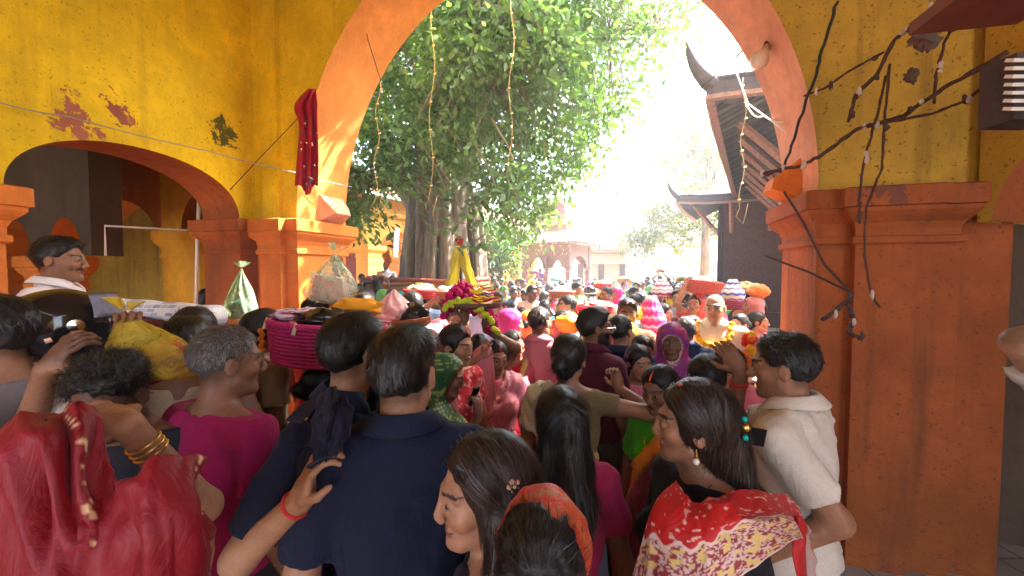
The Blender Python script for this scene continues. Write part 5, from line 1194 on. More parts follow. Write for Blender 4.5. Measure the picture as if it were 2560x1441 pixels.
def sack(label, top, bot, w, d, m, folds=13, seed=0, name='plastic_bag', tail=True, lean=0.0):
    """bag gathered at a knot and hanging"""
    top, bot = Vector(top), Vector(bot); g = random.Random(seed); L = (top - bot).length; ax_ = (bot - top).normalized(); rings = []; n = 40
    for i in range(16):
        t = i / 15; rad = (.05 + .95 * math.sin(min(1, t * 1.25) * math.pi / 2) ** 1.2) if t < .8 else math.sqrt(max(0.02, 1 - ((t - .8) / .2) ** 2)) * .98
        ring = []
        for j in range(n):
            a = 2 * math.pi * j / n; f = 1 + (.16 * (1 - t) ** 2 + .02) * math.sin(folds * a + 2 * math.sin(3 * t + seed)) + .12 * math.sin(3 * a + 5 * t + seed) * t + .08 * math.sin(7 * a - 6 * t + seed) + .06 * g.uniform(-1, 1) * t
            ring.append(Vector((math.cos(a) * rad * f * w, math.sin(a) * rad * f * d, 0)) + Vector((top.x, top.y, top.z)) + ax_ * L * t)
        rings.append(ring)
    e = pempty(name, (bot.x, bot.y, bot.z), label, 'bag'); put(MB().loft(rings, True, False), 'film', m, e, True)
    if tail:
        for k in range(3):
            dv = Vector((g.uniform(-.7, .9), g.uniform(-.4, .4), g.uniform(.1, .8))).normalized() * .035
            put(MB().loft([[top + Vector((math.cos(a) * q * .018, math.sin(a) * q * .012, 0)) + dv * q * 1.2 for a in [2 * math.pi * j / 10 + q for j in range(10)]] for q in (.5, 1, 1.6)], True, False), 'knot_end', m, e, True)
    return e
POM = None
def pom_mesh():
    V = []; n, rg = 10, 7
    for i in range(rg + 1):
        t = math.pi * i / rg
        for j in range(n): a = 2 * math.pi * j / n; k = 1 + .14 * math.sin(5 * a + i * 2) * math.sin(t); V.append((math.sin(t) * math.cos(a) * k, math.sin(t) * math.sin(a) * k, math.cos(t) * (.85 + .1 * math.sin(a * 3))))
    F = [(i * n + j, (i + 1) * n + j, (i + 1) * n + (j + 1) % n, i * n + (j + 1) % n) for i in range(rg) for j in range(n)]
    return mesh_np('flower', np.array(V), np.array(F), np.ones((len(V), 3)))
POM = pom_mesh(); POM.materials.append(vcol_mat('petal', .8, .2, 0, 90, .8, .1)); POM.polygons.foreach_set('use_smooth', np.ones(len(POM.polygons), bool))
def pom(p, r, c, parent, name='flower'):
    o = bpy.data.objects.new(name, POM); col.objects.link(o); o.parent = parent; o.location = p; o.scale = (r, r, r); o.rotation_euler = (random.random() * 3, random.random() * 3, random.random() * 6); o.color = (*c, 1); return o
random.seed(3)
WHITE = (1, 1, 1)
# magenta basket with black bag and folded cloths
c = at(815, 900, 1.9); basket('magenta woven basket with pale cane ties carried on the head', c + Vector((0, 0, -.012)), .255, .185, (.42, .012, .10), 1.16, (R_(-4), R_(5), 0), 11, slats=30, tape=plain('cane', (.62, .42, .22), .6))
def thing1(o, label, cat, group=None): tag(o, label, cat, group); return o
thing1(lump('black_bag', c + Vector((.03, -.02, .195)), (.15, .15, .055), (.012, .012, .014), vcol_mat('black_film', .2, .6, 0, 40, .8), None, 4, .3, 7), 'crumpled black plastic bag lying in the magenta basket', 'bag')
thing1(lump('folded_cloth', c + Vector((-.12, .02, .215)), (.12, .09, .035), (.72, .66, .74), m_cot, None, 9, .3, 6, col2=(.35, .02, .06)), 'white and maroon folded cloth on the rim of the magenta basket', 'cloth')
thing1(lump('folded_cloth', c + Vector((.10, .16, .24)), (.14, .08, .05), (.85, .36, .02), m_cot, None, 12, .3, 6), 'marigold yellow cloth heaped behind the black bag', 'cloth')
fg = pempty('marigold_string', c + Vector((-.255, -.05, .08)), 'short string of orange marigolds hanging from the magenta basket', 'garland')
for k in range(7): pom(Vector((-.012 + .01 * (k % 2), -.02, .07 - k * .018)), .013, (.8, .2, .01), fg)
# yellow bag with ochre box inside, held high
hd = at(322, 812, 1.36); sack('yellow translucent plastic bag with an orange brown bundle inside', hd + Vector((.012, -.02, .04)), at(432, 948, 1.34), .145, .10, film('yellow_film', (.80, .62, .08), .64), 15, 2)
thing1(lump('wrapped_bundle', at(418, 893, 1.34), (.085, .06, .055), (.50, .12, .02), m_cot, None, 3, .2, 5, col2=(.30, .05, .02)), 'orange brown bundle inside the yellow bag', 'bundle')
# clear bag with a patterned box
a, b = at(838, 634, 2.45), at(824, 760, 2.45); sack('clear pale green plastic bag holding a box above the crowd', a, b, .145, .11, film('clear_film', (.80, .90, .72), .74, .08), 12, 5)
bx = pempty('gift_box', at(824, 748, 2.45), 'pinkish printed carton inside the clear bag', 'box'); mm = at(824, 716, 2.45)
put(MB().box(mm, (.185, .13, .12), Matrix.Rotation(R_(12), 3, 'Y') @ Matrix.Rotation(R_(25), 3, 'Z')), 'carton', plain('pink_print', (.62, .26, .22), .5, .5, 30), bx); put(MB().box(mm + Vector((-.010, 0, .055)), (.19, .135, .025), Matrix.Rotation(R_(12), 3, 'Y') @ Matrix.Rotation(R_(25), 3, 'Z')), 'lid', plain('cream_print', (.7, .62, .40), .5, .3, 20), bx)
# green bag hanging on the pilaster
a, b = at(603, 672, 3.1), at(603, 806, 3.1); sack('greenish plastic bag with dark contents hung on the left pilaster', a, b, .115, .08, film('green_film', (.55, .75, .50), .80, .08), 10, 7)
thing1(lump('dark_cloth', at(600, 772, 3.1), (.085, .06, .075), (.03, .06, .055), m_cot, None, 8, .3, 6, col2=(.09, .10, .09)), 'dark green crumpled cloth inside the hanging bag', 'cloth')
o = put(MB().tube([at(604, 664, 3.25), at(603, 672, 3.1)], .006, 5), 'hook', m_gold, pempty('wall_hook', at(604, 664, 3.25), 'small iron hook above the hanging green bag', 'hook'))
# pink bag and black bag on a tray
sack('pink and white translucent plastic bag bulging among the heads', at(985, 724, 2.6), at(985, 805, 2.6), .135, .11, film('pink_film', (.85, .52, .50), .42, .15), 9, 9, tail=False)
c = at(1030, 820, 2.6); basket('shallow orange basket carrying a black sack', c, .125, .06, (.55, .16, .05), 1.2, (0, R_(-6), 0), 4)
thing1(lump('black_sack', c + Vector((0, 0, .085)), (.115, .10, .075), (.012, .012, .013), vcol_mat('black_film', .2, .6, 0, 40, .8), None, 14, .25, 6), 'shiny black plastic sack in the shallow orange basket', 'bag')
# blue checked roll
rl = pempty('checked_roll', at(398, 790, 2.0), 'rolled plastic mat with blue and grey brick pattern', 'mat')
def checks():
    m, nt, bs = nodes_of('checked_plastic'); tc = N(nt, 'ShaderNodeTexCoord'); br = N(nt, 'ShaderNodeTexBrick'); br.inputs['Scale'].default_value = 22; br.inputs['Color1'].default_value = (.80, .80, .82, 1); br.inputs['Color2'].default_value = (.06, .22, .46, 1); br.inputs['Mortar'].default_value = (.80, .80, .82, 1); br.inputs['Mortar Size'].default_value = .05; br.inputs['Bias'].default_value = -.25; br.inputs['Brick Width'].default_value = .9; br.inputs['Row Height'].default_value = .42
    mp = N(nt, 'ShaderNodeMapping'); mp.inputs['Rotation'].default_value = (R_(90), 0, 0); nt.links.new(tc.outputs['Object'], mp.inputs[0]); nt.links.new(mp.outputs[0], br.inputs['Vector']); nt.links.new(br.outputs['Color'], bs.inputs['Base Color']); bs.inputs['Roughness'].default_value = .3; n = noise(nt, 30, 4, .6, tc.outputs['Object']); bump(nt, bs, n.outputs[0], .5, .01); return m
a, b = at(262, 770, 2.05), at(545, 792, 2.0); R0 = []
rm = MB()
for i in range(13):
    t = i / 12; p = a.lerp(b, t); rr = .068 + .004 * math.sin(i * 1.7); rm_r = [p + Vector((0, math.cos(q) * rr, math.sin(q) * rr * .82)) for q in [2 * math.pi * j / 20 for j in range(20)]]; R0.append(rm_r)
put(rm.loft(R0), 'roll', checks(), rl, True)
thing1(lump('maroon_bundle', at(330, 812, 1.95), (.17, .10, .045), (.16, .02, .02), m_cot, None, 21, .25, 6, col2=(.08, .015, .015)), 'dark maroon bundle below the checked roll', 'bundle')
# helmet
hme, hB, hs = helm
def hpart(): pass
S = SDF((-.2, -.22, 1.42), (.2, .24, 1.80), .007, [])
S.ell((0, -.005, 1.615), (.122, .150, .128), .0); S.ell((0, .05, 1.535), (.105, .125, .085), .03); S.F = np.maximum(S.F, (1.462 - S.ax[2])[None, None, :]); S.ell((0, .0, 1.50), (.085, .10, .08), .01, 's'); S.ell((0, .17, 1.592), (.088, .085, .040), .012, 's')
V, F = S.mesh(); V = relax(V, F, 1, .3); h1 = link('helmet', mesh_np('helmet', V, F), plain('helmet_black', (.010, .010, .013), .10, .1, 4, spec=.7), None, True)
h1.parent = None; hroot = empty('motorcycle_helmet', hme.location, hme.rotation_euler.z, hme.scale.x); tag(hroot, 'glossy black full face motorcycle helmet with lifted clear visor', 'helmet'); h1.name = 'shell'; h1.parent = hroot
V2, F2 = [], []
for i in range(13):
    a = -1.15 + 2.3 * i / 12
    for j in range(6): z = 1.630 + j * .016; rr = 1.0 - .15 * (j / 5) ** 2; V2.append((.132 * math.sin(a) * rr, -.005 + .168 * math.cos(a) * rr, z + .012))
F2 = [(i * 6 + j, (i + 1) * 6 + j, (i + 1) * 6 + j + 1, i * 6 + j + 1) for i in range(12) for j in range(5)]
vz = link('visor', mesh_np('visor', np.array(V2), np.array(F2)), film('smoke_film', (.25, .25, .32), .35, .05), hroot, True); vz.modifiers.new('t', 'SOLIDIFY').thickness = .003
for sx in (-1, 1): MB().lathe([(.001, -.004), (.022, -.004), (.022, .004), (.001, .006)], n=14).build('visor_hinge', plain('chrome', (.7, .7, .75), .15, .05, 5, 1.0), hroot).matrix_local = Matrix.Translation((sx * .126, .02, 1.62)) @ Matrix.Rotation(R_(90) * sx, 4, 'Y')
link('sticker', mk_tube([(.117, -.05, 1.575), (.118, -.035, 1.58)], .008, 4), plain('orange_sticker', (.8, .5, .35), .5), hroot)
# navy cap in the uniformed man's hand
e, B, sc = uniA
cp = empty('navy_cap', e.location, e.rotation_euler.z, sc); tag(cp, 'navy cloth cap held against the chest by the uniformed man', 'cap')
hc = B.wr[1] + B.hd[1] * .13 + B.pn[1] * .05
inv = np.array(e.matrix_basis.inverted().to_3x3()); 
cM = np.stack([B.hd[1], B.pn[1], np.cross(B.hd[1], B.pn[1])], 1); hc = B.wr[1] + B.hd[1] * .19 + B.pn[1] * .015
lump('crown', hc, (.085, .034, .075), (.012, .011, .024), m_cot, cp, 12, .34, 5, M=cM); lump('fold', hc + B.hd[1] * .03 - B.pn[1] * .02, (.05, .028, .06), (.010, .010, .020), m_cot, cp, 15, .4, 6, M=cM)
pk = [Vector(tuple(hc - B.hd[1] * (.06 + .03 * (1 - x * x)) + cM[:, 2] * x * .06 - B.pn[1] * (.012 + .02 * x * x))) for x in np.linspace(-1, 1, 9)]; pk2 = [Vector(tuple(hc - B.hd[1] * .03 + cM[:, 2] * x * .06)) for x in np.linspace(-1, 1, 9)]
mb = MB(); mb.loft([pk, pk2], False, False); o = mb.build('peak', plain('navy_cloth', NAVY, .85), cp); o.modifiers.new('t', 'SOLIDIFY').thickness = .004
# crimson sari edge lifted from head to hand
def sheet(name, rows, m, colr, parent, seed=0, amp=.012, thick=.003, fine=5, edge=None, ecol=None, gold=0.0, lace=0.0):
    """cloth through rows of points (world) with folds"""
    rows = [[np.array(tuple(p)) for p in r] for r in rows]; nr, nc = len(rows), len(rows[0]); U, W_ = (nr - 1) * fine + 1, (nc - 1) * fine + 1; G = np.zeros((U, W_, 3))
    def cr(p, t):
        n = len(p) - 1; i = min(int(t * n), n - 1); f = t * n - i; p0, p1, p2, p3 = p[max(i - 1, 0)], p[i], p[i + 1], p[min(i + 2, n)]
        return .5 * ((2 * p1) + (-p0 + p2) * f + (2 * p0 - 5 * p1 + 4 * p2 - p3) * f * f + (-p0 + 3 * p1 - 3 * p2 + p3) * f ** 3)
    for b in range(W_):
        cl_ = [cr(r, b / (W_ - 1)) for r in rows]
        for a in range(U): G[a, b] = cr(cl_, a / (U - 1))
    V = G.reshape(-1, 3); F = np.array([(a * W_ + b, a * W_ + b + 1, (a + 1) * W_ + b + 1, (a + 1) * W_ + b) for a in range(U - 1) for b in range(W_ - 1)]); n = vnormals(V, F)
    uu, ww = np.meshgrid(np.linspace(0, 1, U), np.linspace(0, 1, W_), indexing='ij'); wv_ = ww.ravel(); q = np.stack([uu.ravel() * 3, wv_ * 5, 0 * wv_], 1)
    q2 = q + .8 * np.stack([vnoise(q * .8, seed + 7), vnoise(q * .8 + 5, seed + 7), 0 * wv_], 1); V = V + n * ((np.abs(vnoise(q2 * (.7, 1.1, 1) + 2, seed) - .5) * 2 - .5) * amp * 2 + (np.abs(vnoise(q2 * (.9, 2.2, 1), seed + 1) - .5) * 2 - .5) * amp * .6)[:, None]
    cc = np.tile(np.array(colr, float), (len(V), 1)); wv = ww.ravel()
    if edge is not None: cc = np.where(((wv > 1 - edge))[:, None], np.array(ecol), cc)
    if gold: cc = np.where(((vnoise(np.stack([uu.ravel() * 110, wv * 130, 0 * wv], 1), seed + 5) > .66) & (np.abs(wv - gold) < .028))[:, None], np.array((.75, .5, .25)), cc)
    if lace:
        uv_ = uu.ravel(); k1 = vnoise(np.stack([uv_ * 30, wv * 40, 0 * wv], 1), 3); k2 = vnoise(np.stack([uv_ * 95, wv * 130, 0 * wv], 1), 4); sc_ = .03 * np.sin(wv * 60)
        c3 = np.where((k2 > .52)[:, None], np.array((.66, .46, .40)), np.array((.30, .03, .03))); c3 = np.where((k1 > .66)[:, None], np.array((.70, .48, .16)), c3); cc = np.where((uv_ > lace + sc_)[:, None], c3, cc); cc = np.where(((np.abs(uv_ - lace - sc_) < .018) | (uv_ > .975))[:, None], np.array((.72, .52, .46)), cc)
        cc = np.where(((uv_ < lace - .05) & (k1 > .80))[:, None], np.array((.70, .35, .30)), cc)
    o = link(name, mesh_np(name, V, F, cc), m, None, True); md = o.modifiers.new('t', 'SOLIDIFY'); md.thickness = thick
    if parent is not None: o.parent = parent; o.matrix_parent_inverse = parent.matrix_basis.inverted()
    return o
RED = (.22, .002, .009)
re_, rB, rs = redw
sheet('sari_edge', [[at(-90, 1120, .62), at(60, 1050, .62), at(150, 1030, .64), at(232, 1018, .655)], [at(-90, 1230, .58), at(60, 1130, .58), at(180, 1100, .60), at(262, 1080, .64)], [at(-90, 1360, .55), at(80, 1280, .56), at(190, 1240, .58), at(268, 1200, .62)], [at(-90, 1500, .54), at(100, 1440, .54), at(220, 1390, .56), at(330, 1330, .60)], [at(-90, 1640, .54), at(110, 1600, .54), at(230, 1560, .56), at(380, 1500, .58)]], m_silk, RED, re_, 5, .018, fine=14, gold=.72)
sheet('sari_edge', [[at(250, 1265, .60), at(340, 1190, .61), at(430, 1150, .63), at(500, 1160, .68)], [at(230, 1330, .57), at(350, 1270, .57), at(440, 1230, .59), at(505, 1230, .66)], [at(200, 1430, .55), at(350, 1370, .55), at(450, 1330, .57), at(508, 1320, .65)], [at(180, 1600, .55), at(340, 1560, .55), at(450, 1520, .57), at(512, 1480, .66)]], m_silk, RED, re_, 8, .016, fine=14, edge=.055, ecol=(.72, .36, .02), gold=.84)
le_, lB, ls_ = lace
sheet('sari', [[at(1690, 1205, 0.93), at(1735, 1262, 0.86), at(1810, 1236, 0.87), at(1905, 1232, 0.96), at(1960, 1240, 1.08)], [at(1640, 1260, 0.88), at(1735, 1318, 0.81), at(1840, 1282, 0.82), at(1950, 1268, 0.92), at(1992, 1285, 1.07)], [at(1600, 1390, 0.85), at(1735, 1400, 0.78), at(1858, 1328, 0.79), at(1975, 1302, 0.88), at(2010, 1335, 1.06)], [at(1560, 1560, .82), at(1715, 1535, .76), at(1880, 1425, .75), at(2000, 1345, .86), at(2030, 1410, 1.04)]], m_silk, (.50, .010, .010), le_, 4, .008, fine=36, lace=.56)
sheet('sari_fold', [[at(1985, 1290, 0.90), at(2000, 1300, 0.93), at(2018, 1330, 1.00)], [at(1978, 1370, 0.86), at(2002, 1375, 0.88), at(2028, 1390, 0.97)], [at(1985, 1460, 0.85), at(2012, 1460, 0.87), at(2040, 1460, 0.96)]], m_silk, (.46, .010, .012), le_, 9, .008, fine=14, edge=.3, ecol=(.55, .36, .32))
# pink veil drawn down from the raised hand
pe, pB, ps = pinkw
sheet('veil_edge', [[at(1186, 880, 2.34), at(1205, 862, 2.33), at(1228, 868, 2.35)], [at(1178, 940, 2.32), at(1205, 930, 2.30), at(1235, 935, 2.33)], [at(1190, 1010, 2.31), at(1212, 1010, 2.29), at(1240, 1010, 2.32)], [at(1205, 1085, 2.31), at(1225, 1090, 2.29), at(1250, 1080, 2.32)]], m_silk, (.80, .27, .34), pe, 4, .01)
# phones
def slab(label, c, size, M, m, cat='phone', name='mobile_phone'):
    e = pempty(name, c, label, cat); put(MB().box(c, size, M), 'case', m, e); f = M @ Vector((0, -size[1] / 2 - .0006, 0)); put(MB().box(Vector(c) + f, (size[0] * .9, .001, size[2] * .92), M), 'screen', plain('screen_glass', (.006, .006, .007), .4, .05, 3, spec=.15), e); return e
slab('black mobile phone in the breast pocket of the white polo', at(1889, 1092, 1.16), (.072, .009, .05), Matrix.Rotation(R_(20), 3, 'Z') @ Matrix.Rotation(R_(14), 3, 'Y'), m_blk)
slab('black mobile phone held at the mouth of the green scarfed woman', at(1186, 990, 1.80), (.04, .012, .09), Matrix.Rotation(R_(60), 3, 'Z') @ Matrix.Rotation(R_(18), 3, 'X'), m_blk)
# spectacles
se, sB, ss_ = spec
sp = empty('spectacles', se.location, se.rotation_euler.z, ss_); tag(sp, 'thin metal rimmed spectacles on the bearded man', 'spectacles'); mt_ = plain('steel_wire', (.55, .52, .5), .25, .05, 5, 1.0)
for sx in (-1, 1):
    rim = link('rim', mk_tube([sB.H((sx * .034 + .022 * math.cos(t), .108, 1.582 + .017 * math.sin(t))) for t in np.linspace(0, 2 * math.pi, 17)], .0011, 5), mt_, sp); link('temple_arm', mk_tube([sB.H((sx * .056, .106, 1.588)), sB.H((sx * .076, .05, 1.590)), sB.H((sx * .084, -.01, 1.586)), sB.H((sx * .08, -.03, 1.57))], .0013, 5), mt_, sp)
    a = [Vector(tuple(sB.H((sx * .034 + .021 * math.cos(t), .108, 1.582 + .016 * math.sin(t))))) for t in np.linspace(0, 2 * math.pi, 17)[:-1]]; MB().add(a, [tuple(range(16))]).build('lens', film('lens_film', (.9, .9, .9), .9, .02), sp)
link('bridge', mk_tube([sB.H((-.012, .108, 1.586)), sB.H((0, .113, 1.589)), sB.H((.012, .108, 1.586))], .0012, 5), mt_, sp)
# marigold garland on the bald man
be, bB, bs_ = bald
gl = empty('marigold_garland', be.location, be.rotation_euler.z, bs_); tag(gl, 'thick yellow marigold garland on the smiling bald man', 'garland')
for k in range(34):
    t = -1 + 2 * k / 33; x = .128 * math.sin(t * 1.75); z = 1.455 - .16 * math.cos(t * math.pi / 2) ** .8; y = -.01 + .190 * math.cos(t * math.pi / 2) ** .45
    for q in range(2): pom(Vector((x + random.uniform(-.008, .008), y + random.uniform(-.004, .012), z + random.uniform(-.008, .008))), .021, (.80, .42, .005) if random.random() < .8 else (.75, .32, .005), gl)
og = pempty('red_garland', at(1878, 880, 2.9), 'red and yellow flower garland carried near the pier', 'garland')
for k in range(26): pom(at(1860 + random.uniform(0, 34), 835 + random.uniform(0, 80), 2.9 + random.uniform(-.05, .05)) - og.location, .030, random.choice(((.7, .03, .01), (.8, .4, .01), (.75, .15, .01))), og)
# girl's flower clip
ge, gB, gs = girl
fc = empty('flower_clip', ge.location, ge.rotation_euler.z, gs); tag(fc, 'small peach flower shaped hair clip in the girl hair', 'hair clip'); q = gB.H((-.088, -.045, 1.628))
for k in range(5): pom(Vector(tuple(q + gB.M @ np.array((0, .010 * math.cos(k * 1.257), .010 * math.sin(k * 1.257))))), .006, (.8, .42, .3), fc, 'petal')
pom(Vector(tuple(q + gB.M @ np.array((-.004, 0, 0)))), .004, (.85, .7, .3), fc, 'flower_centre')
# flower tray raised by the denim sleeves
ft = pempty('flower_tray', at(1180, 775, 2.53), 'tray heaped with magenta pompom flowers and lime balls held overhead', 'tray')
put(MB().lathe([(.02, 0), (.19, .01), (.21, .045), (.20, .045), (.18, .02), (.02, .012)], n=24), 'pan', plain('brown_pan', (.12, .05, .03), .6), ft, True).location = at(1178, 772, 2.55) - Vector((0, 0, 0))
for k in range(120):
    t = random.random(); x = 1108 + 135 * t; yc = np.interp(x, [1105, 1140, 1165, 1200, 1245], [755, 715, 712, 740, 800]); p = at(x, yc + random.uniform(0, 45 + 20 * t), 2.5 + random.uniform(-.10, .12)); pom(p - ft.location, random.uniform(.020, .027), (.55, .006, .13) if random.random() < .85 else (.68, .02, .2), ft)
for k in range(30):
    t = k / 29; x = 1108 + 138 * t; yc = np.interp(x, [1105, 1140, 1165, 1200, 1225, 1245], [768, 757, 745, 775, 800, 828]); pom(at(x + random.uniform(-4, 4), yc + random.uniform(-5, 8), 2.38) - ft.location, 0.0195, (.55, .62, .03), ft, 'lime_ball')
for k in range(22):
    a = at(1165 + random.uniform(0, 60), 712 + random.uniform(0, 45), 2.40); put(MB().tube([a, a + Vector((.03, -.01, -.012)), a + Vector((.07, 0, -.004))], .005, 5), 'ribbon', plain('yellow_ribbon', (.8, .6, .03), .6) if k % 2 else plain('red_ribbon', (.5, .01, .05), .6), ft)
# bowl
c = at(1125, 750, 3.95); bw = basket('shallow terracotta basket heaped with white parcels', c, .14, .085, (.42, .15, .07), 1.5, (0, 0, 0), 4)
for k in range(9): thing1(lump('white_parcel', c + Vector((random.uniform(-.09, .09), random.uniform(-.08, .08), .10 + random.uniform(0, .02))), (.042, .04, .026), (.80, .80, .78), m_cot, None, 30 + k, .25, 4, n=12, rings=8, col2=(.1, .4, .35)), 'small white and green parcel in the terracotta basket', 'parcel', 'white parcels in the terracotta basket')
# red wicker basket of the veiled woman
c = at(1757, 736, 4.6); basket('red wicker basket tilted on the veiled woman head', c + Vector((0, .02, .0)), .215, .14, (.50, .075, .05), 1.35, (0, R_(8), 0), 7)
for k in range(8): thing1(lump('white_parcel', c + Vector((random.uniform(-.14, .14), random.uniform(-.12, .12), .15)), (.055, .05, .03), (.82, .80, .78), m_cot, None, 50 + k, .25, 4, n=12, rings=8), 'small white parcel in the red wicker basket', 'parcel', 'white parcels in the red wicker basket')
# chevron garland bundle
def chevron(label, px, y0, y1, Y, w, cols, seed, zig=14, bands=9, name='garland_bundle'):
    a, b = at(px, y0, Y), at(px, y1, Y); L = a.z - b.z; e = pempty(name, b, label, 'bundle'); rings = []; n = 56; k = bands * 3; V, C = [], []
    for i in range(k + 1):
        t = i / k; rad = w * (.25 + .75 * math.sin(min(1, t * 1.15) * math.pi / 2)) * (1 - .18 * max(0, t - .75) / .25) * (1 + (.035 if i % 3 == 1 else -.02))
        for j in range(n):
            q = 2 * math.pi * j / n; zz = a.z - L * t + .018 * abs(((q * zig / math.pi) % 2) - 1) * (1 if i % 2 else .7); V.append((a.x + math.cos(q) * rad, a.y + math.sin(q) * rad, zz)); C.append(cols[(i * 2 // 3) % len(cols)] if t > .08 else (.8, .78, .72))
    F = [(i * n + j, (i + 1) * n + j, (i + 1) * n + (j + 1) % n, i * n + (j + 1) % n) for i in range(k) for j in range(n)]
    o = link('flower_strings', mesh_np('flower_strings', np.array(V), np.array(F), np.array(C)), vcol_mat('petal', .8, .2, 0, 90, .8, .1), None, True); o.parent = e; o.matrix_parent_inverse = Matrix.Translation(-b)
    for j in range(22):
        q = 2 * math.pi * j / 22; p = Vector((a.x + math.cos(q) * w * .86, a.y + math.sin(q) * w * .86, b.z + .01)); put(MB().tube([p, p + Vector((0, 0, -.05))], [.010, .006], 5), 'tassel', plain('magenta_tassel', (.55, .01, .14), .8), e)
    return e
chevron('tall bundle of magenta and white zigzag flower strings', 1628, 742, 840, 3.9, .155, [(.62, .03, .25), (.80, .70, .75), (.68, .10, .32), (.55, .01, .10)], 1)
chevron('blue and white netted flower bundle behind the garlanded man', 1832, 700, 752, 5.0, .15, [(.82, .82, .84), (.82, .82, .84), (.06, .05, .32)], 2, 9, 6)
chevron('magenta and white netted bundle in the middle of the crowd', 1656, 700, 742, 6.0, .17, [(.82, .80, .80), (.55, .02, .16), (.82, .80, .80)], 3, 9, 6)
c = at(1838, 775, 5.0); basket('pink lattice basket under the blue netted bundle', c, .17, .12, (.45, .08, .18), 1.3, (0, 0, 0), 6)
thing1(lump('gold_bundle', at(1868, 722, 5.0), (.18, .14, .09), (.55, .32, .04), m_silk, None, 71, .3, 6, col2=(.8, .7, .4)), 'gold tinsel bundle carried left of the pier', 'bundle')
thing1(lump('orange_bundle', at(1898, 730, 4.6), (.10, .10, .09), (.8, .22, .03), m_silk, None, 72, .25, 6), 'orange cloth bundle against the pier edge', 'bundle')
# red fringed tray, yellow bundles
c = at(1488, 785, 3.7); basket('low tray trimmed with red tinsel above the bearded man', c, .165, .065, (.5, .02, .05), 1.15, (0, 0, 0), 4)
thing1(lump('red_tinsel', c + Vector((0, 0, .07)), (.165, .15, .05), (.55, .008, .035), m_silk, None, 75, .35, 9, col2=(.78, .55, .3)), 'red tinsel cloth heaped on the low tray', 'cloth')
thing1(lump('yellow_bundle', at(1420, 808, 3.2), (.115, .11, .075), (.80, .40, .008), m_silk, None, 76, .25, 7), 'bright yellow cloth bundle right of the pink shirt', 'bundle')
thing1(lump('yellow_bundle', at(1568, 828, 3.0), (.07, .08, .075), (.80, .60, .012), m_silk, None, 77, .25, 7), 'lemon yellow cloth bundle behind the navy shoulder', 'bundle')
thing1(lump('yellow_bundle', at(872, 768, 2.7), (.13, .10, .045), (.80, .42, .015), m_silk, None, 78, .25, 7), 'saffron yellow cloth beneath the clear bag', 'bundle')
# yellow scarves on a pole beside the trunk
fl = pempty('scarf_pole', at(1150, 745, 6.0), 'pole by the trunk with two hanging yellow scarves and red flowers', 'pole'); pt = at(1152, 610, 6.0)
put(MB().tube([(pt.x, pt.y, 0), pt + Vector((0, 0, .02))], .018, 8), 'shaft', m_brn, fl, True); myl = (.74, .66, .01)
for sx, pr in ((-1, ((1140, 1150), (1132, 1149), (1122, 1146), (1106, 1140))), (1, ((1150, 1158), (1154, 1170), (1160, 1180), (1168, 1192)))):
    sheet('scarf', [[at(a + (b - a) * q, y - 3 * q * (k == 3), 5.95 - .10 * math.sin(q * 3.1)) for q in (0, .33, .66, 1)] for k, ((a, b), y) in enumerate(zip(pr, (616, 648, 682, 716)))], m_silk, myl, fl, 6 + sx, .035, .004)
for k in range(9): pom(at(1150 + random.uniform(-9, 9), 606 + random.uniform(-9, 12), 5.95) - fl.location, .028, (.6, .015, .01), fl)
# ------------------------------------------------------------------ clutter on the gateway
m_wire = plain('black_cable', (.02, .018, .018), .6, .3, 40); m_wireg = plain('grey_cable', (.28, .25, .24), .5, .2, 40); m_wirer = plain('rusty_cable', (.075, .035, .028), .8, .4, 60, bmp=.5)
def wire(label, pts, r, m, cat='wire', name='wire', sag=0.0, n=6, group=None, jit=0.0, seed=0):
    g = random.Random(seed); out = []
    W = [at(*p) if not isinstance(p, Vector) else p for p in pts]
    for a, b in zip(W[:-1], W[1:]):
        for i in range(n): t = i / n; out.append(a.lerp(b, t) + Vector((g.uniform(-jit, jit), g.uniform(-jit, jit), -sag * math.sin(math.pi * t) + g.uniform(-jit, jit))))
    out.append(W[-1]); o = MB().tube(out, r, 6).build(name, m, None, True); tag(o, label, cat, group); return o
wire('thin cable sagging across the yellow left wall', [(-20, 252, 2.32), (170, 292, 2.6), (520, 378, 3.35), (740, 432, 3.78), (880, 468, 4.3)], .0045, m_wireg, sag=.01)
wire('slack cord from the red cloth down to the low arch', [(770, 270, 3.72), (650, 395, 3.6), (575, 475, 3.5)], .004, m_wire)
wire('slender crack like cord running down the arch soffit', [(905, 20, 3.75), (920, 100, 3.9), (945, 180, 4.1), (952, 200, 4.3)], .004, m_wire)
def light_string(label, px, y0, y1, Y, loop=True, seed=0):
    g = random.Random(seed); e = pempty('light_string', at(px, y1, Y), label, 'string lights'); pts = []; n = 16
    for i in range(n + 1): t = i / n; pts.append(at(px + 6 * math.sin(i * .9 + seed) - 10 * t, y0 + (y1 - y0) * t, Y))
    if loop: pts += [at(px - 22, y1 + 22, Y), at(px - 4, y1 + 40, Y), at(px + 8, y1 - 10, Y)]
    my = plain('yellow_cord', (.50, .34, .12), .5, .1, 9); put(MB().tube(pts, .0038, 5), 'cord', my, e, True)
    for i in range(1, n, 2): p = pts[i]; put(MB().tube([p + Vector((-.012, 0, -.004)), p + Vector((.02, 0, .006))], [.006, .009], 6), 'lamp_bead', plain('amber_bead', (.85, .66, .25), .3), e, True)
    return e
light_string('yellow string light hanging closest to the left jamb', 947, 205, 500, 4.6, True, 1)
light_string('yellow string light hanging before the banyan trunk', 1085, -60, 500, 4.7, True, 2)
light_string('yellow string light hanging at the right of the foliage', 1283, -60, 440, 4.7, False, 3)
light_string('yellow string light hanging from the temple eave', 1862, 195, 520, 4.6, True, 4)
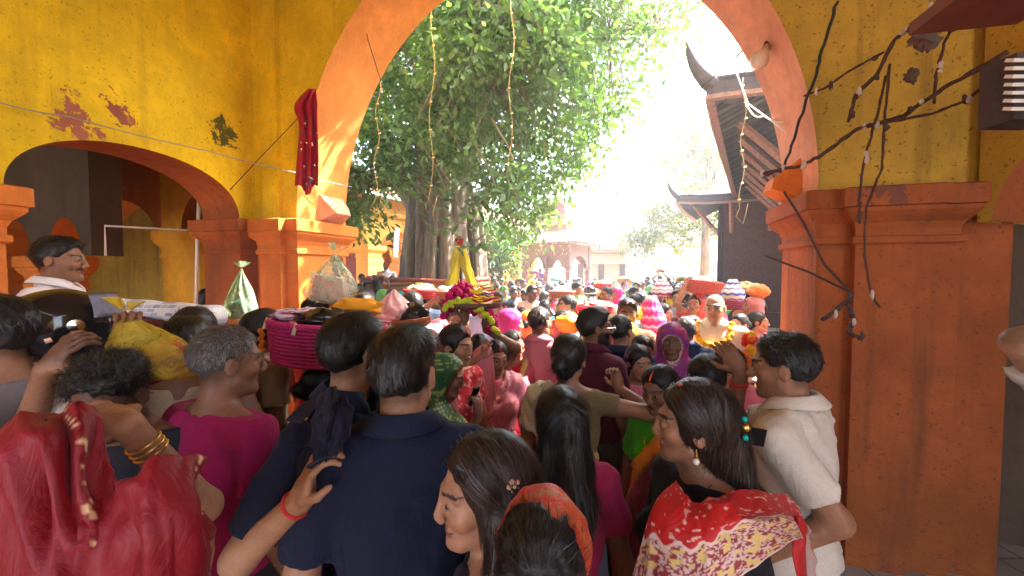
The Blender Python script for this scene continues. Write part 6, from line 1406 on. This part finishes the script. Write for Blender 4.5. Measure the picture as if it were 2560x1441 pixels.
for k, px in enumerate((1352, 1366, 1390, 1412, 1428)): light_string('thin %s string light hanging before the pavilion' % ('leftmost', 'second', 'middle', 'fourth', 'rightmost')[k], px, 560, 640, 13, False, 5 + k)
wire('black cable slanting from the arch top to the temple corner', [(1962, 0, 2.75), (1880, 105, 3.4), (1760, 215, 4.6), (1680, 268, 5.2)], .007, m_wire)
wire('pair of twisted cables hanging down the right arch edge', [(2095, 0, 2.3), (2060, 110, 2.38), (2035, 200, 2.42), (2000, 300, 2.6), (1960, 420, 2.9), (1915, 440, 3.0)], .009, m_wire, jit=.006, seed=2)
wire('white cable bundle tied to the corbel', [(1865, 262, 3.6), (1910, 290, 3.3), (1985, 290, 2.9)], .007, m_wht, sag=.05)
wire('white cable running from the temple horn to the corbel', [(1840, 180, 4.2), (1870, 260, 3.7), (1968, 332, 2.9)], .006, m_wht)
# bulb in a tin holder on the soffit
bl_ = pempty('bulb_lamp', at(1936, 85, 2.9), 'unlit glass bulb in a rusty holder on the right arch soffit', 'lamp')
a, b = at(1940, 75, 2.92), at(1900, 150, 2.86); put(MB().box(a, (.11, .10, .13), Matrix.Rotation(R_(30), 3, 'Y')), 'holder_box', m_wirer, bl_); put(MB().tube([a, a.lerp(b, .55)], [.035, .028], 10), 'socket', m_wirer, bl_, True)
d = (b - a); put(MB().tube([a + d * .5, a + d * .75, a + d * .9, a + d * 1.05, a + d * 1.18, a + d * 1.25], [.02, .032, .052, .058, .042, .008], 14), 'glass_bulb', plain('frosted_glass', (.72, .60, .50), .25, .05, 5), bl_, True)
# tube lights
def tube_light(label, p0, p1, r):
    e = pempty('tube_light', p1, label, 'lamp'); m, nt, bs = nodes_of('tube_glow'); bs.inputs['Base Color'].default_value = (.9, .9, .9, 1); bs.inputs['Emission Color'].default_value = (1, .97, .95, 1); bs.inputs['Emission Strength'].default_value = .8
    put(MB().tube([p0, p1], r, 8), 'glass_tube', m, e, True); d = (p1 - p0).normalized()
    for q, s_ in ((p0, -1), (p1, 1)): put(MB().tube([q, q + d * s_ * .05], r * 1.25, 8), 'end_cap', m_wht, e, True)
    put(MB().tube([p0 + Vector((-.04, .05, 0)), p1 + Vector((-.04, .05, 0))], r * .8, 4), 'batten', m_wht, e)
tube_light('white tube light upright on the outer left jamb', at(853, 470, 4.62), at(847, 565, 4.62), .022)
tube_light('white tube light on the arcade pillar by the trunk', at(993, 575, 10.6), at(989, 640, 10.6), .05)
tube_light('round white lamp end beside the arch soffit', at(872, 388, 4.55), at(876, 396, 4.55), .03)
# white pipe with bracket inside the low arch
pp = pempty('white_pipe', at(491, 740, 4.2), 'white upright pipe with a long arm inside the low arch', 'pipe')
put(MB().tube([at(497, 505, 4.2), at(493, 620, 4.2), at(490, 760, 4.2)], .016, 8), 'upright', m_wht, pp, True); put(MB().tube([at(500, 578, 4.2), at(262, 565, 3.7), at(264, 640, 3.7)], .010, 6), 'arm', m_wht, pp, True)
# red floral cloth hung beside the arch
rc = pempty('hanging_cloth', at(768, 485, 3.72), 'narrow red floral cloth hung beside the arch', 'cloth')
o = sheet('cloth', [[at(774 + 16 * q, 224 - 5 * (q in (.25, .75)), 3.70 - .015 * (k % 2)) for k, q in enumerate((0, .2, .4, .6, .8, 1))], [at(740 + 54 * q, 266 - 8 * q, 3.69 - .05 * (k % 2)) for k, q in enumerate((0, .2, .4, .6, .8, 1))], [at(750 + 45 * q, 310, 3.69 - .06 * (k % 2)) for k, q in enumerate((0, .2, .4, .6, .8, 1))], [at(746 + 50 * q, 390, 3.69 - .055 * (k % 2)) for k, q in enumerate((0, .2, .4, .6, .8, 1))], [at(741 + 54 * q, 466 + 20 * (q in (.4, .6)), 3.69 - .06 * (k % 2)) for k, q in enumerate((0, .2, .4, .6, .8, 1))]], m_silk, (.42, .008, .03), rc, 3, .01, .004)
for k in range(26): pom(at(random.uniform(748, 792), random.uniform(290, 468), 3.60) - rc.location, .008, random.choice(((.05, .06, .15), (.7, .6, .3), (.1, .2, .08))), rc, 'printed_motif')
# old cable trunk and dusty tangle over the right wall
def dusty(label, pts, r, seed, tufts=6):
    e = pempty('dusty_cable', at(*pts[0]), label, 'cable'); g = random.Random(seed); W = [at(*p) for p in pts]; out = []; rr = []
    for a, b in zip(W[:-1], W[1:]):
        for i in range(7): t = i / 7; out.append(a.lerp(b, t) + Vector((g.uniform(-1, 1), g.uniform(-1, 1), g.uniform(-1, 1))) * r * .35); rr.append(r * g.uniform(.8, 1.2))
    out.append(W[-1]); rr.append(r); put(MB().tube(out, rr, 7), 'cable', m_wirer, e, True)
    for k in range(max(2, tufts * 2 // 3)):
        p = out[g.randrange(len(out))] + Vector((g.uniform(-1, 1) * r, -r, g.uniform(-1, 1) * r)); o = lump('lint_tuft', (0, 0, 0), (g.uniform(.008, .018), g.uniform(.006, .012), g.uniform(.010, .026)), (.62, .50, .47) if k % 3 else (.10, .06, .05), m_cot, None, seed * 7 + k, .5, 4, n=10, rings=7); o.location = p; o.parent = e; o.matrix_parent_inverse = e.matrix_basis.inverted()
    return e
dusty('thick dusty cable trunk slanting up the right wall', [(1905, 436, 2.55), (2000, 415, 2.40), (2060, 385, 2.33), (2140, 325, 2.2), (2260, 290, 2.05), (2360, 220, 1.92), (2520, 130, 1.72)], .011, 1, 14)
dusty('dark clotted cable cluster left of the wall niche', [(2120, 305, 2.2), (2140, 235, 2.15), (2190, 190, 2.1), (2235, 100, 2.02), (2300, 55, 1.95), (2350, 0, 1.9)], .009, 2, 16)
dusty('thin lint hung cord looping to the arch edge', [(2010, 240, 2.45), (2060, 222, 2.35), (2120, 180, 2.25), (2210, 130, 2.1)], .006, 3, 6)
dusty('thin cord drooping to the louvred box', [(2200, 310, 2.1), (2330, 285, 1.95), (2420, 250, 1.8), (2520, 150, 1.7)], .007, 4, 4)
dusty('vertical dangling cord in front of the right impost', [(2215, 190, 2.08), (2190, 300, 2.12), (2160, 400, 2.15), (2148, 500, 2.16), (2150, 560, 2.15)], .006, 5, 6)
dusty('second vertical cord falling over the right impost', [(2225, 160, 2.05), (2212, 300, 2.08), (2205, 420, 2.1), (2165, 520, 2.16), (2160, 640, 2.16), (2180, 740, 2.12), (2200, 770, 2.1)], .006, 6, 4)
dusty('cord with dark stub hanging from the red shelf', [(2400, 20, 1.75), (2360, 110, 1.85), (2340, 190, 1.9), (2335, 260, 1.92)], .006, 7, 6)
dusty('frayed cable knot nailed to the orange pier', [(2130, 735, 2.12), (2120, 760, 2.1), (2135, 800, 2.08), (2120, 830, 2.08), (2150, 848, 2.08)], .012, 8, 3)
dusty('cable end splayed left of the knot', [(2130, 740, 2.12), (2090, 775, 2.1), (2055, 800, 2.08)], .010, 9, 2)
wire('brown wire from the pier edge to the frayed knot', [(1912, 640, 2.75), (2020, 680, 2.42), (2135, 735, 2.13)], .007, m_wirer)
wire('brown wire from the impost corner to the frayed knot', [(1960, 480, 2.45), (2010, 560, 2.35), (2060, 660, 2.3), (2130, 735, 2.13)], .007, m_wirer)
nst = thing1(lump('lint_nest', at(2310, 95, 1.93), (.05, .04, .045), (.22, .16, .13), m_cot, None, 5, .6, 5), 'grey brown clump of lint among the cables', 'lint'); thing1(lump('lint_nest', at(2275, 190, 1.95), (.03, .025, .03), (.12, .08, .07), m_cot, None, 6, .6, 5), 'small dark clump of lint below the larger one', 'lint')
sh = pempty('wall_shelf', at(2480, 10, 1.6), 'dark red plank shelf at the top right corner', 'shelf'); put(MB().box(at(2490, 2, 1.6), (.38, .3, .05), Matrix.Rotation(R_(-12), 3, 'Z')), 'plank', m_dor, sh)
lv = pempty('louvred_box', at(2540, 290, 1.55), 'white louvred box fixed at the right edge', 'vent'); p = at(2552, 215, 1.55)
put(MB().box(p + Vector((.07, .06, 0)), (.18, .12, .25)), 'case', m_brn, lv)
for k in range(7): put(MB().box(p + Vector((.04, -.01, -.09 + k * .03)), (.20, .03, .012), Matrix.Rotation(R_(24), 3, 'X')), 'louvre', m_wht, lv)
# ------------------------------------------------------------------ the crowd in the court: a few models, many individuals
def proto(fem, hy=0, hp=0, hair='short', garb='shirt', veil=False, arms=(None, None), pallu=False, collar=False, sleeve=.6, sindoor=0, mous=0):
    B = Body(fem, hy, hp, 0, arms); parts = []
    V, F = B.skin(.0085, .03, .012, [a is not None for a in arms]); c = B.skin_cols(V, (1, 1, 1), mous=mous, sindoor=sindoor, bindi=sindoor); c = np.where(c < .05, c * 3, c)
    V, F, c = thin(V, F, c, (V[:, 2] < 1.34) & (np.abs(V[:, 0]) < B.shw), .035)
    parts.append(('body', mesh_np('body', V, F, c), m_skin, 'skin'))
    for i in (0, 1): a, b, cc = B.eye_mesh(i); parts.append(('eye', mesh_np('eye', a, b, cc), m_eye, None))
    a, b = B.hair(hair, .0115, .013, 3, .8); parts.append(('hair', mesh_np('hair', a, b), m_hair, None))
    if hair: x, y = B.strands(a, b, hair, 420, 5, wid=.002); parts.append(('hair_strands', mesh_np('hair_strands', x, y, strand_cols(len(x) // 8, 5)), STR['black_hair'], None))
    a, b = B.shirt(sleeve, .014, .82, collar, .017, seed=4, vneck=.08 if fem else 0); parts.append(('shirt' if not fem else 'kurta', mesh_np('shirt', a, b, np.ones((len(a), 3))), m_cot, 'top'))
    a, b = B.lower('trousers' if not fem else 'skirt', .98); parts.append(('trousers' if not fem else 'skirt', mesh_np('lower', a, b, np.ones((len(a), 3))), m_cot, 'low'))
    if pallu: a, b, ed = B.pallu(-1, res=.016, seed=6); parts.append(('sari', mesh_np('sari', a, b, np.where((ed < .03)[:, None], (1.0, .8, .4), (1., 1., 1.))), m_silk, 'two'))
    if veil: a, b, ed = B.veil(res=.014, seed=7, drop=1.0); parts.append(('veil', mesh_np('veil', a, b, np.where((ed < .012)[:, None], (1.0, .75, .3), (1., 1., 1.))), m_silk, 'two'))
    for p in parts:
        p[1].materials.append(p[2]); p[1].polygons.foreach_set('use_smooth', np.ones(len(p[1].polygons), bool))
    return parts, B
UP = lambda sx: dict(wr=(sx * .13, .06, 1.74), pole=(sx, .1, -.3), hd=(-sx * .3, 0, 1), pn=(-sx, 0, 0), curl=.5)
PR = {'man': proto(False, 0, -4, collar=True, mous=.8), 'man_l': proto(False, 38, -6, collar=True), 'man_r': proto(False, -38, -6, collar=False, mous=.6), 'crop': proto(False, 0, -3, hair='crop', collar=True),
      'bald': proto(False, 10, -4, hair='bald', collar=True), 'bun': proto(True, 0, -5, 'bun', pallu=True, sindoor=.9), 'bun_l': proto(True, 42, -6, 'bun', pallu=True), 'bun_r': proto(True, -42, -6, 'back', pallu=True, sindoor=.9),
      'long': proto(True, 20, -3, 'long'), 'veil': proto(True, 0, -5, 'bun', veil=True, sindoor=.9), 'veil_l': proto(True, 40, -8, 'bun', veil=True), 'veil_r': proto(True, -40, -4, 'bun', veil=True),
      'lift': proto(False, 0, 0, arms=(UP(-1), UP(1)), collar=True), 'lift_w': proto(True, 10, -2, 'bun', arms=(None, UP(1)), pallu=True, sindoor=.9), 'sit': proto(True, 0, -5, 'bun', veil=True)}
COL = {'teal': (.01, .30, .33), 'green': (.16, .50, .14), 'lime': (.38, .60, .05), 'yellow': (.80, .55, .02), 'saffron': (.80, .28, .02), 'orange': (.75, .20, .03), 'red': (.52, .02, .03), 'crimson': (.42, .01, .06), 'pink': (.75, .20, .32), 'magenta': (.52, .02, .22), 'violet': (.18, .06, .34), 'navy': (.03, .05, .16), 'blue': (.06, .16, .45), 'sky blue': (.35, .52, .75), 'white': (.80, .79, .78), 'cream': (.75, .65, .48), 'grey': (.30, .29, .30), 'brown': (.22, .10, .05), 'black': (.03, .03, .035), 'maroon': (.20, .015, .03), 'peach': (.80, .42, .30), 'lilac': (.52, .38, .62)}
used = set(PC); spots = []
for lb_, (e, B, sc) in PC.items(): p = e.matrix_basis @ Vector((0, 0, 0)); spots.append((p.x, p.y))
def put_person(kind, x, y, h, vy, top, two, low, skin, label, group='people crowding the courtyard', z0=0.0):
    parts, B = PR[kind]; az = math.degrees(math.atan2(-x, y)); e = empty('person', (x, y, z0), R_(az + vy), h / 1.71); tag(e, label, 'person', group); used.add(label)
    keys = {'skin': SKIN[skin], 'top': COL[top], 'two': COL[two], 'low': COL[low]}
    for nm, me, m, key in parts:
        if nm == 'eye' and abs(vy % 360 - 180) > 100: continue
        o = bpy.data.objects.new(nm, me); col.objects.link(o); o.parent = e
        if key: o.color = (*keys[key], 1)
    spots.append((x, y)); return e
def by_px(kind, px, top_y, Y, vy, top, two, low, skin, label, z0=0.0, **k):
    p = at(px, top_y, Y); return put_person(kind, p.x, p.y, p.z - z0, vy, top, two, low, skin, label, z0=z0, **k)
# individuals one can pick out in the photograph
by_px('crop', 1408, 706, 8.7, 10, 'green', 'green', 'white', 'b', 'man in pale green kurta seen from behind in the middle of the court')
by_px('man', 1522, 708, 10.6, 178, 'teal', 'teal', 'grey', 'd', 'man in teal shirt facing the camera below the low hall')
by_px('crop', 1474, 722, 8.7, 5, 'white', 'white', 'white', 'b', 'person in white shirt wearing a dark riding helmet')
by_px('crop', 1446, 728, 8.0, 12, 'white', 'white', 'grey', 'b', 'cropped haired man in white shirt beside the green kurta')
by_px('man_l', 1282, 718, 7.6, -172, 'blue', 'blue', 'grey', 'c', 'young man in blue shirt looking down below the small bushy tree')
by_px('long', 1345, 712, 8.4, 170, 'lilac', 'cream', 'magenta', 'a', 'smiling woman in lilac kurta with cream stole')
by_px('long', 1362, 728, 7.4, -60, 'grey', 'grey', 'black', 'a', 'woman with long loose hair and grey top turning right')
by_px('man_r', 1315, 724, 7.0, 165, 'brown', 'brown', 'black', 'd', 'young man in brown checked shirt facing the camera')
by_px('veil', 1330, 698, 11.4, -165, 'yellow', 'yellow', 'saffron', 'b', 'woman in bright yellow veil in front of the pavilion')
by_px('crop', 1350, 672, 16.2, 15, 'violet', 'violet', 'navy', 'c', 'man in violet striped tee standing in the pavilion', z0=.74)
by_px('bun_r', 1258, 745, 5.5, 172, 'crimson', 'pink', 'crimson', 'b', 'girl in dark pink facing the camera behind the flower tray')
by_px('man', 1246, 730, 6.3, 160, 'grey', 'grey', 'navy', 'c', 'boy with short fringe left of the girl in dark pink')
by_px('bun', 1305, 768, 4.8, 175, 'peach', 'peach', 'cream', 'c', 'elderly woman in peach sari smiling at the camera')
by_px('bun_l', 1272, 778, 4.3, 150, 'saffron', 'orange', 'red', 'c', 'woman in orange sari bowing beside the elderly woman')
by_px('bun', 1284, 755, 5.5, 10, 'red', 'red', 'maroon', 'b', 'woman in red with dark parted hair seen from behind')
by_px('veil_l', 1078, 722, 10.0, -170, 'teal', 'teal', 'green', 'b', 'woman in teal head veil near the thread wrapped trunk')
by_px('lift_w', 1560, 700, 13.3, 170, 'sky blue', 'blue', 'navy', 'b', 'woman in sky blue sari lifting one arm before the white awning')
by_px('bun_l', 1588, 800, 3.5, -60, 'teal', 'saffron', 'teal', 'b', 'woman with side profile in saffron sari left of the zigzag bundle')
by_px('bun_r', 1608, 838, 2.7, -120, 'lilac', 'violet', 'violet', 'b', 'woman with pinned hair looking right beside the navy shoulder')
by_px('bun', 1596, 862, 2.3, -150, 'pink', 'pink', 'pink', 'a', 'young woman with hair clip peeping over the navy shoulder')
by_px('man', 1706, 758, 5.4, 172, 'maroon', 'maroon', 'black', 'b', 'boy with oiled hair facing the camera left of the garlanded man')
by_px('man_l', 1500, 772, 4.6, 175, 'orange', 'red', 'black', 'd', 'bearded young man in orange scarf facing the camera')
by_px('bun_r', 1824, 868, 2.2, 160, 'pink', 'pink', 'magenta', 'a', 'woman in pink kurta between the garlanded man and raised hand')
by_px('veil_r', 1100, 800, 3.5, -30, 'red', 'red', 'red', 'b', 'woman in red veil just behind the vermilion parted woman')
by_px('bun_r', 520, 720, 4.6, -40, 'magenta', 'magenta', 'maroon', 'b', 'woman in magenta passing behind the white pipe')
by_px('bun', 505, 705, 5.2, 170, 'pink', 'pink', 'pink', 'b', 'dark haired woman beyond the lit aisle pillar')
# sitters and standers on the arcade plinth
for k, (px, ty_, kind, top, two, vy, lb_) in enumerate(((904, 684, 'crop', 'sky blue', 'sky blue', -150, 'man in pale blue shirt sitting at the left of the plinth'), (922, 690, 'veil', 'red', 'red', 165, 'woman in red veil sitting second on the plinth'), (935, 688, 'veil_l', 'brown', 'brown', 170, 'woman in brown veil sitting near the door'), (952, 684, 'veil', 'saffron', 'saffron', -170, 'woman in saffron stole sitting below the standing man'), (981, 689, 'bun', 'magenta', 'pink', 170, 'woman in magenta sitting right of the saffron woman'), (992, 695, 'man', 'maroon', 'maroon', 165, 'boy in maroon sitting by the right pillar'), (1004, 694, 'bun_l', 'crimson', 'crimson', 160, 'girl in crimson leaning by the trunk'), (1014, 689, 'man_l', 'pink', 'pink', 150, 'man in pink shirt sitting last before the trunk'), (918, 702, 'bun_r', 'grey', 'grey', -120, 'woman in grey with tied hair in front of the sitters'), (940, 697, 'long', 'violet', 'black', 30, 'woman in black top with her back to the court before the plinth'))):
    Y = 8.6 + .12 * k if k < 8 else 7.6; p = at(px, ty_, Y); put_person(kind, p.x, p.y, 1.5, vy, top, two, 'navy', random.choice('bcc'), lb_, 'people sitting along the arcade plinth', p.z - 1.5)
p = at(965, 652, 9.6); e = put_person('crop', p.x, p.y, 1.62, 12, 'grey', 'grey', 'navy', 'c', 'thin man in grey tee standing on the plinth under an orange cloth', 'people sitting along the arcade plinth', p.z - 1.62)
thing1(lump('orange_cloth', at(969, 645, 9.55), (.12, .1, .2), (.80, .20, .03), m_cot, None, 91, .35, 5), 'orange cloth bundle on the head of the standing man', 'cloth')
# helmet of the distant rider
hp2 = at(1474, 730, 8.5); dh = pempty('riding_helmet', hp2, 'dark round riding helmet in the middle of the crowd', 'helmet'); put(MB().lathe([(.04, -.11), (.115, -.09), (.135, -.02), (.13, .05), (.09, .11), (.02, .135)], hp2, 20), 'shell', plain('helmet_black', (.010, .010, .013), .10, .1, 4, spec=.7), dh, True); put(MB().tube([hp2 + Vector((.14 * math.cos(a), .14 * math.sin(a), -.03)) for a in np.linspace(0, 6.28, 20)], .008, 6), 'trim', m_wht, dh, True)
# the rest of the press of people
g = np.random.default_rng(21); kinds_m = ['man', 'man_l', 'man_r', 'crop']; kinds_w = ['bun', 'bun_l', 'bun_r', 'long', 'veil', 'veil_l', 'veil_r', 'veil', 'veil_r']
def zone(px): return 'by the arcade' if px < 1040 else 'by the banyan' if px < 1200 else 'left of pavilion' if px < 1320 else 'before the pavilion' if px < 1470 else 'before the hall' if px < 1570 else 'near white awning' if px < 1690 else 'by the temple'
def dep(Y): return 'near the arch' if Y < 3.6 else 'in nearer crowd' if Y < 5.2 else 'in middle crowd' if Y < 8 else 'in far crowd' if Y < 12.5 else 'at the back'
GW = {'man': 'man in {} shirt', 'man_l': 'man in {} shirt with turned head', 'man_r': 'man in {} tee', 'crop': 'cropped haired man in {} shirt', 'bun': 'woman in {} sari', 'bun_l': 'woman in {} sari with turned head', 'bun_r': 'woman with tied hair and {} sari', 'long': 'long haired woman in {} kurta', 'veil': 'woman in {} veil', 'veil_l': 'woman in {} veil with bent head', 'veil_r': 'woman in {} veil glancing aside', 'lift': 'man in {} shirt lifting both arms', 'lift_w': 'woman in {} sari lifting one arm'}
FWD = lambda vy: 'facing camera' if abs(vy % 360 - 180) < 50 else 'from behind' if min(vy % 360, 360 - vy % 360) < 50 else 'looking left' if 0 < vy % 360 < 180 else 'looking right'
n_fill = 0; tries = 0; carriers = []
tk = Vector((tx, ty)); pv = Vector((kp_.x, kp_.y))
while n_fill < 285 and tries < 30000:
    tries += 1; Y = 2.6 + 13.5 * g.random() ** 1.3; px = g.uniform(880, 1905); x = (px - 1280) / 1000 * Y
    if px > 1790 and Y > 6: continue
    if 1660 < px < 1905 and Y < 3.9 or 1380 < px < 1660 and Y < 2.95 or 1080 < px < 1380 and Y < 2.9: continue
    if Y > 11 and px < 1060: continue
    if (Vector((x, Y)) - tk).length < 1.65 or (Vector((x, Y)) - pv).length < 1.75: continue
    q = Vector((x, Y, 0)) - bo
    if q.dot(bn) > -.9 and q.dot(bu) > -1: continue
    q = Vector((x, Y, 0)) - TK
    if q.dot(ta) > 1.2 and q.dot(tb) > 1.2: continue
    mind = .36 if Y < 3.6 else .42 if Y < 6 else .52
    if min((x - a) ** 2 + (Y - b) ** 2 for a, b in spots) < mind ** 2: continue
    fem = g.random() < .66; kind = str(g.choice(kinds_w if fem else kinds_m)); 
    if g.random() < .07 and Y > 3.8: kind = 'lift_w' if fem else 'lift'
    h = g.normal(1.48, .05) if fem else g.normal(1.58, .06); h = min(max(h, 1.34), 1.70)
    vy = float(g.choice([180, 175, 185, 150, -150, 140, -140, 10, -30, 90, -90])) + g.uniform(-15, 15)
    names = list(COL); pf = ['red', 'crimson', 'pink', 'magenta', 'yellow', 'saffron', 'orange', 'violet', 'green', 'teal', 'peach', 'maroon', 'blue'] if fem else ['white', 'sky blue', 'grey', 'navy', 'blue', 'cream', 'brown', 'pink', 'green', 'black', 'lilac', 'maroon', 'white']
    ok = False
    for _ in range(12):
        cn = str(g.choice(pf)); lb_ = GW[kind].format(cn) + ' ' + FWD(vy) + ' ' + dep(Y) + ' ' + zone(px)
        if lb_ not in used: ok = True; break
    if not ok: continue
    c2 = cn if kind not in ('bun', 'bun_l', 'bun_r', 'lift_w') else cn; tp = cn if kind in kinds_m + ['lift', 'long'] else str(g.choice(pf))
    e = put_person(kind, x, Y, h, vy, tp, c2, str(g.choice(['navy', 'grey', 'black', 'brown', 'white', 'maroon'])), str(g.choice(list('aabbccd'))), lb_); n_fill += 1
    if kind in ('lift', 'lift_w'): carriers.append((e, h, kind, x, Y, px))
LC_ = ['scarlet', 'straw', 'rose', 'olive', 'ochre', 'plum', 'coral', 'turquoise', 'ivory', 'rust', 'emerald', 'indigo', 'lemon', 'copper']; LV = [(.55, .03, .03), (.6, .42, .18), (.7, .22, .25), (.25, .28, .06), (.6, .32, .05), (.25, .03, .15), (.75, .25, .15), (.05, .4, .4), (.8, .76, .65), (.4, .12, .05), (.03, .3, .12), (.08, .06, .3), (.8, .7, .1), (.5, .2, .1)]
for k, (e, h, kind, x, Y, px) in enumerate(carriers):
    if k >= 16: break
    cn = LC_[k % 14]; cv = LV[k % 14]; s_ = h / 1.71; off = 0
    b = basket('%s basket carried overhead %s %s' % (cn, dep(Y), zone(px)), (x, Y, h + (.02 if kind == 'lift_w' else .12)), .19, .10, cv, 1.3, (0, 0, 0), 4, group='baskets carried on heads', slats=16)
    tag(lump('heaped_cloth', (x, Y, h + (.12 if kind == 'lift_w' else .22)), (.17, .16, .07), LV[(k * 5 + 3) % 14], m_silk, None, 100 + k, .3, 6, n=18, rings=12, col2=LV[(k * 3 + 8) % 14]), '%s cloth heaped in the %s basket %s %s' % (LC_[(k * 5 + 3) % 14], cn, dep(Y), zone(px)), 'cloth', 'cloth heaped in carried baskets')
print('PEOPLE', len(PC), n_fill, 'time', round(time.time() - T0, 1))

# thin haze added to stand in for glare and washed-out exposure
hz_ = MB().box((0, 0, 4.9), (224, 224, 11.8)).build('haze', None); hz_['kind'] = 'stuff'; tag(hz_, 'thin pale haze added to wash the courtyard in glare')
m, nt, bs = nodes_of('glare_haze'); nt.nodes.remove(bs); pvol = N(nt, 'ShaderNodeVolumePrincipled'); pvol.inputs['Density'].default_value = .0050; pvol.inputs['Color'].default_value = (.95, .92, .90, 1); pvol.inputs['Anisotropy'].default_value = .3
nt.links.new(pvol.outputs[0], nt.nodes['Material Output'].inputs['Volume']); hz_.data.materials.clear(); hz_.data.materials.append(m)
